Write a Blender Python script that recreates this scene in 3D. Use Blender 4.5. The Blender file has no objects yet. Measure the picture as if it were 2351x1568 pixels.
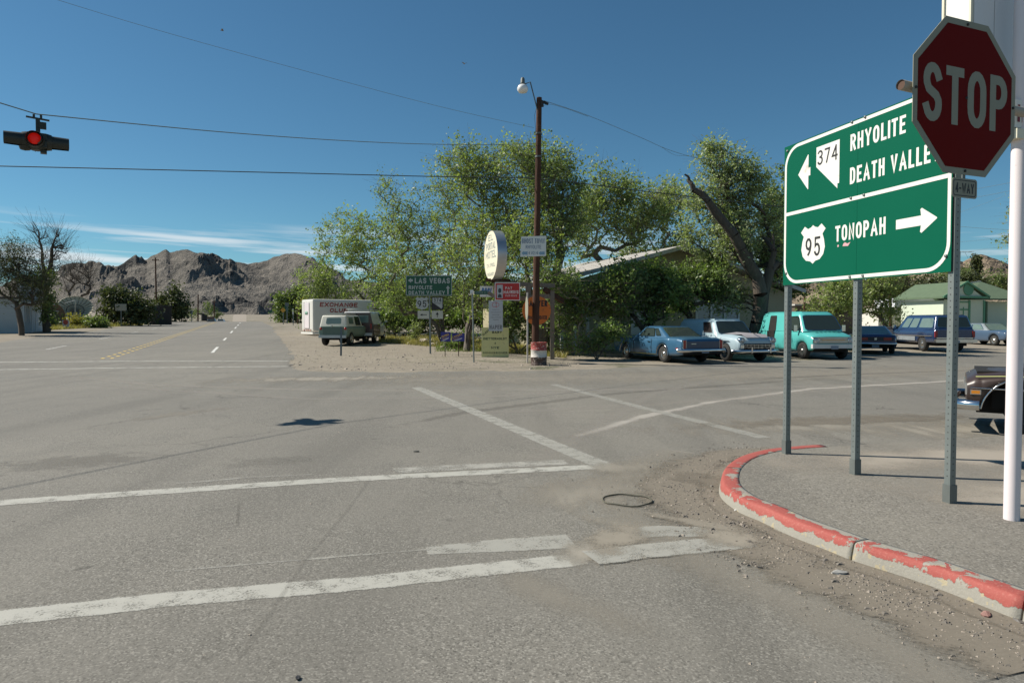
import bpy, bmesh, math, random
import numpy as np
from mathutils import Vector, Matrix, noise as mn
R = math.radians
rnd = random.Random(7)
C = bpy.context.scene.collection
sc = bpy.context.scene

# ------------------------------------------------------------------ camera, sky, sun, exposure
CAMZ = 1.6
PITCH = math.atan(46 / 1567)
cd = bpy.data.cameras.new('camera'); cam = bpy.data.objects.new('camera', cd); C.objects.link(cam)
cam.location = (0, 0, CAMZ); cam.rotation_euler = (math.pi / 2 - PITCH, 0, 0)
cd.lens = 24.0; cd.sensor_width = 36; cd.clip_start = 0.05; cd.clip_end = 20000
sc.camera = cam
SUN_EL = R(43)
SUN_AZ = math.atan2(-.98, .2)                     # towards the sun, measured from +Y to +X
S = Vector((math.sin(SUN_AZ) * math.cos(SUN_EL), math.cos(SUN_AZ) * math.cos(SUN_EL), math.sin(SUN_EL)))
sl = bpy.data.lights.new('sun', 'SUN'); sl.energy = 5.0; sl.angle = R(.53); sl.color = (1, .94, .84)
so = bpy.data.objects.new('sun', sl); C.objects.link(so); so.rotation_euler = S.to_track_quat('Z', 'Y').to_euler()
so.location = (-30, 5, 40)
w = bpy.data.worlds.new('World'); sc.world = w; w.use_nodes = True
nt = w.node_tree; N = nt.nodes; L = nt.links; N.clear()
sky = N.new('ShaderNodeTexSky'); sky.sky_type = 'NISHITA'; sky.sun_disc = False
sky.sun_elevation = SUN_EL; sky.sun_rotation = SUN_AZ
sky.altitude = 1000; sky.air_density = 1.0; sky.dust_density = .25; sky.ozone_density = 3.0
tc = N.new('ShaderNodeTexCoord'); sp = N.new('ShaderNodeSeparateXYZ'); L.new(tc.outputs['Generated'], sp.inputs[0])
def wm(op, a, b=None, clamp=False):
    n = N.new('ShaderNodeMath'); n.operation = op; n.use_clamp = clamp
    for i, v in enumerate((a, b)):
        if v is None: continue
        if isinstance(v, (int, float)): n.inputs[i].default_value = v
        else: L.new(v, n.inputs[i])
    return n.outputs[0]
az = wm('ARCTAN2', sp.outputs[0], sp.outputs[1])
cmb = N.new('ShaderNodeCombineXYZ'); L.new(wm('MULTIPLY', az, 2.0), cmb.inputs[0]); L.new(wm('ADD', wm('MULTIPLY', sp.outputs[2], 42), wm('MULTIPLY', az, 1.0)), cmb.inputs[1])
cn = N.new('ShaderNodeTexNoise'); cn.inputs['Scale'].default_value = 1.35; cn.inputs['Detail'].default_value = 6; cn.inputs['Roughness'].default_value = .55
L.new(cmb.outputs[0], cn.inputs['Vector'])
mr = N.new('ShaderNodeMapRange'); mr.inputs[1].default_value = .47; mr.inputs[2].default_value = .62; L.new(cn.outputs[0], mr.inputs[0])
band = N.new('ShaderNodeMapRange'); band.inputs[1].default_value = .135; band.inputs[2].default_value = .105; L.new(sp.outputs[2], band.inputs[0])
cl = wm('MULTIPLY', wm('MULTIPLY', mr.outputs[0], band.outputs[0]), .75, True)
mix = N.new('ShaderNodeMix'); mix.data_type = 'RGBA'; L.new(cl, mix.inputs[0])
tint = N.new('ShaderNodeMix'); tint.data_type = 'RGBA'; tint.blend_type = 'MULTIPLY'; tint.inputs[0].default_value = 1
L.new(sky.outputs[0], tint.inputs[6]); tint.inputs[7].default_value = (.62, .98, 1.02, 1)
L.new(tint.outputs[2], mix.inputs[6]); mix.inputs[7].default_value = (10.5, 11, 11.3, 1)
bg = N.new('ShaderNodeBackground'); bg.inputs[1].default_value = .064; L.new(mix.outputs[2], bg.inputs[0])
ow = N.new('ShaderNodeOutputWorld'); L.new(bg.outputs[0], ow.inputs[0])
sc.view_settings.view_transform = 'Standard'; sc.view_settings.look = 'None'
sc.view_settings.exposure = 0.32; sc.view_settings.gamma = 1; sc.view_settings.use_curve_mapping = False
sc.render.engine = 'CYCLES'
sc.cycles.max_bounces = 5; sc.cycles.diffuse_bounces = 3; sc.cycles.glossy_bounces = 3; sc.cycles.transparent_max_bounces = 12; sc.cycles.transmission_bounces = 3
sc.cycles.caustics_reflective = False; sc.cycles.caustics_refractive = False
sc.cycles.use_denoising = True

# ------------------------------------------------------------------ places: road grid, ground height, lines of sight
D1 = Vector((-.355, .935, 0)).normalized()        # along the main road, away
D2 = Vector((.935, .355, 0)).normalized()         # along the cross street, to the right
KN = [(-6000, 0), (18, 0), (26, .06), (34, .18), (45, .36), (60, .6), (80, .92), (100, 1.24), (115, 1.46), (125, 1.56), (135, 1.55), (150, 1.3), (180, .4), (220, -.8),
      (330, -2.5), (420, -1.5), (600, 4), (750, 7), (900, 10), (1300, 22), (6000, 60)]
KS = [k[0] for k in KN]; KZ = [k[1] for k in KN]
def gz(x, y): return float(np.interp(D1.x * x + D1.y * y, KS, KZ))
def ray(x, y):
    u = (x - 1175.5) / 1567; v = (784 - y) / 1567; c, s_ = math.cos(PITCH), math.sin(PITCH)
    return Vector((u, c + v * s_, -s_ + v * c))
def P(x, y, Y):
    d = ray(x, y); t = Y / d.y
    return Vector((d.x * t, Y, CAMZ + d.z * t))
def G(x, y, z=None):
    d = ray(x, y)
    if z is not None:
        t = (z - CAMZ) / d.z; return Vector((d.x * t, d.y * t, z))
    a = D1.x * d.x + D1.y * d.y
    f = lambda t: CAMZ + d.z * t - float(np.interp(a * t, KS, KZ))
    lo = 1.0; hi = 1.0
    while f(hi) > 0 and hi < 3000: lo = hi; hi *= 1.06
    for _ in range(18):
        mid = (lo + hi) / 2
        if f(mid) > 0: lo = mid
        else: hi = mid
    p = d * hi
    return Vector((p.x, p.y, gz(p.x, p.y)))
def GY(x, Y):
    X = (x - 1175.5) / 1567 * Y * 1.0
    return Vector((X, Y, gz(X, Y)))

# ------------------------------------------------------------------ materials
def newmat(name):
    m = bpy.data.materials.new(name); m.use_nodes = True
    return m, m.node_tree.nodes, m.node_tree.links, m.node_tree.nodes['Principled BSDF']
def mth(N, L, op, a, b=None, clamp=False):
    n = N.new('ShaderNodeMath'); n.operation = op; n.use_clamp = clamp
    for i, v in enumerate((a, b)):
        if v is None: continue
        if isinstance(v, (int, float)): n.inputs[i].default_value = v
        else: L.new(v, n.inputs[i])
    return n.outputs[0]
def rampn(N, L, fac, stops):
    r = N.new('ShaderNodeValToRGB'); e = r.color_ramp.elements
    while len(e) < len(stops): e.new(.5)
    for i, (p, c) in enumerate(stops):
        e[i].position = p; e[i].color = (c[0], c[1], c[2], 1)
    L.new(fac, r.inputs[0]); return r.outputs[0]
def noisen(N, L, vec, scale, detail=4, rough=.55, dist=0):
    n = N.new('ShaderNodeTexNoise'); n.inputs['Scale'].default_value = scale; n.inputs['Detail'].default_value = detail
    n.inputs['Roughness'].default_value = rough; n.inputs['Distortion'].default_value = dist
    L.new(vec, n.inputs['Vector']); return n.outputs[0]
def mixc(N, L, fac, a, b, mode='MIX'):
    n = N.new('ShaderNodeMix'); n.data_type = 'RGBA'; n.blend_type = mode
    for i, v in ((0, fac), (6, a), (7, b)):
        if isinstance(v, (int, float)): n.inputs[i].default_value = v
        elif isinstance(v, tuple): n.inputs[i].default_value = (v[0], v[1], v[2], 1)
        else: L.new(v, n.inputs[i])
    return n.outputs[2]
def sstep(N, L, v, a, b):
    n = N.new('ShaderNodeMapRange'); n.interpolation_type = 'SMOOTHSTEP'
    n.inputs[1].default_value = a; n.inputs[2].default_value = b; L.new(v, n.inputs[0]); return n.outputs[0]
def bump(N, L, bs, h, strength, dist):
    b = N.new('ShaderNodeBump'); b.inputs['Strength'].default_value = strength; b.inputs['Distance'].default_value = dist
    L.new(h, b.inputs['Height']); L.new(b.outputs[0], bs.inputs['Normal'])
def tco(N): return N.new('ShaderNodeTexCoord').outputs['Object']
def pos(N): return N.new('ShaderNodeNewGeometry').outputs['Position']
def sub(c, f): return tuple(max(0, v * f) for v in c)
MC = {}
def pm(name, col, rough=.6, metal=0, var=.18, scale=3.0, bmp=0, dirt=None, coat=0, dscale=6, dthr=.56):
    """painted, wooden or metal surface: colour with cloudy wear and, if asked, patches of dirt or rust"""
    if name in MC: return MC[name]
    m, N, L, b = newmat(name); v = tco(N)
    n1 = noisen(N, L, v, scale, 5, .6)
    c = mixc(N, L, n1, sub(col, 1 - var), sub(col, 1 + var))
    if dirt:
        n2 = noisen(N, L, v, dscale, 6, .65)
        c = mixc(N, L, sstep(N, L, n2, dthr, dthr + .1), c, dirt)
    L.new(c, b.inputs['Base Color'])
    b.inputs['Metallic'].default_value = metal; b.inputs['Coat Weight'].default_value = coat; b.inputs['Coat Roughness'].default_value = .08
    L.new(mth(N, L, 'ADD', mth(N, L, 'MULTIPLY', n1, .2), rough - .1, True), b.inputs['Roughness'])
    if bmp: bump(N, L, b, noisen(N, L, v, scale * 14, 4, .6), bmp, .01)
    MC[name] = m; return m
def bark(name, a, b_, sc_=1.0):
    m, N, L, b = newmat(name); v = tco(N)
    mp = N.new('ShaderNodeMapping'); mp.inputs['Scale'].default_value = (14 * sc_, 14 * sc_, 2.2 * sc_); L.new(v, mp.inputs[0])
    n1 = noisen(N, L, mp.outputs[0], 1, 6, .65, .4)
    L.new(mixc(N, L, n1, a, b_), b.inputs['Base Color']); b.inputs['Roughness'].default_value = .9
    bump(N, L, b, n1, .8, .04); return m
def leafmat(name, dark, light, warm, tr=.4):
    m, N, L, b = newmat(name)
    a = N.new('ShaderNodeAttribute'); a.attribute_name = 'rnd'
    c = rampn(N, L, a.outputs['Fac'], [(0, dark), (.55, light), (.93, light), (1, warm)])
    L.new(c, b.inputs['Base Color']); b.inputs['Roughness'].default_value = .45; b.inputs['Specular IOR Level'].default_value = .35
    t = N.new('ShaderNodeBsdfTranslucent'); L.new(mixc(N, L, 1.0, c, (1.1, 1.25, .5), 'MULTIPLY'), t.inputs[0])
    ms = N.new('ShaderNodeMixShader'); ms.inputs[0].default_value = tr; L.new(b.outputs[0], ms.inputs[1]); L.new(t.outputs[0], ms.inputs[2])
    L.new(ms.outputs[0], N['Material Output'].inputs[0]); return m
def mask_mat(name, col, col2, lo, hi, nscale=9, rough=.85, grain=120, aniso=None, gamt=.5):
    """thin layer (old paint, dust, dirt) lying on the ground: breaks up by noise against the vertex mask"""
    m, N, L, b = newmat(name); v = pos(N)
    a = N.new('ShaderNodeAttribute'); a.attribute_name = 'm'
    if aniso:
        mp = N.new('ShaderNodeMapping'); mp.inputs['Scale'].default_value = aniso; mp.inputs['Rotation'].default_value = (0, 0, -math.atan2(D2.y, D2.x)); L.new(v, mp.inputs[0]); vv = mp.outputs[0]
    else: vv = v
    n1 = noisen(N, L, vv, nscale, 6, .6); n2 = noisen(N, L, v, grain, 3, .6)
    s_ = mth(N, L, 'ADD', mth(N, L, 'ADD', a.outputs['Fac'], mth(N, L, 'MULTIPLY', mth(N, L, 'SUBTRACT', n1, .5), 1.3)), mth(N, L, 'MULTIPLY', mth(N, L, 'SUBTRACT', n2, .5), gamt))
    al = sstep(N, L, s_, lo, hi)
    L.new(mixc(N, L, n2, col, col2), b.inputs['Base Color']); b.inputs['Roughness'].default_value = rough
    amt = N.new('ShaderNodeAttribute'); amt.attribute_name = 'o'
    L.new(mth(N, L, 'MULTIPLY', al, amt.outputs['Fac'], True), b.inputs['Alpha'])
    return m

def asphalt(name, base, speck, dark, dusty, sc1=1.0):
    m, N, L, b = newmat(name); v = pos(N)
    big = noisen(N, L, v, .12, 5, .6); mid = noisen(N, L, v, 1.1, 5, .6)
    mp = N.new('ShaderNodeMapping'); mp.inputs['Scale'].default_value = (1.6, .12, 1); mp.inputs['Rotation'].default_value = (0, 0, -math.atan2(D2.y, D2.x)); L.new(v, mp.inputs[0])
    lane = noisen(N, L, mp.outputs[0], .8, 4, .5)
    c = mixc(N, L, sstep(N, L, big, .35, .68), base, dusty)
    c = mixc(N, L, mth(N, L, 'MULTIPLY', sstep(N, L, lane, .45, .72), .5), c, sub(base, .70))
    c = mixc(N, L, mth(N, L, 'MULTIPLY', sstep(N, L, mid, .48, .72), .4), c, sub(base, .76))
    vo = N.new('ShaderNodeTexVoronoi'); vo.inputs['Scale'].default_value = 105 * sc1; L.new(v, vo.inputs['Vector'])
    wv = sstep(N, L, noisen(N, L, v, .55, 4, .6), .3, .7)
    cs = N.new('ShaderNodeSeparateColor'); L.new(vo.outputs['Color'], cs.inputs[0])
    c = mixc(N, L, mth(N, L, 'MULTIPLY', sstep(N, L, cs.outputs[0], .62, .95), mth(N, L, 'ADD', mth(N, L, 'MULTIPLY', wv, .4), .22)), c, speck)
    c = mixc(N, L, mth(N, L, 'MULTIPLY', sstep(N, L, cs.outputs[1], .66, .95), mth(N, L, 'ADD', mth(N, L, 'MULTIPLY', wv, .4), .3)), c, dark)
    n4 = noisen(N, L, v, 38, 3, .7)
    wp_ = N.new('ShaderNodeVectorMath'); wp_.operation = 'ADD'; nz = N.new('ShaderNodeTexNoise'); nz.inputs['Scale'].default_value = 1.4; nz.inputs['Detail'].default_value = 6; L.new(v, nz.inputs['Vector'])
    L.new(v, wp_.inputs[0]); L.new(nz.outputs['Color'], wp_.inputs[1])
    v2 = N.new('ShaderNodeTexVoronoi'); v2.feature = 'DISTANCE_TO_EDGE'; v2.inputs['Scale'].default_value = .42; L.new(wp_.outputs[0], v2.inputs['Vector'])
    ck = mth(N, L, 'MULTIPLY', sstep(N, L, v2.outputs['Distance'], .010, .002), sstep(N, L, noisen(N, L, v, .25, 3, .5), .50, .62))
    c = mixc(N, L, mth(N, L, 'MULTIPLY', ck, .55), c, sub(dark, .8))
    dr_ = noisen(N, L, v, 4.5, 2, .5); c = mixc(N, L, mth(N, L, 'MULTIPLY', sstep(N, L, dr_, .70, .76), .5), c, dark)
    c = mixc(N, L, mth(N, L, 'MULTIPLY', sstep(N, L, n4, .52, .75), .35), c, dark)
    L.new(c, b.inputs['Base Color']); b.inputs['Roughness'].default_value = .85; b.inputs['Specular IOR Level'].default_value = .3
    h = mth(N, L, 'ADD', cs.outputs[0], n4); bump(N, L, b, h, .55, .006); return m

def dirtmat(name, a, b_, stone, green=None):
    m, N, L, b = newmat(name); v = pos(N)
    n0 = noisen(N, L, v, .16, 5, .6); n1 = noisen(N, L, v, 2.2, 6, .65); n2 = noisen(N, L, v, 22, 4, .7)
    c = mixc(N, L, sstep(N, L, n1, .3, .7), a, b_)
    c = mixc(N, L, mth(N, L, 'MULTIPLY', sstep(N, L, n0, .4, .65), .4), c, sub(a, .8))
    c = mixc(N, L, mth(N, L, 'MULTIPLY', sstep(N, L, n2, .55, .72), .6), c, stone)
    c = mixc(N, L, mth(N, L, 'MULTIPLY', sstep(N, L, n2, .48, .3), .55), c, sub(a, .5))
    if green:
        n3 = noisen(N, L, v, .035, 6, .7); n5 = noisen(N, L, v, .6, 4, .7)
        c = mixc(N, L, mth(N, L, 'MULTIPLY', sstep(N, L, n5, .5, .62), sstep(N, L, n3, .45, .6)), c, green)
    L.new(c, b.inputs['Base Color']); b.inputs['Roughness'].default_value = .95; b.inputs['Specular IOR Level'].default_value = .1
    bump(N, L, b, mth(N, L, 'ADD', mth(N, L, 'MULTIPLY', n1, .4), n2), .6, .015); return m

# ------------------------------------------------------------------ mesh helpers
class MB:
    def __init__(s): s.v = []; s.f = []; s.sm = []
    def add(s, vs, fs, M=None, smooth=False):
        o = len(s.v)
        s.v += [tuple(M @ Vector(p)) if M is not None else tuple(p) for p in vs]
        s.f += [tuple(i + o for i in f) for f in fs]; s.sm += [smooth] * len(fs); return s
    def box(s, c, d, rz=0, M=None, taper=1.0):
        x, y, z = (k / 2 for k in d)
        vs = [(-x, -y, -z), (x, -y, -z), (x, y, -z), (-x, y, -z), (-x * taper, -y * taper, z), (x * taper, -y * taper, z), (x * taper, y * taper, z), (-x * taper, y * taper, z)]
        T = Matrix.Translation(c) @ (Matrix.Rotation(rz, 4, 'Z') if not isinstance(rz, Matrix) else rz)
        if M is not None: T = M @ T
        return s.add(vs, [(0, 3, 2, 1), (4, 5, 6, 7), (0, 1, 5, 4), (1, 2, 6, 5), (2, 3, 7, 6), (3, 0, 4, 7)], T)
    def bar(s, a, b, w_, h, up=(0, 0, 1)):
        a = Vector(a); b = Vector(b); x = (b - a); ln = x.length; x.normalize(); y = Vector(up).cross(x)
        if y.length < 1e-4: y = Vector((0, 1, 0))
        y.normalize(); z = x.cross(y)
        M = Matrix((x, y, z)).transposed().to_4x4(); M.translation = (a + b) / 2
        return s.box((0, 0, 0), (ln, w_, h), 0, M)
    def tube(s, pts, r, n=8, caps=True, smooth=True):
        pts = [Vector(p) for p in pts]; rr = r if isinstance(r, (list, tuple)) else [r] * len(pts)
        vs = []; fs = []; pu = None
        for i, p in enumerate(pts):
            t = (pts[min(i + 1, len(pts) - 1)] - pts[max(i - 1, 0)])
            t.normalize()
            if pu is None: pu = Vector((0, 0, 1)) if abs(t.z) < .9 else Vector((1, 0, 0))
            a = pu - t * pu.dot(t); a.normalize(); pu = a; b = t.cross(a)
            for k in range(n):
                q = 2 * math.pi * k / n; vs.append(p + (a * math.cos(q) + b * math.sin(q)) * rr[i])
        for i in range(len(pts) - 1):
            for k in range(n):
                k2 = (k + 1) % n; fs.append((i * n + k, i * n + k2, (i + 1) * n + k2, (i + 1) * n + k))
        s.add(vs, fs, None, smooth)
        if caps:
            s.add([vs[k] for k in range(n)], [tuple(range(n - 1, -1, -1))]); s.add([vs[-n + k] for k in range(n)], [tuple(range(n))])
        return s
    def lathe(s, prof, n=16, M=None, smooth=True, axis='z'):
        vs = []; fs = []
        for r, z in prof:
            for k in range(n):
                q = 2 * math.pi * k / n; c_, s__ = math.cos(q) * r, math.sin(q) * r
                vs.append((c_, s__, z) if axis == 'z' else ((z, c_, s__) if axis == 'x' else (s__, z, c_)))
        for i in range(len(prof) - 1):
            for k in range(n):
                k2 = (k + 1) % n; fs.append((i * n + k, i * n + k2, (i + 1) * n + k2, (i + 1) * n + k))
        return s.add(vs, fs, M, smooth)
    def plate(s, poly, y0, y1, M=None):
        """prism of an (x, z) outline between y0 (front) and y1"""
        n = len(poly)
        vs = [(p[0], y0, p[1]) for p in poly] + [(p[0], y1, p[1]) for p in poly]
        fs = [tuple(range(n)), tuple(range(2 * n - 1, n - 1, -1))] + [(i, n + i, n + (i + 1) % n, (i + 1) % n) for i in range(n)]
        return s.add(vs, fs, M)
    def ring(s, outer, inner, y0, y1=None):
        n = len(outer); vs = [(p[0], y0, p[1]) for p in outer] + [(p[0], y0, p[1]) for p in inner]
        return s.add(vs, [(i, (i + 1) % n, n + (i + 1) % n, n + i) for i in range(n)])
    def build(s, name, mat, parent=None, world=False, label=None, kind=None, bevel=0):
        me = bpy.data.meshes.new(name); vs = s.v
        if world and parent is not None:
            Mi = parent.matrix_basis.inverted(); vs = [tuple(Mi @ Vector(p)) for p in vs]
        me.from_pydata(vs, [], s.f); me.materials.append(mat)
        me.polygons.foreach_set('use_smooth', s.sm)
        if bevel:
            bm = bmesh.new(); bm.from_mesh(me); bmesh.ops.remove_doubles(bm, verts=bm.verts, dist=1e-5)
            bmesh.ops.bevel(bm, geom=bm.edges[:], offset=bevel, segments=2, profile=.7, affect='EDGES'); bm.to_mesh(me); bm.free()
        me.update()
        o = bpy.data.objects.new(name, me); C.objects.link(o)
        if parent is not None: o.parent = parent
        if label: o['label'] = label
        if kind: o['kind'] = kind
        return o
def thing(name, label, cat, loc=(0, 0, 0), rz=0, group=None):
    o = bpy.data.objects.new(name, None); C.objects.link(o); o.empty_display_size = .2
    o.location = loc; o.rotation_euler = (0, 0, rz); o.matrix_basis = Matrix.Translation(loc) @ Matrix.Rotation(rz, 4, 'Z')
    o['label'] = label; o['category'] = cat
    if group: o['group'] = group
    return o
def tag(o, label, cat, group=None):
    o['label'] = label; o['category'] = cat
    if group: o['group'] = group
    return o
def copy_tree(o, parent=None):
    c = o.copy(); C.objects.link(c)
    if parent is not None: c.parent = parent
    for ch in [k for k in bpy.data.objects if k.parent == o]: copy_tree(ch, c)
    return c
def ang(v): return math.atan2(v[1], v[0])

# ------------------------------------------------------------------ stroke lettering (drawn as ribbons)
def arc(cx, cy, rx, ry, a0, a1, n=9):
    return [(cx + rx * math.cos(R(a0 + (a1 - a0) * i / n)), cy + ry * math.sin(R(a0 + (a1 - a0) * i / n))) for i in range(n + 1)]
FONT = {
 'A': (.74, [[(0, 0), (.5, 1), (1, 0)], [(.17, .3), (.83, .3)]]),
 'B': (.62, [[(0, 0), (0, 1)], [(0, 1), (.55, 1)] + arc(.55, .77, .4, .23, 90, -90) + [(0, .54)], [(0, .54), (.55, .54)] + arc(.55, .27, .45, .27, 90, -90) + [(0, 0)]]),
 'C': (.62, [[(1, .72)] + arc(.5, .7, .5, .3, 10, 180) + arc(.5, .3, .5, .3, 180, 350) + [(1, .28)]]),
 'D': (.62, [[(0, 0), (0, 1), (.4, 1)] + arc(.4, .68, .6, .32, 90, 0) + arc(.4, .32, .6, .32, 0, -90) + [(0, 0)]]),
 'E': (.56, [[(1, 1), (0, 1), (0, 0), (1, 0)], [(0, .52), (.8, .52)]]),
 'F': (.56, [[(1, 1), (0, 1), (0, 0)], [(0, .52), (.8, .52)]]),
 'G': (.64, [[(1, .74)] + arc(.5, .7, .5, .3, 10, 180) + arc(.5, .3, .5, .3, 180, 360) + [(1, .48), (.55, .48)]]),
 'H': (.62, [[(0, 0), (0, 1)], [(1, 0), (1, 1)], [(0, .52), (1, .52)]]),
 'I': (.0, [[(.5, 0), (.5, 1)]]),
 'J': (.5, [[(1, 1), (1, .3)] + arc(.5, .3, .5, .3, 0, -180)]),
 'K': (.62, [[(0, 0), (0, 1)], [(1, 1), (0, .4)], [(.35, .6), (1, 0)]]),
 'L': (.52, [[(0, 1), (0, 0), (1, 0)]]),
 'M': (.76, [[(0, 0), (0, 1), (.5, .3), (1, 1), (1, 0)]]),
 'N': (.62, [[(0, 0), (0, 1), (1, 0), (1, 1)]]),
 'O': (.64, [arc(.5, .68, .5, .32, 0, 180) + arc(.5, .32, .5, .32, 180, 360) + [(1, .68)]]),
 'P': (.6, [[(0, 0), (0, 1)], [(0, 1), (.5, 1)] + arc(.5, .74, .5, .26, 90, -90) + [(0, .48)]]),
 'R': (.62, [[(0, 0), (0, 1)], [(0, 1), (.5, 1)] + arc(.5, .75, .48, .25, 90, -90) + [(0, .5)], [(.5, .5), (1, 0)]]),
 'S': (.6, [arc(.5, .76, .48, .24, 20, 200) + [(.2, .56), (.8, .44)] + arc(.5, .26, .5, .26, 20, -160)]),
 'T': (.58, [[(0, 1), (1, 1)], [(.5, 1), (.5, 0)]]),
 'U': (.62, [[(0, 1), (0, .3)] + arc(.5, .3, .5, .3, 180, 360) + [(1, 1)]]),
 'V': (.68, [[(0, 1), (.5, 0), (1, 1)]]),
 'W': (.95, [[(0, 1), (.25, 0), (.5, .85), (.75, 0), (1, 1)]]),
 'X': (.66, [[(0, 0), (1, 1)], [(0, 1), (1, 0)]]),
 'Y': (.68, [[(0, 1), (.5, .45), (1, 1)], [(.5, .45), (.5, 0)]]),
 '0': (.58, [arc(.5, .68, .5, .32, 0, 180) + arc(.5, .32, .5, .32, 180, 360) + [(1, .68)]]),
 '1': (.2, [[(0, .8), (.9, 1), (.9, 0)]]),
 '2': (.56, [arc(.5, .72, .5, .28, 160, -30) + [(0, 0), (1, 0)]]),
 '3': (.56, [arc(.45, .77, .48, .23, 150, -90), arc(.45, .27, .52, .27, 90, -150)]),
 '4': (.6, [[(.78, 0), (.78, 1)], [(.78, 1), (0, .28), (1, .28)]]),
 '5': (.56, [[(.95, 1), (.1, 1), (.05, .52)] + arc(.45, .32, .5, .32, 120, -150)]),
 '7': (.56, [[(0, 1), (1, 1), (.35, 0)]]),
 '9': (.56, [arc(.5, .7, .5, .3, -10, 350), arc(.0, .7, 1., .7, 0, -62)]),
 '-': (.4, [[(0, .45), (1, .45)]]),
 '/': (.4, [[(0, 0), (1, 1)]]),
 "'": (.0, [[(.5, .8), (.5, 1)]]), '.': (.0, [[(.5, 0), (.5, .04)]]), '&': (.6, [arc(.45, .78, .25, .2, -40, 220), [(.25, .65), (1, 0)], arc(.4, .25, .4, .25, 100, 350)]),
}
def ribbon(mb, pts, t, y):
    q = [Vector(p) for p in pts]; q = [p for i, p in enumerate(q) if i == 0 or (p - q[i - 1]).length > 1e-5]
    closed = (q[0] - q[-1]).length < 1e-3
    if closed: q = q[:-1]
    else:
        q[0] = q[0] - (q[1] - q[0]).normalized() * t / 2; q[-1] = q[-1] + (q[-1] - q[-2]).normalized() * t / 2
    n = len(q); vs = []
    for i in range(n):
        a = q[i - 1] if (i > 0 or closed) else None; b = q[(i + 1) % n] if (i < n - 1 or closed) else None
        d1 = (q[i] - a).normalized() if a is not None else None; d2 = (b - q[i]).normalized() if b is not None else None
        if d1 is None: d1 = d2
        if d2 is None: d2 = d1
        n1 = Vector((-d1.y, d1.x)); n2 = Vector((-d2.y, d2.x)); m_ = (n1 + n2)
        if m_.length < .2: m_ = n1.copy()
        m_.normalize(); k = min(1 / max(m_.dot(n1), .3), 1.9) * t / 2
        vs += [(q[i].x + m_.x * k, y, q[i].y + m_.y * k), (q[i].x - m_.x * k, y, q[i].y - m_.y * k)]
    fs = [(2 * i, 2 * i + 1, 2 * ((i + 1) % n) + 1, 2 * ((i + 1) % n)) for i in range(n if closed else n - 1)]
    mb.add(vs, fs)
def text(mb, s_, x, z, h, y, width=None, t=.15, gap=.17, center=False, shear=0, arcr=None, wob=0):
    ws = [0.35 if c == ' ' else FONT[c][0] + t for c in s_]
    tot = sum(ws) + gap * (len(s_) - 1); k = (width / (tot * h)) if width else 1.0
    T = t * h; X = x - (tot * h * k / 2 if center else 0)
    for c, w_ in zip(s_, ws):
        if c != ' ':
            w0 = w_ * h * k; dz = wob * (rnd.random() - .5) * h
            for j, st in enumerate(FONT[c][1]):
                iw = max(w0 - T, 0) if FONT[c][0] > 0 else 0; ox = X + (w0 - iw) / 2
                pts = [(ox + p[0] * iw, z + T / 2 + p[1] * (h - T) + dz) for p in st]
                pts = [(p[0] + shear * (p[1] - z), p[1]) for p in pts]
                ribbon(mb, pts, T, y - .0004 * j)
        X += (w_ + gap) * h * k
    return mb
def rrect(x0, x1, z0, z1, r, n=6):
    out = []
    for cx, cz, a in ((x1 - r, z1 - r, 0), (x0 + r, z1 - r, 90), (x0 + r, z0 + r, 180), (x1 - r, z0 + r, 270)):
        out += [(cx + r * math.cos(R(a + 90 * i / n)), cz + r * math.sin(R(a + 90 * i / n))) for i in range(n + 1)]
    return out[::-1]
def circ(cx, cz, r, n=32, rz_=None, a0=0):
    return [(cx + r * math.cos(a0 + 2 * math.pi * i / n), cz + (rz_ or r) * math.sin(a0 + 2 * math.pi * i / n)) for i in range(n)][::-1]
SHIELD = [(0, -.5), (.1, -.43), (.28, -.40), (.42, -.28), (.48, -.1), (.44, .1), (.38, .24), (.5, .36), (.34, .5), (.2, .42), (.08, .45), (0, .5), (-.08, .45), (-.2, .42), (-.34, .5), (-.5, .36), (-.38, .24), (-.44, .1), (-.48, -.1), (-.42, -.28), (-.28, -.40), (-.1, -.43)]
NEV = [(0, 1), (1, 1), (1, .1), (.93, .1), (.93, 0), (0, .58)]
NEV = NEV[::-1]; 
# ------------------------------------------------------------------ the ground and the roads
M_asph = asphalt('old asphalt', (.188, .177, .152), (.40, .38, .33), (.068, .064, .054), (.235, .219, .184))
M_walk = asphalt('sidewalk asphalt', (.20, .184, .156), (.38, .355, .31), (.085, .078, .066), (.25, .23, .19), .8)
M_dirt = dirtmat('desert dirt', (.26, .228, .18), (.315, .278, .222), (.42, .38, .31), (.07, .085, .04))
M_far = pm('far road concrete', (.30, .255, .20), .9, var=.1, scale=.1)
def sheet(name, poly, zo, mat, follow=True):
    bm = bmesh.new(); vs = [bm.verts.new((p[0], p[1], 0)) for p in poly]
    f = bm.faces.new(vs); bmesh.ops.triangulate(bm, faces=[f])
    for s_ in KS[1:-1]:
        bmesh.ops.bisect_plane(bm, geom=bm.verts[:] + bm.edges[:] + bm.faces[:], plane_co=D1 * s_, plane_no=D1, dist=1e-4)
    for v in bm.verts: v.co.z = gz(v.co.x, v.co.y) + zo
    bmesh.ops.recalc_face_normals(bm, faces=bm.faces)
    if sum(f.normal.z for f in bm.faces) < 0: bmesh.ops.reverse_faces(bm, faces=bm.faces)
    me = bpy.data.meshes.new(name); bm.to_mesh(me); bm.free(); me.materials.append(mat)
    o = bpy.data.objects.new(name, me); C.objects.link(o); o['kind'] = 'structure'; return o
def ST(s_, t): p = D1 * s_ + D2 * t; return (p.x, p.y)
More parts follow.
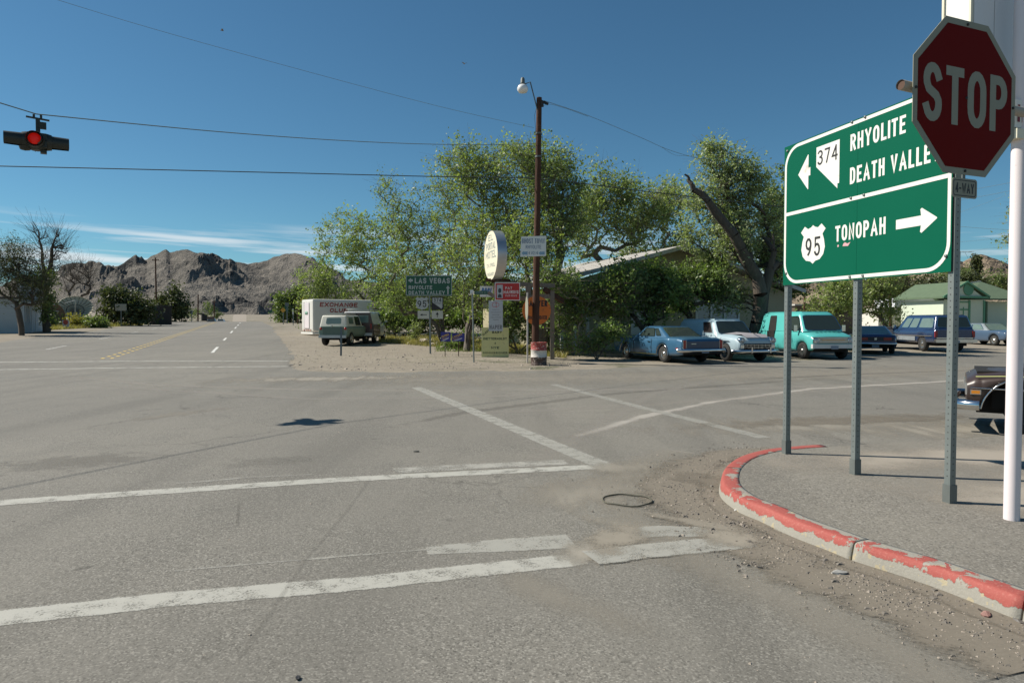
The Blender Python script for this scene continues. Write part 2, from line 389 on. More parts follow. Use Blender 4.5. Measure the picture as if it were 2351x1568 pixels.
def st(p): return (D1.dot(Vector((p[0], p[1], 0))), D2.dot(Vector((p[0], p[1], 0))))
sheet('ground', [(-5000, -3000), (5000, -3000), (5000, 5000), (-5000, 5000)], 0, M_dirt)
TR = st(G(640, 775))[1]; TL = st(G(60, 780))[1]
edge = [(2420, 806), (2304, 811), (2100, 818), (1900, 825), (1745, 831), (1640, 834), (1500, 842), (1350, 848), (1200, 852), (1000, 853), (850, 855), (740, 853), (690, 852), (668, 846), (664, 835), (676, 824), (668, 810), (662, 799), (652, 789), (646, 777), (634, 768), (629, 757), (622, 747)]
poly = [(60, G(2420, 806).y + 7)]
rr = random.Random(3)
pts = [G(*e) for e in edge]
for i, p in enumerate(pts):
    if i:
        a = pts[i - 1]
        for k in range(1, 5): q = a.lerp(p, k / 5); poly.append((q.x + rr.uniform(-.18, .18), q.y + rr.uniform(-.22, .22)))
    poly.append((p.x, p.y))
for s_ in (95, 110, 125): poly.append(ST(s_, TR + rr.uniform(-.3, .3)))
for s_ in (125, 100, 85, 70, 60, 50): poly.append(ST(s_, TL + rr.uniform(-.5, .5)))
q = G(0, 787); s0, t0 = st(q); poly += [ST(s0, t0), ST(s0 + 1, t0 - 60), ST(-30, t0 - 60), ST(-60, -20), (60, -40)]
sheet('road', poly, .004, M_asph)
g0 = G(520, 739.5)
sheet('far_road', [GY(518, 140).xy[:], GY(566, 140).xy[:], GY(566, 850).xy[:], GY(537, 850).xy[:]], .02, M_far)

# thin layers: paint, dust, dirt
M_paint = mask_mat('worn white paint', (.455, .445, .395), (.34, .33, .285), .55, 1.05, 6, .8, 85, None, 1.1)
M_paint2 = mask_mat('ghost of older paint', (.40, .385, .34), (.31, .30, .26), .62, 1.2, 3, .8, 85, None, 1.0)
M_dash = mask_mat('lane dash paint', (.66, .65, .60), (.58, .57, .52), .2, .4, 6, .7, 60)
M_yel = mask_mat('yellow road paint', (.80, .58, .13), (.68, .48, .12), .2, .4, 6, .8, 60)
M_dust = mask_mat('pale dust', (.335, .305, .25), (.27, .245, .20), .35, 1.0, 1.2, .95, 60, (3, .7, 1), .5)
M_track = mask_mat('tyre swept dust', (.37, .345, .30), (.31, .285, .245), .3, 1.0, 1.5, .95, 60, None, .5)
M_gut = mask_mat('gutter dirt', (.245, .212, .165), (.15, .13, .10), .34, .8, 2.6, .98, 45, None, .7)
M_tar = mask_mat('dark crack filler', (.09, .082, .07), (.13, .12, .10), .35, .7, 5, .8, 50, None, .8)
ZL = [.0046]
def strip(name, pts, width, mat, o=1.0, zo=None, z0=0, edge=.12, nx=6, soft=None, fade=0):
    pts = [Vector((p[0], p[1], 0)) for p in pts]
    ws = width if isinstance(width, (list, tuple)) else [width] * len(pts)
    out = []; W = []
    for i in range(len(pts) - 1):
        d = (pts[i + 1] - pts[i]).length; n = max(1, int(d / max(.25, d / 40)))
        for k in range(n): out.append(pts[i].lerp(pts[i + 1], k / n)); W.append(ws[i] + (ws[i + 1] - ws[i]) * k / n)
    out.append(pts[-1]); W.append(ws[-1])
    if zo is None: ZL[0] += .0001; zo = ZL[0]
    vs = []; fs = []; m = []; n = len(out)
    for i, p in enumerate(out):
        t = (out[min(i + 1, n - 1)] - out[max(i - 1, 0)]).normalized(); nn = Vector((-t.y, t.x, 0))
        for k in range(nx + 1):
            a = k / nx * 2 - 1; q = p + nn * a * W[i] / 2; vs.append((q.x, q.y, (gz(q.x, q.y) if z0 == 0 else z0) + zo))
            e = 1 - abs(a); mm = min(1, e / edge) if soft is None else e ** soft
            if fade: mm *= min(1, min(i, n - 1 - i) / max(1, n * fade))
            m.append(mm)
    for i in range(n - 1):
        for k in range(nx): j = i * (nx + 1) + k; fs.append((j, j + 1, j + nx + 2, j + nx + 1))
    return layer(name, vs, fs, m, o, mat)
def layer(name, vs, fs, m, o, mat):
    me = bpy.data.meshes.new(name); me.from_pydata(vs, [], fs); me.materials.append(mat)
    me.attributes.new('m', 'FLOAT', 'POINT').data.foreach_set('value', m)
    me.attributes.new('o', 'FLOAT', 'POINT').data.foreach_set('value', [o] * len(vs))
    ob = bpy.data.objects.new(name, me); C.objects.link(ob); ob['kind'] = 'structure'; return ob
def blob(name, c, rx, ry, rot, mat, o=1.0, z0=0, zo=None, pw=1.0):
    if zo is None: ZL[0] += .0001; zo = ZL[0]
    vs = []; fs = []; m = []; na, nr = 28, 7
    for i in range(nr + 1):
        for k in range(na):
            a = 2 * math.pi * k / na; r = i / nr; x = rx * r * math.cos(a); y = ry * r * math.sin(a)
            q = Vector((c[0] + x * math.cos(rot) - y * math.sin(rot), c[1] + x * math.sin(rot) + y * math.cos(rot)))
            vs.append((q.x, q.y, (gz(q.x, q.y) if z0 == 0 else z0) + zo)); m.append((1 - r) ** pw)
    for i in range(nr):
        for k in range(na): k2 = (k + 1) % na; fs.append((i * na + k, i * na + k2, (i + 1) * na + k2, (i + 1) * na + k))
    return layer(name, vs, fs, m, o, mat)
g = lambda *a: [G(x, y) for x, y in a]
# soft dust first (lowest)
strip('dust_streak', g((2500, 842), (2100, 852), (1700, 862), (1300, 868), (900, 872), (500, 870)), 7.5, M_dust, .55, soft=.9, fade=.2)
strip('dust_streak', g((100, 858), (350, 884), (700, 895), (1000, 898), (1700, 893), (2300, 872)), .8, M_track, .5, soft=.8, fade=.1)
strip('tyre_track', g((100, 876), (700, 916), (1050, 915), (1600, 885)), .5, M_track, .45, soft=.8, fade=.2)
strip('tyre_track', g((1275, 1030), (1330, 1000), (1480, 955), (1640, 922), (1860, 893), (2351, 866)), [.35, .45, .5, .5, .6, .6], M_track, 1.0, soft=.7, fade=.06)
strip('tyre_track', g((700, 935), (1100, 950), (1500, 930), (2100, 880)), .6, M_track, .35, soft=.8, fade=.2)
strip('tyre_track', g((760, 1010), (1050, 950), (1400, 905), (1900, 868)), .5, M_tar, .22, soft=.8, fade=.2)
strip('tyre_track', g((1000, 1220), (1230, 1060), (1500, 905), (1700, 860)), .7, M_track, .35, soft=.8, fade=.2)
blob('dust_patch', G(1420, 1120), 1.7, 1.0, R(40), M_dust, .95, pw=.8)
blob('dust_patch', G(1560, 1085), 2.2, .9, R(30), M_dust, .9, pw=.8)
blob('dust_patch', G(1440, 1270), .9, .55, R(-30), M_dust, .8)
blob('dust_patch', G(1900, 975), 4.5, 1.4, R(12), M_dust, .8, pw=.8)
blob('dust_patch', G(2250, 985), 4, 1.2, R(12), M_dust, .9, pw=.8)
blob('dust_patch', G(1300, 1380), 1.3, .35, R(-50), M_dust, .5)
blob('dust_patch', G(740, 870), 6, 1.6, R(15), M_dust, .9)
blob('dust_patch', G(420, 950), 2.0, .5, R(60), M_dust, .5)
blob('stain', G(180, 1060), 1.4, .8, R(20), M_tar, .22)
blob('stain', G(620, 1060), .9, .5, R(20), M_tar, .15)
# crosswalks: d1/d2 aligned bars of white paint
lane = lambda name, a, w_, m, o=1.0, **k: strip(name, g(*a), w_, m, o, **k)
lane('crosswalk_line', [(-200, 1448), (0, 1421), (400, 1376), (800, 1343), (1300, 1288), (1335, 1283)], .30, M_paint, 1.0)
lane('crosswalk_line', [(1355, 1284), (1480, 1268), (1715, 1246)], .36, M_paint, .8, zo=.0142)
lane('crosswalk_line', [(980, 1266), (1140, 1254), (1312, 1243)], [.2, .36, .40], M_paint, .8)
lane('crosswalk_line', [(400, 1312), (560, 1298), (780, 1279), (990, 1262)], .13, M_paint2, .9, soft=1)
lane('crosswalk_line', [(1440, 1228), (1520, 1222), (1650, 1226)], .34, M_paint, .7, zo=.0139)
lane('crosswalk_line', [(-200, 1176), (0, 1155), (375, 1129), (781, 1102), (1100, 1086), (1400, 1071)], .29, M_paint, 1.0)
lane('crosswalk_line', [(400, 1112), (562, 1098), (720, 1090)], .3, M_paint2, .8, soft=1)
lane('crosswalk_line', [(905, 1082), (1080, 1072), (1300, 1062)], .36, M_paint2, 1.0)
lane('crosswalk_line', [(956, 890), (1180, 984), (1292, 1031), (1410, 1080)], .36, M_paint, .75)
lane('crosswalk_line', [(1270, 883), (1480, 938), (1620, 972), (1755, 1006)], .3, M_paint, .62)
lane('crosswalk_line', [(-300, 836), (0, 832), (330, 829.5), (662, 829)], .44, M_paint, .95)
lane('crosswalk_line', [(-300, 856), (0, 849), (330, 844.5), (662, 841.6)], .44, M_paint, .95)
lane('old_seam', [(560, 1500), (700, 1290), (800, 1170), (850, 1100)], .05, M_tar, .12, soft=.7)
lane('old_seam', [(545, 1210), (548, 1160)], .04, M_tar, .2, soft=.7)
lane('old_seam', [(1750, 870), (2000, 858), (2351, 846)], .3, M_tar, .35, soft=.7)
blob('dust_patch', G(1335, 1272), .42, .34, R(60), M_dust, 1.0, zo=.0098, pw=.6)
blob('dust_patch', G(1470, 1215), .9, .22, R(-40), M_dust, .9, zo=.0102, pw=.7)
blob('dust_patch', G(1440, 1075), .9, .5, R(20), M_dust, .9, zo=.0106, pw=.7)
blob('pale_stain', G(565, 1400), .16, .07, 0, M_paint2, .5)
s_w, t_w = st(G(487.5, 810.3)); _, t_l = st(G(328, 760)); _, t_y = st(G(372, 781))
def dash(name, s0, s1, t, w_, mat): strip(name, [ST(s0, t), ST(s1, t)], w_, mat, 1.0, zo=.0125, nx=2, edge=.01)
for a, b in (((487.5, 810.3), (501.6, 797)), ((514, 782), (521, 776)), ((527, 765), (531.5, 760)), ((536, 754.6), (540, 751)), ((543.7, 748), (546.5, 745.6)), ((550, 742.8), (552, 741.4))):
    s1, t1 = st(G(*a)); s2, _ = st(G(*b)); dash('lane_dash', s1, s2, t_w, .2, M_dash)
for i in range(6):
    s1 = st(G(123, 802.5))[0] + i * 12.2
    for k in range(6): dash('lane_dash', s1 + k * .62, s1 + k * .62 + .3, t_l, .28, M_dash)
s1 = st(G(240, 824))[0]
for i in range(70):
    for o_ in (-.16, .16): dash('centre_line_marker', s1 + i * 1.25, s1 + i * 1.25 + .42, t_y + o_, .17, M_yel)

# ------------------------------------------------------------------ the kerbed corner
KH = .13
z3 = lambda x, y: (1591.8 + x * .449, 826.5 + y * .449)
kout = [(900, 420), (635, 430), (500, 440), (400, 450), (300, 470), (220, 500), (165, 545), (147, 592), (152, 630), (185, 665), (260, 712), (350, 745), (450, 790), (550, 832), (700, 884), (820, 930), (1000, 982), (1200, 1042), (1400, 1112), (1691, 1218), (2100, 1370)]
kp = [G(*z3(*p), z=KH) for p in kout]
def catmull(p, n=6):
    out = []
    for i in range(len(p) - 1):
        a, b, c, d = p[max(i - 1, 0)], p[i], p[i + 1], p[min(i + 2, len(p) - 1)]
        for k in range(n):
            t = k / n; out.append(.5 * ((2 * b) + (c - a) * t + (2 * a - 5 * b + 4 * c - d) * t * t + (3 * b - a - 3 * c + d) * t ** 3))
    out.append(p[-1]); return out
kc = catmull(kp, 5)
for _ in range(3): kc = [kc[0]] + [(kc[i - 1] + kc[i] * 2 + kc[i + 1]) / 4 for i in range(1, len(kc) - 1)] + [kc[-1]]
def normals(c):
    out = []
    for i in range(len(c)):
        t = (c[min(i + 1, len(c) - 1)] - c[max(i - 1, 0)]); t.z = 0; t.normalize(); out.append(Vector((t.y, -t.x, 0)))
    return out
kn = normals(kc)     # points to one side; flip so it points to the road
mid = len(kc) // 2
if (kc[mid] + kn[mid] - Vector((4.5, 5, 0))).length < (kc[mid] - Vector((4.5, 5, 0))).length: kn = [-n for n in kn]
# kerb paint: red coat flaking off concrete
m, N, L, b = newmat('flaking red kerb paint'); v = pos(N)
at = N.new('ShaderNodeAttribute'); at.attribute_name = 'h'
n1 = noisen(N, L, v, 7, 7, .7, .3); n2 = noisen(N, L, v, 55, 4, .7); n3 = noisen(N, L, v, 2.0, 3, .5)
conc = mixc(N, L, n2, (.26, .245, .205), (.37, .345, .29)); red = mixc(N, L, n3, (.31, .050, .040), (.39, .105, .082)); red = mixc(N, L, mth(N, L, 'MULTIPLY', sstep(N, L, n2, .5, .7), .4), red, (.52, .23, .18))
sc_ = mth(N, L, 'ADD', mth(N, L, 'MULTIPLY', n1, 1.0), mth(N, L, 'ADD', mth(N, L, 'MULTIPLY', n3, .5), at.outputs['Fac']))
fl = sstep(N, L, sc_, .905, .93)
c = mixc(N, L, fl, conc, red); ye = sstep(N, L, mth(N, L, 'ADD', noisen(N, L, v, 11, 4, .6), mth(N, L, 'MULTIPLY', fl, -.3)), .60, .62)
c = mixc(N, L, mth(N, L, 'MULTIPLY', ye, .4), c, (.55, .43, .2))
L.new(c, b.inputs['Base Color']); b.inputs['Roughness'].default_value = .75; bump(N, L, b, mth(N, L, 'ADD', fl, n2), .5, .006)
M_kerb = m
kroot = bpy.data.objects.new('kerb', None); C.objects.link(kroot); kroot['kind'] = 'structure'
def kerbseg(i0, i1):
    prof = [(0.035, -.03, -.45), (0.022, .045, -.12), (.012, .085, .16), (.004, .115, .22), (-.008, KH - .004, .24), (-.025, KH, .22), (-.07, KH + .001, .14), (-.12, KH, .10), (-.152, KH - .003, .0), (-.155, -.03, -.1)]
    vs = []; h = []; fs = []; n = len(prof)
    for i in range(i0, i1 + 1):
        e = .006 if i in (i0, i1) else 0; t = (kc[min(i + 1, len(kc) - 1)] - kc[max(i - 1, 0)]).normalized() * (e if i == i0 else -e)
        for dx, dz, hh in prof: q = kc[i] + kn[i] * dx + t; vs.append((q.x, q.y, dz + .0)); h.append(hh + .16 * max(0, 1 - i / (len(kc) * .62)) + .025)
    for i in range(i1 - i0):
        for k in range(n - 1): j = i * n + k; fs.append((j, j + 1, j + n + 1, j + n))
    fs += [tuple(range(n)), tuple(range(len(vs) - n, len(vs)))[::-1]]
    me = bpy.data.meshes.new('kerb_segment'); me.from_pydata(vs, [], fs); me.materials.append(M_kerb)
    me.attributes.new('h', 'FLOAT', 'POINT').data.foreach_set('value', h)
    me.polygons.foreach_set('use_smooth', [True] * (len(fs) - 2) + [False, False])
    bm = bmesh.new(); bm.from_mesh(me); bmesh.ops.recalc_face_normals(bm, faces=bm.faces); bm.to_mesh(me); bm.free()
    o = bpy.data.objects.new('kerb_segment', me); C.objects.link(o); o.parent = kroot
jt = min(range(len(kc)), key=lambda i: (kc[i] - G(*z3(815, 930), z=KH)).length)
cuts = [5, 30, jt, len(kc) - 6, len(kc) - 1]
for a, b_ in zip(cuts, cuts[1:]): kerbseg(a, b_)
inner = [kc[i] - kn[i] * .15 for i in range(5, len(kc))]
far = [G(*p, z=KH) for p in ((2351, 996), (2700, 985))]
wp = [(p.x, p.y) for p in inner] + [(8, 0.2), (16, 0.2), (16, far[1].y + 1.2), (far[1].x, far[1].y), (far[0].x, far[0].y)]
bm = bmesh.new(); f = bm.faces.new([bm.verts.new((p[0], p[1], KH - .006)) for p in wp]); bmesh.ops.triangulate(bm, faces=[f])
bmesh.ops.recalc_face_normals(bm, faces=bm.faces)
if sum(f.normal.z for f in bm.faces) < 0: bmesh.ops.reverse_faces(bm, faces=bm.faces)
r_ = bmesh.ops.extrude_face_region(bm, geom=bm.faces[:]); 
for v_ in [e for e in r_['geom'] if isinstance(e, bmesh.types.BMVert)]: v_.co.z = -.02
bmesh.ops.recalc_face_normals(bm, faces=bm.faces)
me = bpy.data.meshes.new('sidewalk'); bm.to_mesh(me); bm.free(); me.materials.append(M_walk)
o = bpy.data.objects.new('sidewalk', me); C.objects.link(o); o['kind'] = 'structure'
ZS = KH - .006
M_dustw = mask_mat('dust on the sidewalk', (.44, .39, .32), (.36, .315, .255), .25, .9, 1.0, .95, 60, None, .5)
blob('dust_patch', (5.6, 6.0), 3.2, 1.1, R(8), M_dustw, .85, z0=ZS, zo=.003, pw=.7)
blob('dust_patch', (5.2, 7.4), 3.5, .8, R(12), M_dustw, .8, z0=ZS, zo=.004, pw=.7)
# dirt washed into the gutter
go = [kc[i] + kn[i] * .42 for i in range(8, len(kc))]
strip('gutter_dirt', go, [.5] * 6 + [.7] * 10 + [.95] * (len(go) - 16), M_gut, .95, zo=.012, nx=10, soft=.55)
strip('gutter_dirt', [kc[i] + kn[i] * .1 for i in range(8, len(kc))], .3, M_gut, .95, zo=.014, nx=4, soft=.6)
go2 = [kc[i] + kn[i] * .95 for i in range(20, len(kc))]
strip('gutter_dirt', go2, .9, M_dust, .45, zo=.013, nx=8, soft=.8)
blob('gutter_dirt', G(1640, 1110), .9, .45, R(-50), M_gut, .75, zo=.015)
blob('gutter_dirt', G(1960, 965), 4.0, .7, R(14), M_gut, .55, zo=.0145, pw=.8)

M_dust2 = mask_mat('drifted sand', (.335, .30, .24), (.24, .21, .165), .30, .85, 3.5, .95, 60, None, .8)
blob('drifted_sand', G(1415, 1240), .26, .5, R(-25), M_dust2, .9, zo=.0152, pw=.6)
blob('drifted_sand', G(1680, 1238), .35, .3, R(-35), M_dust2, .95, zo=.0155, pw=.5)
blob('drifted_sand', G(1580, 1200), .7, .12, R(-38), M_dust2, .8, zo=.0158, pw=.6)

# loose stones: scattered little meshes, uncountable
def stones(name, n, fpos, size, mat, flat=.6, seed=1):
    r = random.Random(seed); V = []; F = []
    base = [(-1, -.8, 0), (.9, -1, 0), (1, .7, 0), (-.8, 1, 0), (-.5, -.5, 1), (.6, -.4, .9), (.5, .5, 1.1), (-.5, .4, .8)]
    fc = [(4, 5, 6, 7), (0, 1, 5, 4), (1, 2, 6, 5), (2, 3, 7, 6), (3, 0, 4, 7)]
    for i in range(n):
        x, y, z = fpos(r); s_ = size * r.uniform(.4, 1) ** 1.6 * (2.2 if r.random() < .05 else 1); a = r.uniform(0, 6.28); k = r.uniform(.6, 1.3); o = len(V)
        for vx, vy, vz in base:
            vx = vx * r.uniform(.7, 1.2) * s_; vy = vy * r.uniform(.7, 1.2) * s_ * k
            V.append((x + vx * math.cos(a) - vy * math.sin(a), y + vx * math.sin(a) + vy * math.cos(a), z - .002 + vz * s_ * flat * r.uniform(.7, 1.2)))
        F += [tuple(j + o for j in f) for f in fc]
    me = bpy.data.meshes.new(name); me.from_pydata(V, [], F); me.materials.append(mat)
    o = bpy.data.objects.new(name, me); C.objects.link(o); o['kind'] = 'stuff'; return o
M_stone = pm('gravel stone', (.34, .29, .235), .9, var=.45, scale=9)
M_stone2 = pm('dark gravel stone', (.17, .15, .125), .9, var=.4, scale=9)
def fg(r):
    i = r.randrange(8, len(kc) - 1); d = abs(r.gauss(.25, .3)) + .05; q = kc[i].lerp(kc[i + 1], r.random()) + kn[i] * d; return q.x, q.y, .013
tag(stones('gutter_gravel', 2600, fg, .008, M_stone, seed=2), 'fine gravel washed along the red kerb', 'gravel')
tag(stones('gutter_debris', 2200, fg, .012, M_stone2, seed=5), 'dark debris and pebbles in the gutter', 'gravel')
def fr(r):
    x, y = r.uniform(-1, 1), r.random() ** 1.5; Y = 2.6 + 14 * y; return x * Y * .8, Y, .005
tag(stones('loose_road_grit', 2200, fr, .005, M_stone, seed=8), 'loose grit scattered over the asphalt', 'gravel')
def fs_(r):
    while 1:
        x = r.uniform(640, 1330); y = r.uniform(765, 850); q = G(x, y)
        if x > 660 + (800 - y) * .0: return q.x, q.y, q.z
tag(stones('shoulder_gravel', 2600, fs_, .035, M_stone, seed=9), 'gravel strewn over the dirt shoulder', 'gravel')
# ------------------------------------------------------------------ mountains
def mountmat(name, scree, rock, pale, shrub, f=1.0):
    m, N, L, b = newmat(name); v = pos(N)
    at = N.new('ShaderNodeAttribute'); at.attribute_name = 'rock'
    n1 = noisen(N, L, v, .012 * f, 6, .65); n2 = noisen(N, L, v, .09 * f, 4, .7); n3 = noisen(N, L, v, .30 * f, 3, .7)
    c = mixc(N, L, sstep(N, L, n1, .38, .62), scree, pale)
    c = mixc(N, L, mth(N, L, 'MULTIPLY', sstep(N, L, n3, .5, .62), .75), c, shrub)
    c = mixc(N, L, mth(N, L, 'MULTIPLY', sstep(N, L, n2, .55, .75), .4), c, sub(pale, 1.25))
    rk = sstep(N, L, mth(N, L, 'ADD', at.outputs['Fac'], mth(N, L, 'MULTIPLY', mth(N, L, 'SUBTRACT', n2, .5), 1.1)), .48, .62)
    c = mixc(N, L, rk, c, mixc(N, L, n3, sub(rock, .55), sub(rock, 1.3)))
    L.new(c, b.inputs['Base Color']); b.inputs['Roughness'].default_value = 1; b.inputs['Specular IOR Level'].default_value = 0
    bump(N, L, b, mth(N, L, 'ADD', mth(N, L, 'MULTIPLY', n1, 3), mth(N, L, 'ADD', mth(N, L, 'MULTIPLY', n2, 1.5), n3)), .9, 5 / f); return m
M_mt = mountmat('desert mountain rock', (.175, .162, .145), (.068, .068, .067), (.25, .228, .20), (.095, .092, .080))
M_hill = mountmat('tan desert hill', (.34, .265, .19), (.17, .135, .105), (.42, .33, .24), (.13, .12, .075), 1.6)
def mountain(name, ridge, r0, rr_, r1, nu, nr, mat, seed, amp, label):
    xs = [p[0] for p in ridge]; ys = [p[1] for p in ridge]
    V = []; rock = []
    for i in range(nu):
        x = xs[0] + (xs[-1] - xs[0]) * i / (nu - 1); u = (x - 1175.5) / 1567; ry = float(np.interp(x, xs, ys))
        nn = mn.fractal(Vector((x * .02, seed, 0)), 1, 2, 4)
        v_ = (738 - ry - nn * 1.5) / 1567; cl_ = math.sqrt(1 + u * u)
        rrg = rr_ * (1 + .12 * mn.noise(Vector((x * .006, seed + 9, 0))))
        H = v_ * rrg + CAMZ                              # Y distance rrg
        for j in range(nr):
            t = j / (nr - 1); Y = r0 + (r1 - r0) * t ** 1.1
            X = u * Y; base = gz(X, Y)
            k = (Y - r0) / (rrg - r0)
            if k <= 1: prof = .30 * k + .70 * k ** 2.6
            else: prof = max(0, 1 - (k - 1) * 1.6)
            q = Vector((X * .0042, Y * .0042, seed))
            rn = mn.ridged_multi_fractal(q, .9, 2.1, 7, 1.0, 2.0)
            f2 = mn.fractal(Vector((X * .02, Y * .02, seed + 3)), .8, 2.1, 5)
            kk = min(1, max(0, k * 1.3)); env = kk * (1 - .75 * max(0, 1 - abs(k - 1) * 6)) if k < 1.3 else .5
            z = H * prof + (rn - 1.4) * amp * .7 * env + f2 * amp * .13 * kk
            rk = mn.fractal(Vector((X * .011, Y * .006, seed + 5)), .9, 2.1, 5) * .68 + .08 + .55 * max(0, k - .62) if k < 1.05 else .4
            if rk > .36 and k > .2: z += amp * .34 * min(1, (rk - .36) * 5) * (1 + f2)
            V.append((X, Y, max(base - .5, min(z, H * 1.02 + 3) if k < 1.15 else z))); rock.append(max(0, min(1, rk)))
    F = [(i * nr + j, (i + 1) * nr + j, (i + 1) * nr + j + 1, i * nr + j + 1) for i in range(nu - 1) for j in range(nr - 1)]
    me = bpy.data.meshes.new(name); me.from_pydata(V, [], F); me.materials.append(mat)
    me.attributes.new('rock', 'FLOAT', 'POINT').data.foreach_set('value', rock)
    me.polygons.foreach_set('use_smooth', [False] * len(F))
    o = bpy.data.objects.new(name, me); C.objects.link(o); o['kind'] = 'structure'; o['label'] = label
z1 = lambda x, y: (x * .3125, 477.5 + y * .3125)
rid = [(-700, 690), (-300, 660), (-80, 668), (0, 662)] + [z1(*p) for p in ((130, 520), (340, 512), (380, 492), (430, 455), (480, 436), (540, 421), (600, 418), (690, 407), (715, 388), (745, 384), (775, 402), (830, 415), (880, 432), (930, 420), (1000, 375), (1040, 368), (1085, 374), (1120, 350), (1165, 326), (1200, 308), (1232, 304), (1262, 324), (1320, 313), (1375, 304), (1410, 306), (1460, 320), (1500, 324), (1600, 372), (1680, 390), (1700, 386), (1740, 415), (1830, 420), (1900, 409), (1980, 386), (2020, 366), (2100, 350), (2180, 340), (2230, 344), (2280, 362), (2340, 392))] + [(800, 640), (950, 655), (1150, 690), (1400, 715)]
mountain('mountain', rid, 640, 1500, 2100, 520, 150, M_mt, 3.3, 34, 'rugged grey brown desert mountain beyond the road')
rid2 = [(1200, 720), (1450, 680), (1600, 655), (1800, 648), (1900, 645), (2000, 650), (2100, 632), (2183, 605), (2196, 597), (2209, 604), (2225, 600), (2245, 596), (2262, 597), (2275, 603), (2300, 614), (2330, 628), (2420, 634), (2600, 622), (3000, 650)]
mountain('hills', rid2, 220, 620, 900, 260, 90, M_hill, 8.1, 14, 'tan desert hills behind the houses')

# ------------------------------------------------------------------ trees
M_leaf = leafmat('elm leaves', (.10, .15, .048), (.31, .365, .145), (.44, .40, .16), .45)
M_leaf2 = leafmat('cottonwood leaves', (.15, .19, .09), (.37, .42, .23), (.5, .48, .25), .45)
M_leaf3 = leafmat('broad dark leaves', (.06, .10, .035), (.20, .27, .09), (.36, .36, .13), .42)
M_leaf4 = leafmat('dull evergreen needles', (.04, .052, .025), (.10, .115, .045), (.18, .18, .07), .25)
M_leaf5 = leafmat('far bush leaves', (.08, .11, .04), (.18, .23, .08), (.30, .28, .10), .38)
M_leafy = leafmat('yellow rabbitbrush', (.20, .18, .04), (.42, .36, .07), (.5, .42, .1), .3)
M_bark = bark('grey elm bark', (.075, .06, .048), (.21, .18, .145))
M_barkp = bark('pale bark', (.22, .19, .15), (.40, .35, .28))  # own pale bark tone of the white-stemmed trees
M_barkd = bark('dark furrowed bark', (.03, .022, .016), (.15, .12, .09), .8)
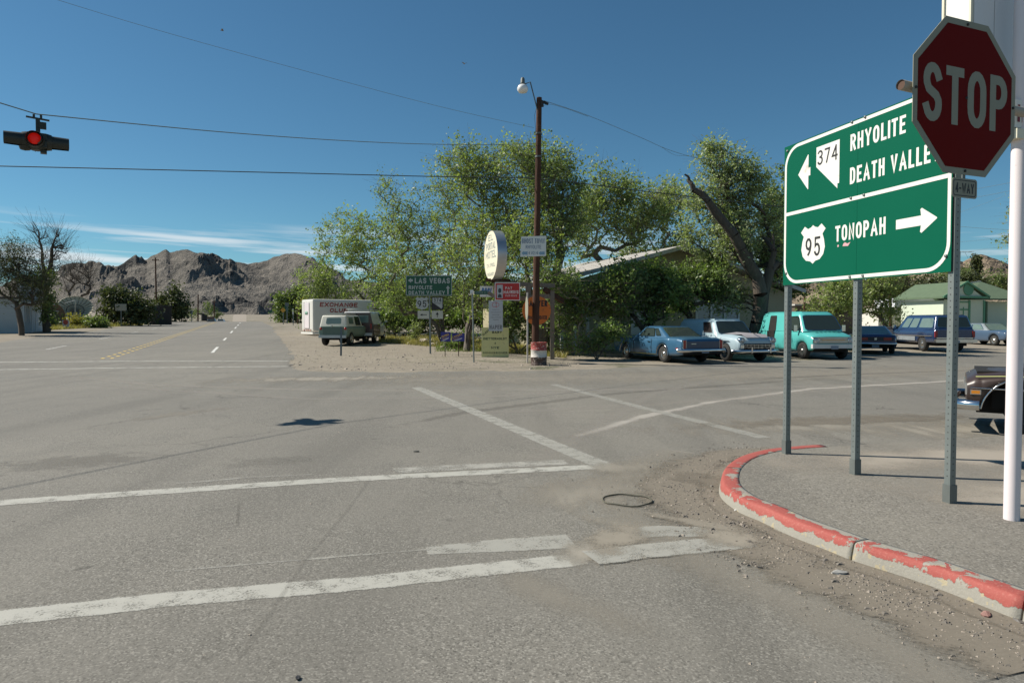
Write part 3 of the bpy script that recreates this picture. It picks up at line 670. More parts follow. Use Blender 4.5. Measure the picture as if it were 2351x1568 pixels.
def tree(name, label, cat, base, blobs, n, per, leaf, mleaf, mbark, r0, seed, clump=.42, stems=None, group=None, twigs=6, minr=.006, trunk=None, step=.6, flat=.75, asp=.55, droop=0, crown='crown', spray=5):
    """base: world point; blobs: (pixel x, y, half-width px, half-height px, distance offset)"""
    r = np.random.RandomState(seed); pyr = random.Random(seed)
    base = Vector(base); Y0 = base.y
    E = []
    for b_ in blobs:
        Y = Y0 + (b_[4] if len(b_) > 4 else 0); c = P(b_[0], b_[1], Y); rx = b_[2] * Y / 1567; rz = b_[3] * Y / 1567
        E.append((np.array(c - base), np.array([rx, min(rx, rz * 1.3) * .9, rz])))
    vol = np.array([e[1].prod() ** .8 for e in E]); vol /= vol.sum()
    cen = []
    for e, k in zip(E, r.multinomial(n, vol)):
        d = r.normal(size=(k, 3)); d /= np.linalg.norm(d, axis=1)[:, None] + 1e-9
        rad = r.uniform(0.08, 1, k) ** .5; cen.append(e[0] + d * rad[:, None] * e[1])
    cen = np.concatenate(cen); cen[:, 2] = np.maximum(cen[:, 2], .15)
    nodes = [np.zeros(3)]; par = [-1]
    force = {}
    if trunk:
        for tr in trunk:
            cur = 0
            for p in tr:
                q = np.array(P(p[0], p[1], Y0 + (p[2] if len(p) > 2 else 0)) - base)
                a_ = nodes[cur]; q = q + r.normal(size=3) * .03; nodes.append((a_ + q) / 2 + r.normal(size=3) * .085); par.append(cur); cur = len(nodes) - 1; force[cur] = r0 * (.97 - .86 * (tr.index(p) + .5) / len(tr)) * r.uniform(.9, 1.12)
                nodes.append(q); par.append(cur); cur = len(nodes) - 1; force[cur] = r0 * (.95 - .86 * (tr.index(p) + 1) / len(tr))
    else:
        ns = stems or 1
        for s_ in range(ns):
            tgt = E[s_ % len(E)][0] if ns > 1 else np.average([e[0] for e in E], axis=0, weights=vol)
            h = max(.4, tgt[2] * .55); cur = 0; k = max(2, int(h / .5))
            off = np.array([math.cos(s_ * 2.4) * .18, math.sin(s_ * 2.4) * .18, 0]) * (ns > 1)
            for i in range(1, k + 1):
                t = i / k; q = np.array([tgt[0] * t ** 1.5 * .55, tgt[1] * t ** 1.5 * .55, h * t]) + off * min(1, t * 3) + r.normal(size=3) * .05
                nodes.append(q); par.append(cur); cur = len(nodes) - 1
    order = np.argsort(np.linalg.norm(cen - nodes[-1], axis=1) + cen[:, 2] * .2)
    leafn = []
    for ci in order:
        c = cen[ci]; A = np.array(nodes); d = A - c; dist = np.linalg.norm(d, axis=1) + np.maximum(0, d[:, 2] + .2) * 1.5
        dist[0] += 3 if len(nodes) > 3 else 0
        j = int(np.argmin(dist)); a = A[j]; ln = np.linalg.norm(c - a); k = max(1, int(ln / step)); cur = j
        for i in range(1, k + 1):
            t = i / k; q = a + (c - a) * t + np.array([0, 0, -math.sin(t * math.pi) * .12 * ln]) + (r.normal(size=3) * .06 * ln if i < k else 0)
            nodes.append(q); par.append(cur); cur = len(nodes) - 1
        leafn.append(cur)
    A = np.array(nodes); par = np.array(par); cnt = np.full(len(A), .0)
    for j in leafn: cnt[j] += 1
    for i in range(len(A) - 1, 0, -1): cnt[i] = max(cnt[i], .25); cnt[par[i]] += cnt[i]
    rad = minr + (r0 - minr) * (cnt / cnt[0]) ** .72
    for i, v_ in force.items(): rad[i] = max(rad[i], v_)
    segs = [(A[par[i]], A[i], min(rad[par[i]], rad[i] * 1.35), rad[i]) for i in range(1, len(A))]
    if twigs:
        for j in leafn:
            for _ in range(twigs):
                d = r.normal(size=3) * clump * 1.15; d[2] = abs(d[2]) * .8 - .1 - droop; segs.append((A[j], A[j] + d, minr * .9, minr * .35))
    SV = []; SF = []; n5 = 5
    a_ = np.arange(n5) * 2 * math.pi / n5; ca, sa = np.cos(a_), np.sin(a_)
    p0 = np.array([s_[0] for s_ in segs]); p1 = np.array([s_[1] for s_ in segs]); q0 = np.array([s_[2] for s_ in segs]); q1 = np.array([s_[3] for s_ in segs])
    t = p1 - p0; t /= np.linalg.norm(t, axis=1)[:, None] + 1e-9
    up = np.where(np.abs(t[:, 2:3]) < .9, np.array([[0, 0, 1.]]), np.array([[1., 0, 0]])); x = np.cross(up, t); x /= np.linalg.norm(x, axis=1)[:, None] + 1e-9; y = np.cross(t, x)
    ringd = x[:, None, :] * ca[None, :, None] + y[:, None, :] * sa[None, :, None]
    V = np.concatenate([p0[:, None, :] + ringd * q0[:, None, None], p1[:, None, :] + ringd * q1[:, None, None]], axis=1).reshape(-1, 3)
    ns_ = len(segs); k = np.arange(n5); k2 = (k + 1) % n5
    f = np.stack([k, k2, k2 + n5, k + n5], 1)[None] + (np.arange(ns_) * 2 * n5)[:, None, None]; f = f.reshape(-1, 4)
    root = thing(name, label, cat, base, 0, group)
    npmesh('trunk', V, f, mbark, root, smooth=True)
    if per:
        cl_, kk_ = [], []
        for j in leafn:                          # leafy sprays: from each tip several shoots reach out and up, leaves sit along them
            a = A[j]; out_ = a - A[par[j]]; out_ /= np.linalg.norm(out_) + 1e-9
            ns2 = spray; q = r.uniform(.12, 1.6)
            for _ in range(ns2):
                d = out_ * .5 + r.normal(size=3) * .75 + np.array([0, 0, .25 - droop]); d /= np.linalg.norm(d) + 1e-9
                cl_.append((a, d * clump * r.uniform(1.0, 2.9))); kk_.append(max(1, int(per / ns2 * q)))
        st0 = np.repeat(np.array([c_[0] for c_ in cl_]), kk_, 0); sd0 = np.repeat(np.array([c_[1] for c_ in cl_]), kk_, 0); K = len(st0)
        clr = np.repeat(r.uniform(0, 1, len(cl_)), kk_)
        tt = r.uniform(-.15, 1, (K, 1)); pp = st0 + sd0 * tt + r.normal(size=(K, 3)) * clump * (.36 - .16 * tt) * np.array([1, 1, flat])
        pp[:, 2] = np.maximum(pp[:, 2], .04)
        nn = r.normal(size=(K, 3)) + np.array([S.x * .3, S.y * .3, .5]); nn /= np.linalg.norm(nn, axis=1)[:, None]
        uu = np.cross(nn, r.normal(size=(K, 3))); uu /= np.linalg.norm(uu, axis=1)[:, None] + 1e-9; vv = np.cross(nn, uu)
        sz = leaf * r.uniform(.45, 1.45, K)[:, None]
        quad = np.stack([pp - uu * sz * .5, pp + vv * sz * .5 * asp - uu * sz * .05, pp + uu * sz * .5 + nn * sz * .12, pp - vv * sz * .5 * asp - uu * sz * .05], 1).reshape(-1, 3)
        fr_ = np.arange(K * 4).reshape(-1, 4); val = np.clip(.45 * clr + .55 * r.uniform(0, 1, K), 0, 1)
        o = npmesh(crown, quad, fr_, mleaf, root); o.data.attributes.new('rnd', 'FLOAT', 'POINT').data.foreach_set('value', np.repeat(val, 4).astype(np.float32))
    return root
def npmesh(name, V, F, mat, parent=None, smooth=False):
    me = bpy.data.meshes.new(name); me.vertices.add(len(V)); me.vertices.foreach_set('co', np.asarray(V, dtype=np.float32).ravel())
    n = F.shape[1]; me.loops.add(F.size); me.loops.foreach_set('vertex_index', F.ravel().astype(np.int32))
    me.polygons.add(len(F)); me.polygons.foreach_set('loop_start', (np.arange(len(F)) * n).astype(np.int32))
    try: me.polygons.foreach_set('loop_total', np.full(len(F), n, dtype=np.int32))
    except Exception: pass
    me.materials.append(mat); me.update(calc_edges=True)
    if smooth: me.polygons.foreach_set('use_smooth', [True] * len(F))
    o = bpy.data.objects.new(name, me); C.objects.link(o)
    if parent is not None: o.parent = parent
    return o
GR = 'elms of the yard grove'
T = tree
T('elm_tree', 'leftmost elm of the yard grove, behind the white trailer', 'tree', GY(845, 60), [(800, 560, 75, 70), (740, 640, 55, 70), (870, 590, 70, 110), (830, 690, 110, 50), (720, 690, 38, 45), (900, 680, 55, 60)], 400, 60, .20, M_leaf, M_bark, .26, 11, .55, group=GR, step=.8)
T('elm_tree', 'tall elm of the grove right behind the green town sign', 'tree', G(1020, 790), [(935, 500, 62, 85), (1010, 560, 80, 110), (930, 640, 90, 80), (1040, 430, 60, 60), (890, 440, 25, 28), (1010, 690, 80, 50), (925, 700, 35, 30)], 430, 58, .13, M_leaf, M_bark, .22, 12, .46, stems=3, group=GR)
T('elm_tree', 'tallest elm of the grove, behind the oval motel sign', 'tree', G(1072, 806), [(1130, 400, 95, 70), (1060, 380, 50, 50), (1150, 500, 110, 80), (1080, 600, 90, 80), (1250, 400, 60, 45), (1190, 600, 70, 80), (1110, 690, 75, 40)], 480, 58, .125, M_leaf, M_bark, .2, 13, .45, stems=5, group=GR, twigs=7)
T('elm_tree', 'elm of the grove whose crown shows right of the wooden pole', 'tree', GY(1240, 31), [(1270, 430, 70, 80), (1200, 370, 60, 45), (1290, 520, 60, 80), (1210, 560, 60, 70), (1300, 380, 28, 26), (1230, 600, 40, 40, -1.2)], 370, 60, .125, M_leaf, M_bark, .22, 14, .42, group=GR, twigs=7,
  trunk=[[(1238, 720), (1210, 620), (1190, 500)], [(1262, 700), (1285, 580), (1290, 520)]])
T('elm_tree', 'thin elm with see-through crown above the house eave', 'tree', GY(1390, 44), [(1370, 480, 60, 70), (1430, 450, 50, 45), (1340, 560, 40, 45), (1450, 520, 50, 50), (1380, 400, 22, 30), (1500, 480, 40, 50)], 240, 60, .18, M_leaf, M_bark, .2, 15, .55, group=GR, twigs=8, step=.8)
T('elm_tree', 'sparse elm with pale fanning branches behind the house ridge', 'tree', GY(1500, 46), [(1530, 470, 60, 60), (1480, 500, 50, 55), (1560, 560, 50, 40), (1470, 590, 60, 40)], 190, 50, .18, M_leaf, M_barkp, .18, 16, .5, group=GR, twigs=14, step=.8)
T('shade_tree', 'bushy dark tree with white crooked stems in front of the house', 'tree', G(1322, 816), [(1310, 690, 60, 50), (1285, 640, 45, 34, -1.6), (1370, 680, 60, 34), (1300, 740, 40, 30), (1410, 705, 50, 40)], 210, 55, .14, M_leaf3, M_barkp, .12, 17, .36, stems=5, twigs=10, group='shade trees before the house')
T('shade_tree', 'dark broad-leaved tree behind the blue coupe', 'tree', GY(1505, 31.5), [(1450, 660, 60, 60), (1430, 650, 45, 34, -2), (1530, 670, 60, 45), (1510, 630, 40, 26), (1480, 715, 55, 30)], 220, 55, .16, M_leaf3, M_barkd, .2, 18, .38, stems=2, group='shade trees before the house')
T('shade_tree', 'drooping broad-leaved tree before the house window', 'tree', GY(1570, 33.5), [(1585, 640, 45, 34), (1625, 660, 40, 40), (1560, 690, 35, 35)], 150, 58, .15, M_leaf3, M_barkd, .16, 19, .38, group='shade trees before the house')
T('shade_tree', 'low leafy tree behind the yellow board', 'tree', G(1190, 812), [(1190, 730, 50, 45), (1165, 690, 40, 45), (1230, 770, 35, 35), (1150, 770, 30, 35)], 120, 50, .15, M_leaf3, M_bark, .08, 20, .34, stems=4, group='shade trees before the house')
T('cottonwood_tree', 'big cottonwood with a leaning broken trunk beside the turquoise van', 'tree', GY(1742, 32.5), [(1655, 390, 55, 66, 1.0), (1705, 430, 58, 60, 1.0), (1660, 505, 55, 55, 1.2), (1630, 440, 30, 30, .2), (1690, 560, 50, 45, .1), (1605, 470, 28, 36, 1.6), (1598, 540, 34, 36, 1.8), (1720, 540, 70, 70, 2), (1640, 590, 50, 50, 2), (1775, 600, 38, 70, 1.5), (1680, 690, 60, 34, .8), (1640, 345, 20, 25, 1.2), (1770, 480, 30, 45, 1.5)], 640, 62, .13, M_leaf2, M_barkd, .46, 21, .40,
  trunk=[[(1741, 740), (1745, 690), (1742, 645)], [(1741, 742), (1744, 700), (1738, 640, -.3), (1700, 575, -.7), (1660, 510, -1), (1625, 462, -1.2), (1590, 436, -1.3), (1580, 418, -1.3), (1570, 402, -1.4)], [(1744, 730), (1765, 620), (1775, 540)]])
T('elm_tree', 'dark elm crown touching the left edge of the big green sign', 'tree', GY(1800, 40), [(1790, 470, 40, 70), (1790, 580, 45, 60), (1830, 540, 40, 90), (1800, 660, 50, 40)], 260, 75, .17, M_leaf3, M_barkd, .24, 22, .45, group=GR, step=.8)
T('yard_tree', 'dark green tree closing off the yard behind the town sign', 'tree', GY(960, 55), [(940, 690, 60, 45), (1000, 700, 60, 45), (900, 720, 40, 30)], 200, 60, .22, M_leaf3, M_barkd, .2, 71, .6, stems=3, step=1, group='trees at the back of the yard')
T('yard_tree', 'dark green tree closing off the yard behind the motel drum', 'tree', GY(1110, 52), [(1080, 690, 60, 50), (1150, 700, 60, 45), (1110, 650, 50, 40)], 220, 60, .21, M_leaf3, M_barkd, .2, 72, .6, stems=3, step=1, group='trees at the back of the yard')
T('yard_tree', 'low bushy tree at the back of the yard left of the green town sign', 'bush', GY(905, 50), [(890, 735, 45, 16), (960, 738, 50, 16), (1040, 738, 50, 16), (1120, 740, 50, 16)], 220, 60, .2, M_leaf3, M_barkd, .1, 73, .4, stems=4, step=1, group='trees at the back of the yard')
T('leafy_shrub', 'leafy shrub at the foot of the elms behind the campaign signs', 'shrub', G(1060, 803), [(1040, 790, 26, 20), (1070, 780, 22, 22)], 40, 60, .10, M_leaf3, M_bark, .04, 23, .22, stems=3)
T('leafy_shrub', 'dark shrub behind the bumper of the old panel truck', 'shrub', GY(1370, 27.6), [(1340, 790, 60, 18), (1400, 770, 40, 20)], 60, 60, .11, M_leaf3, M_bark, .05, 24, .26, stems=4)
T('yard_tree', 'pale leafy tree beyond the turquoise van', 'tree', GY(1905, 50), [(1900, 700, 45, 35), (1870, 740, 40, 25), (1940, 680, 40, 40)], 150, 55, .19, M_leaf, M_bark, .16, 25, .55, stems=2, step=.8)
T('yard_tree', 'bushy tree in front of the white mobile home', 'tree', GY(2040, 52), [(1985, 690, 40, 45), (2035, 715, 35, 30), (2020, 655, 40, 35), (2070, 755, 14, 16)], 180, 55, .18, M_leaf, M_bark, .18, 26, .5, stems=1, step=.8)
T('yard_tree', 'dense dark tree behind the mobile home', 'tree', GY(2110, 85), [(2090, 665, 55, 32), (2140, 670, 40, 30), (2040, 670, 40, 25)], 170, 60, .30, M_leaf4, M_barkd, .25, 27, .8, step=1.2)
T('yard_tree', 'grey green tree left of the cypress', 'tree', GY(2200, 95), [(2195, 645, 30, 22), (2225, 640, 24, 18), (2165, 660, 25, 22)], 120, 60, .3, M_leaf5, M_barkd, .2, 28, .8, step=1.2)
T('yard_tree', 'bushes on the slope right of the cypress', 'bushes', GY(2300, 110), [(2285, 652, 30, 14), (2330, 655, 30, 20), (2360, 640, 20, 30)], 110, 60, .32, M_leaf5, M_barkd, .2, 29, .8, step=1.2)
T('cypress_tree', 'slender dark cypress behind the green roofed house', 'tree', GY(2240, 78), [(2240, 625, 8, 38), (2240, 600, 5, 22), (2240, 650, 8, 14)], 90, 90, .24, M_leaf4, M_barkd, .12, 30, .22, step=1, twigs=0, flat=1.8)
T('clipped_hedge', 'dark round hedge under the cypress', 'hedge', GY(2228, 74), [(2228, 650, 36, 9), (2228, 655, 30, 12)], 70, 90, .24, M_leaf4, M_barkd, .12, 31, .5, step=1, twigs=0)
T('roadside_tree', 'tree at the right edge of the picture, behind the white pole', 'tree', GY(2395, 46), [(2385, 480, 50, 70), (2360, 560, 22, 50), (2400, 620, 45, 90), (2365, 690, 22, 40), (2315, 560, 9, 14)], 260, 50, .17, M_leaf2, M_bark, .28, 32, .5, step=.8)
T('tamarisk_tree', 'feathery dark tree before the white sided house', 'tree', G(50, 770), [(40, 590, 38, 40), (20, 640, 40, 50), (75, 640, 40, 45), (90, 665, 22, 40), (-20, 620, 40, 50), (50, 690, 55, 22)], 260, 40, .20, M_leaf4, M_barkd, .2, 33, .55, step=.8, twigs=10, asp=.25)
T('bare_tree', 'tall nearly bare tree beside the white sided house', 'tree', GY(107, 56), [(95, 560, 20, 45), (135, 560, 18, 40), (112, 610, 26, 36), (150, 575, 10, 18), (84, 530, 8, 22)], 60, 0, .2, M_leaf4, M_barkd, .28, 34, .8, twigs=7, minr=.011, step=1.0, droop=-.5,
  trunk=[[(107, 740), (106, 700), (105, 660), (100, 600), (90, 550), (78, 512)], [(106, 670), (115, 620), (120, 570), (135, 525)]])
T('ivy_growth', 'green leaves climbing the lower trunk of the bare tree', 'foliage', GY(108, 55.6), [(108, 690, 14, 55), (95, 650, 14, 22), (120, 640, 8, 20)], 70, 45, .2, M_leaf5, M_barkd, .05, 35, .4, twigs=0)
T('bare_tree', 'bare spreading tree behind the satellite dish', 'tree', GY(183, 92), [(170, 625, 26, 30), (195, 625, 20, 32), (155, 650, 14, 24), (205, 655, 12, 24)], 60, 0, .2, M_leaf4, M_barkd, .25, 36, 1.1, stems=4, twigs=7, minr=.014, step=1.5, droop=-.6)
T('dark_oleander', 'big dark leafed bush with pale leaf tips by the far roadside', 'bush', G(262, 748), [(262, 690, 24, 24), (290, 700, 30, 30), (255, 720, 20, 28), (300, 725, 45, 22), (335, 715, 18, 22)], 210, 55, .34, M_leaf4, M_barkd, .2, 37, .6, stems=3, step=1)
T('roadside_tree', 'dark conical tree right of the tall far pole', 'tree', G(403, 739), [(403, 695, 12, 34), (405, 715, 24, 22), (375, 705, 20, 24)], 140, 60, .4, M_leaf4, M_barkd, .2, 38, .8, step=1.2)
T('roadside_bush', 'rounded green bushes at the crest of the far road', 'bush', G(483, 737), [(478, 705, 15, 12), (488, 720, 20, 16), (440, 722, 26, 14), (500, 728, 12, 9)], 150, 60, .5, M_leaf5, M_barkd, .2, 39, 1.0, step=1.5)
T('roadside_tree', 'bright green trees far right of the road crest', 'trees', G(665, 741), [(652, 703, 16, 18), (680, 712, 14, 22), (690, 690, 14, 30), (665, 725, 26, 12)], 190, 60, .4, M_leaf5, M_barkd, .2, 40, .8, step=1.2)
for i, (x, Y, w_, h, lab) in enumerate(((200, 72, 16, 8, 'green weeds at the edge of the far road shoulder'), (173, 70, 12, 11, 'yellow flowering rabbitbrush below the satellite dish'), (225, 70, 18, 6, 'low green weeds before the small red sign'), (110, 66, 10, 6, 'straggly weeds beside the bare tree foot'), (20, 110, 10, 8, 'weeds behind the white sided house'))):
    T('roadside_bush', lab, 'bush', GY(x, Y), [(x, 750 - h * .4 - (2 if i else 0), w_, h)], 40, 70, .2, M_leafy if i == 1 else M_leaf5, M_bark, .04, 50 + i, .4, twigs=2)
T('yard_shrub', 'small bright shrub by the wire fence near the white van', 'shrub', G(905, 775), [(905, 757, 14, 16), (895, 768, 10, 8)], 30, 60, .10, M_leaf, M_bark, .03, 60, .22)
T('yard_shrub', 'young yellowish shrub left of the town sign post', 'shrub', G(958, 786), [(958, 755, 12, 12), (950, 770, 9, 9)], 24, 50, .10, M_leaf2, M_bark, .025, 61, .2)
# grass and litter of the yard
def tufts(name, n, fpos, h, mat, seed, label, cat='grass', spread=.5):
    r = np.random.RandomState(seed); pr = random.Random(seed); p = np.array([fpos(pr) for _ in range(n)])
    a = r.uniform(0, 6.28, n); d = np.stack([np.cos(a), np.sin(a), np.zeros(n)], 1); hh = h * r.uniform(.4, 1.2, n)[:, None]; ln = r.normal(size=(n, 3)) * spread; ln[:, 2] = 0
    w_ = .02 * (h / .3)
    V = np.stack([p - d * w_, p + d * w_, p + ln * hh + np.array([0, 0, 1]) * hh], 1).reshape(-1, 3)
    o = npmesh(name, V, np.arange(n * 3).reshape(-1, 3), mat); o.data.attributes.new('rnd', 'FLOAT', 'POINT').data.foreach_set('value', np.repeat(r.uniform(0, 1, n), 3).astype(np.float32))
    o['kind'] = 'stuff'; o['label'] = label; o['category'] = cat; return o
M_dry = leafmat('dry yellow grass', (.16, .14, .05), (.38, .33, .13), (.5, .44, .2), .3)
def yard(r):
    x = r.uniform(870, 1300); y = r.uniform(772 + max(0, (x - 1000)) * .1, 786 + (x - 870) * .085); q = G(x, y); return (q.x, q.y, q.z)
tufts('yard_grass', 14000, yard, .26, M_dry, 3, 'dry yellow grass in the fenced yard')
def yard2(r):
    x = r.uniform(1000, 1330); q = G(x, r.uniform(792, 808)); return (q.x, q.y, q.z)
tufts('yard_weeds', 3500, yard2, .2, M_leaf5, 4, 'green weeds under the elms')
def lit(r):
    x = r.uniform(1290, 1780); q = G(x, r.uniform(795, 822)); return (q.x, q.y, q.z)
tufts('leaf_litter', 5000, lit, .07, M_dry, 5, 'leaf litter under the trees by the parked cars', spread=1.6)
def sh(r):
    x = r.choice([r.gauss(1060, 30), r.gauss(985, 20), r.gauss(1180, 30), r.gauss(1560, 40), r.gauss(700, 20)]); q = G(x, r.uniform(816, 832)); return (q.x, q.y, q.z)
tufts('shoulder_weeds', 260, sh, .07, M_leaf5, 6, 'sparse weeds on the gravel shoulder', spread=1.0)
def farw(r):
    x = r.uniform(100, 390); y = 757 - (x - 100) * .055 + r.uniform(-3, 2); q = G(x, y); return (q.x, q.y, q.z)
tufts('verge_grass', 5000, farw, .45, M_dry, 7, 'dry grass along the far verge')
# ------------------------------------------------------------------ materials for made things
W_ = pm('white sign face', (.78, .76, .70), .5, var=.05, dirt=(.6, .56, .48), dthr=.62)
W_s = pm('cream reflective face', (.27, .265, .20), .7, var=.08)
GRN = pm('highway green', (.0015, .105, .058), .6, var=.08, scale=1.5)
GRN2 = pm('faded dark green', (.012, .085, .045), .5, var=.15)
RED = pm('stop sign red', (.13, .0055, .0035), .7, var=.12, scale=1.2)
for m_ in (GRN, RED): m_.node_tree.nodes['Principled BSDF'].inputs['Specular IOR Level'].default_value = .08
BLK = pm('black lettering', (.02, .02, .02), .6, var=.2)
GAL = pm('galvanised steel', (.20, .225, .215), .5, .4, var=.2, scale=8)
GALD = pm('dull galvanised steel', (.15, .165, .155), .6, .3, var=.25, scale=8)
WHP = pm('white painted pipe', (.80, .72, .72), .4, var=.07, scale=2, dirt=(.6, .5, .48), dthr=.64)
WOODP = bark('creosoted pole wood', (.025, .011, .007), (.12, .048, .022), .6)
WOOD = bark('weathered timber', (.13, .10, .075), (.30, .25, .19))
HOLE = pm('punched hole', (.03, .03, .03), .8)
ORG = pm('orange plywood', (.72, .17, .02), .6, var=.15, dirt=(.5, .13, .03))
MRED = pm('campaign red', (.50, .03, .025), .5, var=.15)
CREAM = pm('yellow painted board', (.62, .60, .28), .7, var=.1, dirt=(.5, .47, .25))
GREYB = pm('faded grey poster', (.50, .52, .53), .7, var=.12)
BLUE = pm('campaign blue', (.03, .03, .22), .5, var=.2)
ALU = pm('bare aluminium', (.55, .57, .58), .35, .8, var=.1)
RUST = pm('rusty drum', (.10, .05, .03), .8, var=.4, dirt=(.3, .25, .2), dscale=3)
GLS = pm('dark window glass', (.03, .04, .045), .06, var=.1)
def root_sign(name, label, a, b, cat='road sign', group=None):
    """frame with local x from a to b as the viewer reads it, local -y towards the reader"""
    d = b - a; return thing(name, label, cat, a, math.atan2(d.y, d.x), group), math.hypot(d.x, d.y)
def holes(parent, x, y, z0, z1, r, axis):
    mb = MB(); z = z0
    while z < z1:
        pts = [(math.cos(k * math.pi / 3) * r, math.sin(k * math.pi / 3) * r) for k in range(6)]
        if axis == 'y': mb.add([(x + p[0], y, z + p[1]) for p in pts], [tuple(range(6))])
        else: mb.add([(x, y + p[0], z + p[1]) for p in pts], [tuple(range(6))])
        z += .0508
    return mb
# ---- the big green guide sign on three perforated posts
A0 = Vector((3.07, 7.60, ZS)); A1 = Vector((3.57, 5.53, ZS))
sg, SW = root_sign('guide_sign', 'big green guide sign for two towns and a valley on three punched steel posts', A0, A1)
def apos(a): return a * SW
for zz, (z0_, z1_) in (('u', (2.71, 3.47)), ('l', (1.945, 2.71))):
    pass
B0, B1 = 2.0 - ZS, 3.52 - ZS; MIDX = apos(.513)
for x0_, x1_, cut in ((-.03, MIDX - .0012, 0), (MIDX + .0012, SW + .015, 1)):
    MB().plate([(x0_, B0), (x1_, B0), (x1_, B1), (x0_, B1)], -.045, -.041).build('panel', GRN, sg)
ob_ = rrect(-.018, SW + .005, B0 + .012, B1 - .012, .23, 10); ib_ = rrect(-.018 + .032, SW + .005 - .032, B0 + .044, B1 - .044, .2, 10)
MB().ring(ob_, ib_, -.0465).build('border', W_, sg)
zd = 2.775 - ZS
MB().plate([(.014, zd - .018), (SW - .026, zd - .018), (SW - .026, zd + .018), (.014, zd + .018)], -.0472, -.0468).build('dividing_line', W_, sg)
yl = -.0466
text(MB(), 'RHYOLITE', apos(.466), 3.235 - ZS, .158, yl, width=apos(.781 - .466), t=.165, gap=.22).build('lettering', W_, sg)
text(MB(), 'DEATH VALLEY', apos(.466), 2.918 - ZS, .158, yl, width=apos(.951 - .466), t=.165, gap=.22).build('lettering', W_, sg)
text(MB(), 'TONOPAH', apos(.375), 2.388 - ZS, .155, yl, width=apos(.682 - .375), t=.165, gap=.22).build('lettering', W_, sg)
a = apos(.176); t_ = apos(.10); zc = 3.17 - ZS
MB().plate([(t_, zc), (a - .005, zc + .18), (a + .004, zc + .18), (a + .004, zc + .042), (a + .035, zc + .042), (a + .035, zc - .042), (a + .004, zc - .042), (a + .004, zc - .18), (a - .005, zc - .18)], yl, yl + .0005).build('left_arrow', W_, sg)
x0_, x1_ = apos(.738), apos(.941); zc = 2.452 - ZS; xh = apos(.865)
MB().plate([(x0_, zc - .042), (xh, zc - .042), (xh - .008, zc - .095), (xh + .008, zc - .105), (x1_, zc - .004), (x1_, zc + .004), (xh + .008, zc + .105), (xh - .008, zc + .095), (xh, zc + .042), (x0_, zc + .042)], yl, yl + .0005).build('right_arrow', W_, sg)
x0_, x1_ = apos(.236), apos(.396)
o = MB().plate([(x0_ + p[0] * (x1_ - x0_), 2.915 - ZS + p[1] * .475) for p in NEV], yl, yl + .0005).build('state_route_shield', W_, sg)
text(MB(), '374', x0_ + .02, 3.20 - ZS, .15, yl - .0006, width=x1_ - x0_ - .045, t=.13, gap=.2).build('numerals', BLK, o)
xc = apos(.218); o = MB().plate([(xc + p[0] * .385, 2.40 - ZS + p[1] * .40) for p in SHIELD], yl, yl + .0005).build('route_shield', W_, sg)
text(MB(), '95', xc, 2.275 - ZS, .2, yl - .0006, width=.235, t=.13, gap=.28, center=True).build('numerals', BLK, o)
GRF = pm('pink scrawl', (.62, .36, .38), .6, var=.2)
MB().plate(circ(apos(.395), 2.345 - ZS, .012, 10), yl, yl + .0005).build('graffiti_mark', GRF, sg)
MB().plate([(apos(.425), 2.335 - ZS), (apos(.46), 2.33 - ZS), (apos(.475), 2.365 - ZS), (apos(.455), 2.355 - ZS), (apos(.44), 2.37 - ZS), (apos(.43), 2.36 - ZS)], yl, yl + .0005).build('graffiti_mark', GRF, sg)
for ax in (.012, .475, .555, .985):
    for zz in (B0 + .03, zd + .01, B1 - .012) if ax not in (.012, .985) else (B0 + .13, B1 - .05): MB().lathe([(.0, -.012), (.012, -.010), (.014, 0)], 8, Matrix.Translation((apos(ax), yl, zz)), axis='y').build('bolt', GAL, sg)
px = [0.0, apos(.50), SW - .0]
for i, x in enumerate(px):
    w2 = .028
    lp = MB().box((x, 0, (B1 - .06) / 2), (w2 * 2, w2 * 2, B1 - .06)).build('post', GAL, sg)
    h1 = holes(None, x, -w2 - .0006, .22, B0 - .03, .006, 'y'); h2 = holes(None, x + w2 + .0006, 0, .22, B1 - .1, .006, 'x'); h3 = holes(None, x - w2 - .0006, 0, .22, B1 - .1, .006, 'x')
    for h_ in (h2, h3): h1.add(h_.v, h_.f)
    h1.build('punched_holes', HOLE, lp, kind='stuff')
    MB().box((x, 0, .075), (.072, .072, .15)).build('base_sleeve', GALD, sg)
# ---- white pipe pole carrying the stop sign and the lit box sign
pb = G(2322, 1192, ZS)
pole = thing('sign_pole', 'thick white pipe pole standing on the sidewalk, carrying the white box sign', 'pole', pb)
MB().tube([(0, 0, 0), (0, 0, 5.6)], .052, 20).build('pipe', WHP, pole)
SL = Vector((2.60, 4.42, 0)); SR = Vector((3.54, 4.81, 0)); sc0 = P(2218, 226, 4.62); 
mid_ = (SL + SR) / 2; stz = sc0.z
dirS = (SR - SL).normalized()
stop, _ = root_sign('stop_sign', 'red octagonal stop sign seen from its shaded side, in front of the green sign', Vector((sc0.x, sc0.y, stz)), Vector((sc0.x, sc0.y, stz)) + dirS, 'stop sign')
rs = .51 / math.cos(math.pi / 8)
MB().plate([(p[0], p[1]) for p in circ(0, 0, rs, 8, a0=math.pi / 8)], 0, .004).build('plate', W_s, stop)
MB().plate([(p[0], p[1]) for p in circ(0, 0, rs - .046, 8, a0=math.pi / 8)], -.0012, -.0004).build('red_field', RED, stop)
text(MB(), 'STOP', 0, -.19, .38, -.002, width=.84, t=.165, gap=.16, center=True).build('lettering', W_s, stop)
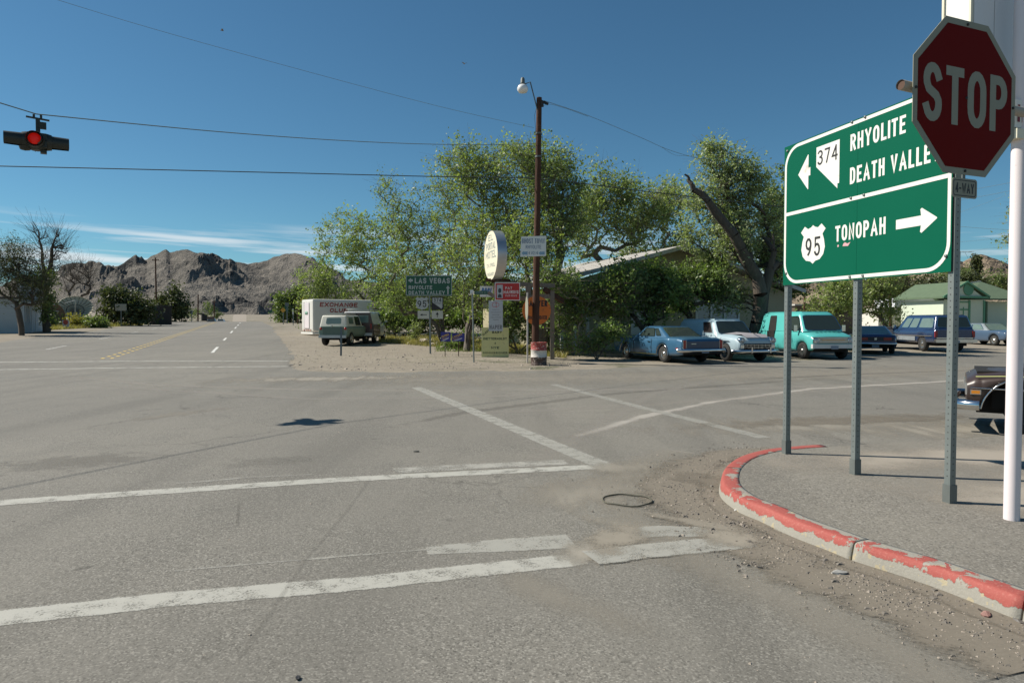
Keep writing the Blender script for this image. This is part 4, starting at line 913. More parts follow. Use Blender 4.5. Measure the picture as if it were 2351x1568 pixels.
for bx, bz in ((0, .485), (-.485, 0.01), (.485, -.01), (0, -.485), (.0, 0.0)): MB().lathe([(0, -.008), (.009, -.007), (.010, -.001)], 8, Matrix.Translation((bx, 0, bz)), axis='y').build('bolt', HOLE, stop)
MB().tube([(-.555, .055, .033), (.70, .055, -.0)], .033, 14, caps=False).build('cross_pipe', pm('stained grey pipe', (.36, .33, .28), .6, var=.2, dirt=(.2, .13, .09)), stop)
MB().lathe([(.0, 0), (.0315, 0)], 14, Matrix.Translation((-.545, .055, .033)), axis='x').build('pipe_bore', RUST, stop)
MB().box((0, .008, -.30), (.03, .006, .72)).build('hanging_strap', GALD, stop)
pl = thing('four_way_plate', 'small cream plate with rounded corners hanging under the stop sign', 'sign plate', Vector((sc0.x, sc0.y, stz)) + Vector((0, 0, -.60)), math.atan2(dirS.y, dirS.x))
MB().plate(rrect(-.125, .125, -.065, .065, .022), -.002, .001).build('plate', W_s, pl)
MB().ring(rrect(-.113, .113, -.054, .054, .018), rrect(-.107, .107, -.048, .048, .014), -.0026).build('border', BLK, pl)
text(MB(), '4-WAY', 0, -.033, .066, -.003, width=.185, t=.17, gap=.2, center=True).build('lettering', BLK, pl)
# ---- box sign on top of the pole
K = Vector((.68 * 5.0 + .0, 5.0, 0)); K = Vector(((2241 - 1175.5) / 1567 * 5.0, 5.0, 0))
K0 = P(2241, 300, 5.0); zbot = P(2241, 232, 5.0).z
bs = thing('box_sign', 'large white metal box sign at the top right corner of the picture', 'box sign', Vector((K0.x, K0.y, zbot)), math.atan2(D2.y, D2.x))
MB().box((.9, .16, .55), (1.8, .20, 1.1)).build('cabinet', W_, bs)
mb = MB(); mb.box((-.004, .055, .55), (.02, .016, 1.13)); mb.box((-.004, .265, .55), (.02, .016, 1.13)); mb.box((-.004, .16, 1.11), (.02, .23, .02)); mb.box((.9, .05, 1.1), (1.8, .03, .03)); mb.build('trim', pm('cream trim', (.72, .68, .52), .5), bs)
PNL = pm('white sheet panel', (.68, .69, .70), .45, var=.05)
for x0_, x1_, z0_, z1_ in ((.025, .235, .235, 1.08), (.243, .9, .235, 1.08), (.025, .235, .01, .228), (.243, .9, .01, .228), (.91, 1.79, .01, 1.08)):
    MB().box(((x0_ + x1_) / 2, .055, (z0_ + z1_) / 2), (x1_ - x0_, .012, z1_ - z0_)).build('face_panel', PNL, bs)
PINK = pm('faded pink lettering', (.75, .38, .42), .6)
mb = MB(); text(mb, 'IN', 0, 0, .035, 0, t=.2)
mb2 = MB(); mb2.add(mb.v, mb.f, Matrix.Translation((-.0125, .20, .60)) @ Matrix.Rotation(-math.pi / 2, 4, 'Z')); mb2.build('lettering', PINK, bs)
sb = thing('small_sign_board', 'white board with dark red letters cut off by the right edge of the picture', 'sign', P(2332, 292, 4.98), math.atan2(D2.y, D2.x))
MB().box((.4, .03, .10), (.8, .05, .2)).build('board', W_, sb)
text(MB(), 'INN', .022, .04, .125, .002, t=.2).build('lettering', pm('dark red lettering', (.22, .015, .03), .6), sb)
MB().box((.4, .05, -.045), (.8, .12, .07)).build('cream_trim', pm('cream trim', (.72, .68, .52), .5), sb)

# ---- utility pole, barrel, poster, lamp
MB_ = MB
pbase = G(1229, 835) + Vector((0, .35, 0)); ptop = P(1238, 225, pbase.y)
up = thing('utility_pole', 'dark brown wooden utility pole rising from the painted barrel at the corner', 'utility pole', pbase)
tl = ptop - pbase
MB().tube([Vector((0, 0, -.1)), tl * .3, tl * .65, tl], [.140, .125, .11, .098], 14).build('shaft', WOODP, up)
lamp_c = P(1200, 208, pbase.y - .1) - pbase
MB().tube([tl + Vector((-.05, -.05, -.55)), tl + Vector((-.14, -.08, -.2)), lamp_c + Vector((.28, 0, .30)), lamp_c + Vector((.06, 0, .22))], .022, 8).build('lamp_arm', GALD, up)
lm = thing('street_lamp', 'white glass street lamp on a thin arm atop the wooden pole', 'street lamp', pbase + lamp_c)
MB().lathe([(.0, .47), (.05, .46), (.075, .40), (.08, .28), (.10, .22), (.06, .2)], 14).build('socket_cap', GALD, lm)
MB().lathe([(.06, .22), (.16, .17), (.205, .08), (.20, 0), (.15, -.08), (.04, -.11), (0, -.11)], 16).build('glass_shade', pm('milky lamp glass', (.8, .8, .78), .3, coat=.5), lm)
mb = MB(); mb.bar(tl + Vector((.05, 0, -.12)), tl + Vector((.34, .05, -.22)), .05, .09); mb.box(tuple(tl + Vector((.1, -.06, -.25))), (.12, .1, .2)); mb.build('wire_bracket', HOLE, up)
for z_, dx in ((1.35, 0), (2.2, 0)):
    MB().lathe([(.125, 0), (.125, .06)], 12, Matrix.Translation(tl * (1 - z_ / tl.length))).build('band', GALD, up)
mb = MB(); q = tl * .93
mb.tube([tl * .99 + Vector((-.02, -.12, 0)), tl * .93 + Vector((-.17, -.1, 0)), tl * .88 + Vector((-.12, -.1, 0)), tl * .84 + Vector((-.1, -.1, 0))], .007, 5)
mb.tube([tl * .86 + Vector((.12, -.1, 0)), tl * .8 + Vector((.19, -.1, 0)), tl * .74 + Vector((.24, -.1, 0)), tl * .70 + Vector((.2, -.1, 0))], .007, 5)
mb.tube([tl * .87 + Vector((-.3, 0, 0)), tl * .8 + Vector((-.36, 0, 0)), tl * .73 + Vector((-.38, 0, 0)), tl * .66 + Vector((-.3, 0, 0)), tl * .6 + Vector((-.13, -.05, 0))], .006, 5)
mb.build('loose_cable', HOLE, up)
dp = pbase.y - .25
a = P(1194.5, 590, dp); b_ = P(1253.5, 590, dp)
gs, w1 = root_sign('ghost_town_sign', 'white painted board nailed high on the wooden pole', a, b_, 'sign')
h1 = 46 * dp / 1567
MB().plate([(0, 0), (w1, .03), (w1 + .01, h1 + .03), (.03, h1)], -.02, 0).build('board', W_, gs)
SB = pm('slate blue lettering', (.16, .22, .30), .7)
text(MB(), 'GHOST TOWN', .06, h1 * .66, .18, -.024, width=w1 - .12, t=.13).build('lettering', SB, gs)
text(MB(), 'RHYOLITE', .2, h1 * .40, .13, -.024, width=w1 - .38, t=.13).build('lettering', SB, gs)
text(MB(), '4 1/2 MI', .3, h1 * .12, .11, -.024, width=w1 - .6, t=.13).build('lettering', SB, gs)
for s_ in (0, 1):
    xo = .05 if s_ == 0 else w1 - .27; mb = MB(); zc = h1 * .18
    pp = [(xo, zc), (xo + .07, zc + .08), (xo + .07, zc + .05), (xo + .22, zc + .06), (xo + .22, zc - .06), (xo + .07, zc - .05), (xo + .07, zc - .08)]
    mb.plate(pp, -.024, -.0235).build('arrow', pm('blue grey arrow', (.25, .38, .48), .7), gs)
bb = G(1237, 838)
br = thing('oil_drum', 'red and white painted rusty barrel at the foot of the wooden pole', 'barrel', bb)
m, N, L, b = newmat('drum paint'); v = tco(N); spx = N.new('ShaderNodeSeparateXYZ'); L.new(v, spx.inputs[0]); n1 = noisen(N, L, v, 4, 6, .7); n2 = noisen(N, L, v, 14, 5, .7)
z_ = mth(N, L, 'ADD', spx.outputs[2], mth(N, L, 'MULTIPLY', mth(N, L, 'SUBTRACT', n1, .5), .16))
c = mixc(N, L, sstep(N, L, z_, .28, .30), (.07, .04, .03), (.62, .58, .52)); c = mixc(N, L, sstep(N, L, z_, .53, .545), c, (.33, .05, .04))
c = mixc(N, L, sstep(N, L, n2, .56, .62), c, (.5, .42, .36)); c = mixc(N, L, sstep(N, L, n1, .60, .66), c, (.06, .035, .03)); L.new(c, b.inputs['Base Color']); b.inputs['Roughness'].default_value = .6
dr = .285
MB().lathe([(0, 0), (dr, 0), (dr + .012, .012), (dr, .03), (dr, .26), (dr + .014, .28), (dr, .30), (dr, .53), (dr + .014, .55), (dr, .57), (dr, .80), (dr + .012, .815), (dr - .01, .82), (dr - .02, .78), (0, .76)], 28).build('shell', m, br)
rm = pm('red faded lettering', (.5, .2, .17), .7); 
# white stop sign seen edge-on, with its post
e0 = G(1211, 833); es = thing('edge_on_sign', 'octagonal stop sign seen edge-on on a white post left of the barrel', 'stop sign', e0, R(-84))
MB().box((0, 0, 1.32), (.06, .05, 2.64)).build('post', pm('white wood post', (.66, .62, .56), .6, var=.1), es)
MB().plate([(p[0], p[1]) for p in circ(0, 2.05, .46, 8, a0=math.pi / 8)], -.035, -.03).build('plate', W_s, es)
# orange disc
dY = e0.y + 1.2; c0 = P(1232, 713, dY); od = thing('orange_round_sign', 'round orange campaign sign behind the wooden pole', 'campaign sign', c0, R(8)); ro = 33 * dY / 1567
MB().plate(circ(0, 0, ro, 40), -.012, 0).build('disc', ORG, od)
text(MB(), 'SAWYER', 0, ro * .28, .24, -.0145, width=ro * 1.5, t=.2, center=True).build('lettering', BLK, od)
text(MB(), 'COMMISSIONER', 0, -ro * .62, .15, -.0145, width=ro * 1.45, t=.17, center=True).build('lettering', BLK, od)
# weathered timber frame of the motel sign
fr = thing('timber_frame', 'weathered timber frame of posts and rails behind the campaign signs', 'timber frame', G(1268, 825))
fY = fr.location.y
w2l = lambda p: p - fr.location
MB().bar((0, 0, 0), w2l(P(1268, 668, fY)), .19, .17).build('post', WOOD, fr)
MB().bar(w2l(G(1140, 815)) * 1, w2l(P(1141, 640, fY + .3)), .16, .16).build('post', WOOD, fr)
MB().bar(w2l(P(1137, 650, fY + .1)), w2l(P(1274, 656, fY + .1)), .12, .17).build('rail', WOOD, fr)
MB().bar(w2l(P(1180, 687, fY - .05)), w2l(P(1262, 680, fY - .05)), .12, .18).build('rail', WOOD, fr)
MB().bar(w2l(P(1120, 672, fY - .1)), w2l(P(1145, 686, fY - .1)), .14, .14).build('rail', WOOD, fr)
MB().bar(w2l(P(1250, 664, fY - .2)), w2l(P(1292, 692, fY + .6)), .16, .18).build('brace', WOODP, fr)
MB().bar(w2l(P(1212, 655, fY + .12)), w2l(P(1214, 700, fY + .12)), .2, .22).build('short_post', WOOD, fr)
MB().bar(w2l(P(1116, 643, fY + .15)), w2l(P(1172, 645, fY + .15)), .1, .12).build('rail', WOODP, fr)
# oval motel drum
mc = P(1137, 587, fY + .2); rM = 56 * fY / 1567
mo = thing('motel_sign', 'big round cream motel sign drum turned towards the road', 'motel sign', mc, math.atan2(-D1.y, -D1.x) - R(3))
MF = pm('cream sign face', (.80, .73, .55), .5, var=.05)
MB().plate(circ(0, 0, rM, 48), -.19, -.187).build('face', MF, mo)
MB().plate(circ(0, 0, rM, 48)[::-1], .187, .19).build('back_face', MF, mo)
MB().lathe([(rM + .01, -.20), (rM + .012, .20)], 48, axis='y').build('rim', ALU, mo)
GT = pm('grey green lettering', (.22, .27, .25), .7)
for i, (s_, h_, w_) in enumerate((('EL', .25, .7), ('PORTAL', .28, 1.35), ('MOTEL', .30, 1.5), ("T.V. POOL", .15, 1.2), ('VACANCY', .14, 1.0))):
    text(MB(), s_, 0, rM * (.60 - .36 * i), h_, -.193, width=w_, t=.17, center=True).build('lettering', GT, mo)
MB().tube([(0, 0, -rM), (0, 0, -rM - .6)], .06, 8).build('stem', RUST, mo)
# campaign posters
def board(name, label, x0, y0, x1, y1, Y, mat, th=.015, rz=0, cat='campaign sign'):
    a = P(x0, y1, Y); b_ = P(x1, y1, Y); r_ = thing(name, label, cat, a, rz); w_ = (b_ - a).x; h_ = (y1 - y0) * Y / 1567
    MB().box((w_ / 2, 0, h_ / 2), (w_, th, h_)).build('panel', mat, r_); return r_, w_, h_
pY = fY - .35
r_, w_, h_ = board('campaign_sign', 'red framed campaign sign with a portrait photo, right of the motel drum', 1136, 649, 1194, 690, pY, W_)
MB().box((w_ / 2, -.0085, h_ / 2), (w_ - .06, .002, h_ - .06)).build('red_field', MRED, r_)
ph = MB().box((.2, -.0105, h_ * .5), (.24, .002, h_ * .74)).build('portrait_photo', pm('grey photo print', (.5, .5, .49), .5), r_)
mb = MB(); mb.plate([(.12, h_ * .16), (.28, h_ * .16), (.27, h_ * .3), (.22, h_ * .36), (.18, h_ * .36), (.13, h_ * .3)], -.0125, -.012); mb.plate(circ(.2, h_ * .55, .065, 14, .1), -.0125, -.012); mb.build('print', pm('dark photo print', (.06, .06, .06), .5), ph)
text(MB(), 'PAT', .42, h_ * .62, .10, -.0105, t=.17).build('lettering', W_, r_)
text(MB(), 'MANKINS', .35, h_ * .38, .13, -.0105, width=w_ - .41, t=.18).build('lettering', W_, r_)
text(MB(), 'STATE SENATE', .42, h_ * .22, .065, -.0105, width=w_ - .54, t=.15).build('lettering', W_, r_)
MB().bar((.1, .06, h_), (.1, .06, -.1), .05, .05).build('batten', WOOD, r_)
r_, w_, h_ = board('poster', 'tall narrow grey poster with a red emblem below the red campaign sign', 1122, 691, 1154.5, 760, pY - .05, GREYB)
mb = MB(); ribbon(mb, [(w_ / 2 - .05 + .09 * math.cos(R(a)), h_ * .87 + .09 * math.sin(R(a))) for a in range(50, 311, 20)], .016, -.0085); ribbon(mb, [(w_ / 2 + .05 + .08 * math.cos(R(a)), h_ * .87 + .08 * math.sin(R(a))) for a in range(-130, 131, 20)], .016, -.0087); ribbon(mb, [(w_ / 2 + .02, h_ * .78), (w_ / 2 + .02, h_ * .96)], .016, -.0089); mb.build('emblem', MRED, r_)
for i, s_ in enumerate(('NORTH', 'COMMUNITY', 'SERVICE', 'HELPING')): text(MB(), s_, w_ / 2, h_ * (.69 - .085 * i), .04, -.009, width=w_ * (.5 + .2 * (i % 2)), t=.18, center=True).build('lettering', pm('grey print', (.18, .18, .19), .7), r_)
MB().box((w_ / 2, -.0088, h_ * .375), (w_ * .4, .001, .018)).build('rule', pm('grey print', (.18, .18, .19), .7), r_)
text(MB(), 'HAPER', w_ / 2, h_ * .06, .17, -.009, width=w_ * .88, t=.19, center=True).build('lettering', pm('grey print', (.18, .18, .19), .7), r_)
yb = G(1137, 820); r_, w_, h_ = board('painted_board', 'pale yellow hand lettered board standing on the ground below the poster', 1105.5, 752, 1168, 820, yb.y, CREAM)
r_.location.z = yb.z
for s_, z_, wd, hh, sh_ in (('GARY', .80, .42, .11, 0), ('DIETTERMOLDT', .585, w_ * .86, .10, 0), ('4', .44, .07, .08, 0), ('NYE', .28, .34, .10, 0), ('COMMISSIONER', .12, w_ * .9, .075, 0)):
    text(MB(), s_, w_ / 2 + (.08 if s_ == 'GARY' else 0), h_ * z_, hh, -.009, width=wd, t=.24, center=True).build('lettering', pm('dark green lettering', (.02, .05, .03), .7), r_)
mb = MB(); t2 = MB(); text(t2, 'ELECT', 0, 0, .085, 0, width=.34, t=.24); mb.add(t2.v, t2.f, Matrix.Translation((.08, -.009, h_ * .72)) @ Matrix.Rotation(-R(38), 4, 'Y')); mb.build('lettering', pm('dark green lettering', (.02, .05, .03), .7), r_)
for i, (x0, y0, x1, y1, xp, yb_, lab, mt) in enumerate(((1012, 762, 1034.5, 784, 1022, 819, 'purple and yellow yard sign on a pale stake, left of the pair', WOOD), (1038, 765, 1067, 783.5, 1053, 818, 'dark blue yard sign with slanted yellow lettering, right of the pair', RUST))):
    q = G(xp, yb_); Y = q.y; a = P(x0, y1, Y); r_ = thing('yard_sign', lab, 'yard sign', q, R(6 - 12 * i), 'yard signs on stakes')
    w_ = (x1 - x0) * Y / 1567; h_ = (y1 - y0) * Y / 1567; z0_ = a.z - q.z; xo = a.x - q.x
    MB().box((xo + w_ / 2, -.01, z0_ + h_ / 2), (w_, .008, h_)).build('panel', BLUE, r_)
    t2 = MB(); text(t2, 'LOWDEN', 0, 0, .09, 0, width=w_ * .8, t=.2); text(t2, 'SHERIFF', .0, -.07, .035, 0, width=w_ * .5, t=.2)
    mb = MB(); mb.add(t2.v, t2.f, Matrix.Translation((xo + .04, -.0165, z0_ + h_ * .36)) @ Matrix.Rotation(-R(20), 4, 'Y')); mb.build('lettering', pm('orange yellow lettering', (.7, .42, .06), .6), r_)
    mb = MB(); mb.plate([(xo + .02, z0_ + .02), (xo + w_ * .8, z0_ + h_ * .45), (xo + w_ * .8, z0_ + h_ * .30), (xo + w_ * .3, z0_ + .02)], -.0162, -.0158); mb.build('stripe', pm('pale stripe', (.5, .48, .55), .6), r_)
    MB().bar((0, .01, 0), (0, .01, z0_ + h_ * .8), .035, .02, (0, 1, 0)).build('stake', mt, r_)
# POOL panel of the motel
pY2 = fY + .5; r_, w_, h_ = board('pool_sign', 'small white board with blue slanted writing left of the red campaign sign', 1102, 657, 1132, 682, pY2, W_, cat='sign')
text(MB(), 'POOL', .04, h_ * .3, .24, -.0085, width=w_ - .1, t=.2, shear=.2).build('lettering', pm('faded blue lettering', (.12, .22, .42), .6), r_)
# street name post
q = G(1088, 832); r_ = thing('street_name_post', 'thin galvanised post with a dark street name blade seen from the shade', 'street sign', q)
tp = P(1084.5, 668, q.y) - q; MB().tube([(0, 0, 0), tp], .028, 8).build('post', GAL, r_)
MB().box(tuple(tp + Vector((-.02, 0, -.04))), (.12, .14, .15)).build('bracket', W_, r_)
mb = MB().box(tuple(tp + Vector((.32, .1, -.06))), (.5, .01, .14)); o = mb.build('name_blade', GRN2, r_)
t2 = MB(); text(t2, 'SECOND ST', tp.x + .11, tp.z - .1, .08, tp.y + .093, width=.42, t=.17); t2.build('lettering', pm('dull blade lettering', (.2, .26, .24), .7), o)
# green town sign
q = G(988, 812); Y = q.y; ts = thing('town_sign', 'dark green town sign on a steel post, over two route markers, before the trees', 'road sign', q, 0)
k = Y / 1567; lx = lambda x: (x - 988) * k; lz = lambda y: P(988, y, Y).z - q.z
MB().bar((lx(988), .03, 0), (lx(986), .03, lz(640)), .07, .07, (0, 1, 0)).build('post', GAL, ts)
x0_, x1_, z0_, z1_ = lx(932.5), lx(1038.5), lz(679.5), lz(632.5)
MB().plate([(x0_, z0_), (x1_, z0_), (x1_, z1_), (x0_, z1_)], -.02, -.015).build('panel', GRN2, ts)
MB().ring(rrect(x0_ + .01, x1_ - .01, z0_ + .01, z1_ - .01, .06), rrect(x0_ + .035, x1_ - .035, z0_ + .035, z1_ - .035, .05), -.0215).build('border', pm('dull reflective white', (.42, .44, .42), .6), ts)
DW = pm('dull reflective white', (.42, .44, .42), .6)
text(MB(), 'LAS VEGAS', lx(953), lz(651), .25, -.022, width=lx(1033.5) - lx(953), t=.2, gap=.2).build('lettering', DW, ts)
text(MB(), 'RHYOLITE', lx(939), lz(664.5), .17, -.022, width=lx(993) - lx(939), t=.2, gap=.2).build('lettering', DW, ts)
text(MB(), 'DEATH VALLEY', lx(939), lz(676.5), .17, -.022, width=lx(1022) - lx(939), t=.2, gap=.2).build('lettering', DW, ts)
zc = lz(644); xx = lx(937.5); MB().plate([(xx, zc), (xx + .14, zc + .11), (xx + .14, zc + .05), (xx + .22, zc + .05), (xx + .22, zc - .05), (xx + .14, zc - .05), (xx + .14, zc - .11)], -.0222, -.0215).build('left_arrow', DW, ts)
xc = lx(1029); z0_ = lz(676); z1_ = lz(655.5); MB().plate([(xc - .03, z0_), (xc + .03, z0_), (xc + .03, z1_ - .14), (xc + .09, z1_ - .14), (xc, z1_), (xc - .09, z1_ - .14), (xc - .03, z1_ - .14)], -.0222, -.0215).build('up_arrow', DW, ts)
for x0, x1, y0, y1, kind in ((954, 984, 682, 712, 'us'), (991, 1018, 682, 711, 'nv'), (959, 985, 713.5, 732, 'l'), (991, 1017, 713.5, 732, 'u')):
    r_ = thing('route_marker' if kind in ('us', 'nv') else 'arrow_plate', {'us': 'white highway shield marked 95 under the green town sign', 'nv': 'black square route marker with 374 on a white state shape', 'l': 'white plate with a left arrow under the 95 shield', 'u': 'white plate with an upward arrow under the 374 marker'}[kind], 'route marker' if kind in ('us', 'nv') else 'arrow plate', P(x0, y1, Y - .02))
    w_ = (x1 - x0) * k; h_ = (y1 - y0) * k; f2 = [(0, 0), (w_, 0), (w_, h_), (0, h_)]
    if kind == 'us':
        o = MB().plate([(w_ / 2 + p[0] * w_ * 1.0, h_ / 2 + p[1] * h_) for p in SHIELD], -.01, -.005).build('shield', DW, r_)
        text(MB(), '95', w_ / 2, h_ * .22, .3, -.012, width=w_ * .7, t=.14, gap=.25, center=True).build('numerals', BLK, r_)
    elif kind == 'nv':
        MB().plate(f2, -.008, -.003).build('panel', BLK, r_); MB().plate([(w_ * (.08 + .84 * p[0]), h_ * (.06 + .88 * p[1] * 1.0)) for p in NEV], -.010, -.0095).build('state_shape', DW, r_)
        text(MB(), '374', w_ / 2, h_ * .6, .18, -.0115, width=w_ * .66, t=.15, gap=.2, center=True).build('numerals', BLK, r_); text(MB(), 'NEVADA', w_ * .53, h_ * .46, .05, -.0115, width=w_ * .6, t=.2, center=True).build('lettering', BLK, r_)
    else:
        MB().plate(f2, -.008, -.003).build('panel', pm('ivory plate', (.50, .50, .42), .6), r_)
        mb = MB()
        if kind == 'l': ribbon(mb, [(w_ * .35, h_ * .5), (w_ * .78, h_ * .5)], .03, -.010); mb.plate([(w_ * .2, h_ * .5), (w_ * .42, h_ * .64), (w_ * .42, h_ * .36)], -.0105, -.0102)
        else: ribbon(mb, [(w_ * .5, h_ * .22), (w_ * .5, h_ * .6)], .03, -.010); mb.plate([(w_ * .5, h_ * .84), (w_ * .36, h_ * .5), (w_ * .64, h_ * .5)], -.0105, -.0102)
        mb.build('arrow', BLK, r_)
    MB().bar((w_ / 2, .01, h_ / 2), ((986.5 - (x0 + x1) / 2) * k + w_ / 2, .03, h_ / 2), .02, .03).build('mounting_bar', GALD, r_)
# delineator post
q = G(783, 817); r_ = thing('short_post', 'short steel marker post in gravel in front of the old truck', 'marker post', q)
MB().bar((0, 0, 0), P(783.5, 750, q.y) - q, .075, .03, (0, 1, 0)).build('post', pm('dark steel post', (.10, .13, .15), .5, .5), r_)
# ---- hanging beacon
BY = 11.76; bc = P(85, 325, BY)
be = thing('traffic_beacon', 'dark four-way flashing beacon with a red lens hanging over the crossing', 'traffic light', bc, R(35)); be.scale = (.92, .92, .92)
BM = pm('dark signal housing', (.025, .028, .02), .5, var=.3, scale=6)
mb = MB(); mb.box((0, 0, 0), (.30, .30, .26)); mb.lathe([(.05, .16), (.17, .13), (.17, -.13), (.1, -.17), (0, -.17)], 8); mb.build('housing', BM, be, bevel=.012)
for i, a_ in enumerate((180, 0, 260, 85)):
    Mz = Matrix.Rotation(R(a_), 4, 'Z') @ Matrix.Translation((.14, 0, 0))
    h_ = MB().lathe([(0, -.02), (.15, -.02), (.155, .02), (.14, .09)], 18, Mz, axis='x').build('signal_head', BM, be)
    vis = MB(); n = 20; vs = []; fs = []
    for j in range(n + 1):
        an = R(-60 + 300 * j / n); 
        for rr2, xx2 in ((.125, .07), (.118, .36 - .06 * (1 + math.cos(R(-60 + 300 * j / n - 90))) * 0)): vs.append((xx2, math.cos(an) * rr2, math.sin(an) * rr2))
    for j in range(n): fs.append((2 * j, 2 * j + 1, 2 * j + 3, 2 * j + 2))
    if i == 2: vs = [(x * .45 + .03 if x > .2 else x, y, z) for x, y, z in vs]
    vis.add(vs, fs, Mz, True).build('visor', BM, h_)
    lm2 = newmat('signal lens %s' % ('lit' if i == 2 else 'dark'))
    if i == 2: lm2[3].inputs['Base Color'].default_value = (.5, .01, .006, 1); lm2[3].inputs['Emission Color'].default_value = (1, .015, .006, 1); lm2[3].inputs['Emission Strength'].default_value = .16
    else: lm2[3].inputs['Base Color'].default_value = (.12, .01, .01, 1)
    MB().lathe([(0, .115), (.06, .108), (.10, .092), (.103, .08)], 20, Mz, axis='x').build('lens', lm2[0], h_, label='lit red lens' if i == 2 else None)
MB().box((.10, 0, -.185), (.10, .12, .06)).build('cable_box', BM, be); MB().lathe([(.0, -.20), (.08, -.18), (.1, -.12)], 10, Matrix.Translation((-.18, 0, 0))).build('bottom_cap', BM, be)
mb = MB(); mb.box((0.02, 0, .24), (.07, .06, .34)); mb.box((.09, .0, .30), (.12, .08, .12)); mb.bar((-.16, 0, .43), (.2, 0, .41), .05, .025); mb.tube([(-.04, 0, .41), (-.04, 0, .49)], .02, 6); mb.tube([(.07, 0, .41), (.07, 0, .49)], .02, 6); mb.build('hanger', BM, be)
# ---- wires
WM = pm('weathered wire', (.16, .20, .19), .6); WM2 = pm('black cable', (.03, .035, .03), .6); WM3 = pm('pale wire', (.42, .44, .38), .6)
def wire(label, pts, r, mat, group='overhead wires'):
    q = [Vector(p) for p in pts]; out = catmull(q, 6)
    o = MB().tube(out, r, 5, caps=False).build('overhead_wire', mat); tag(o, label, 'wire', group); return o
hk = bc + Vector((0, 0, .46)); pz = P(1229, 330, pbase.y)
def sag(a, b, s_, n=5): return [a.lerp(b, i / n) - Vector((0, 0, s_ * 4 * (i / n) * (1 - i / n))) for i in range(n + 1)]
wire('span wire from the wooden pole to the hanging beacon', sag(pz, hk, .22), .010, WM)
wire('short span wire rising left from the beacon out of the picture', sag(hk, Vector((-17.5, -3.0, 7.2)), .15), .010, WM)
wire('thick black cable crossing the whole sky below the beacon', [P(-500, 372, 20), P(0, 382, 22), P(600, 396, 24), P(1000, 406, 25.4), P(1232, 411, pbase.y + .1), P(1500, 442, 26.8), P(1810, 477, 27.5), P(2100, 508, 28.5)], .017, WM2)
wire('faint thin wire from the top left corner to the wooden pole', [P(-60, -60, 20), P(300, 52, 21.5), P(650, 150, 23), P(1000, 243, 25), P(1226, 294, pbase.y)], .006, WM)
wire('wire sloping right from the pole top towards the cottonwood', [P(1250, 232, pbase.y), P(1350, 266, 28), P(1470, 316, 30.5), P(1545, 348, 32), P(1640, 372, 34), P(1800, 400, 38)], .009, WM)
wire('second strand hanging under the wire right of the pole top', [P(1242, 247, pbase.y), P(1262, 240, 26.5), P(1300, 250, 27.5), P(1350, 268, 28)], .008, WM)
wire('slack loop of wire near the cottonwood crown', [P(1520, 339, 31.6), P(1548, 356, 32), P(1580, 359, 33), P(1620, 366, 34)], .006, WM)
for i, (a_, b_, lab) in enumerate((((2150, 447), (2420, 398), 'upper pale wire behind the small plate'), ((2150, 468), (2420, 415), 'second pale wire behind the small plate'), ((2160, 516), (2420, 530), 'level pale wire right of the green sign'), ((2150, 560), (2420, 528), 'low pale wire above the cypress'), ((2180, 496), (2420, 402), 'steep thin wire right of the green sign'), ((2150, 580), (2260, 572), 'short antenna wire above the green roof'), ((2260, 572), (2420, 540), 'thin wire sloping up to the white pole'))):
    wire(lab, sag(P(*a_, 46 + i), P(*b_, 50 + i), .12), .010 if i < 3 else .007, WM3)
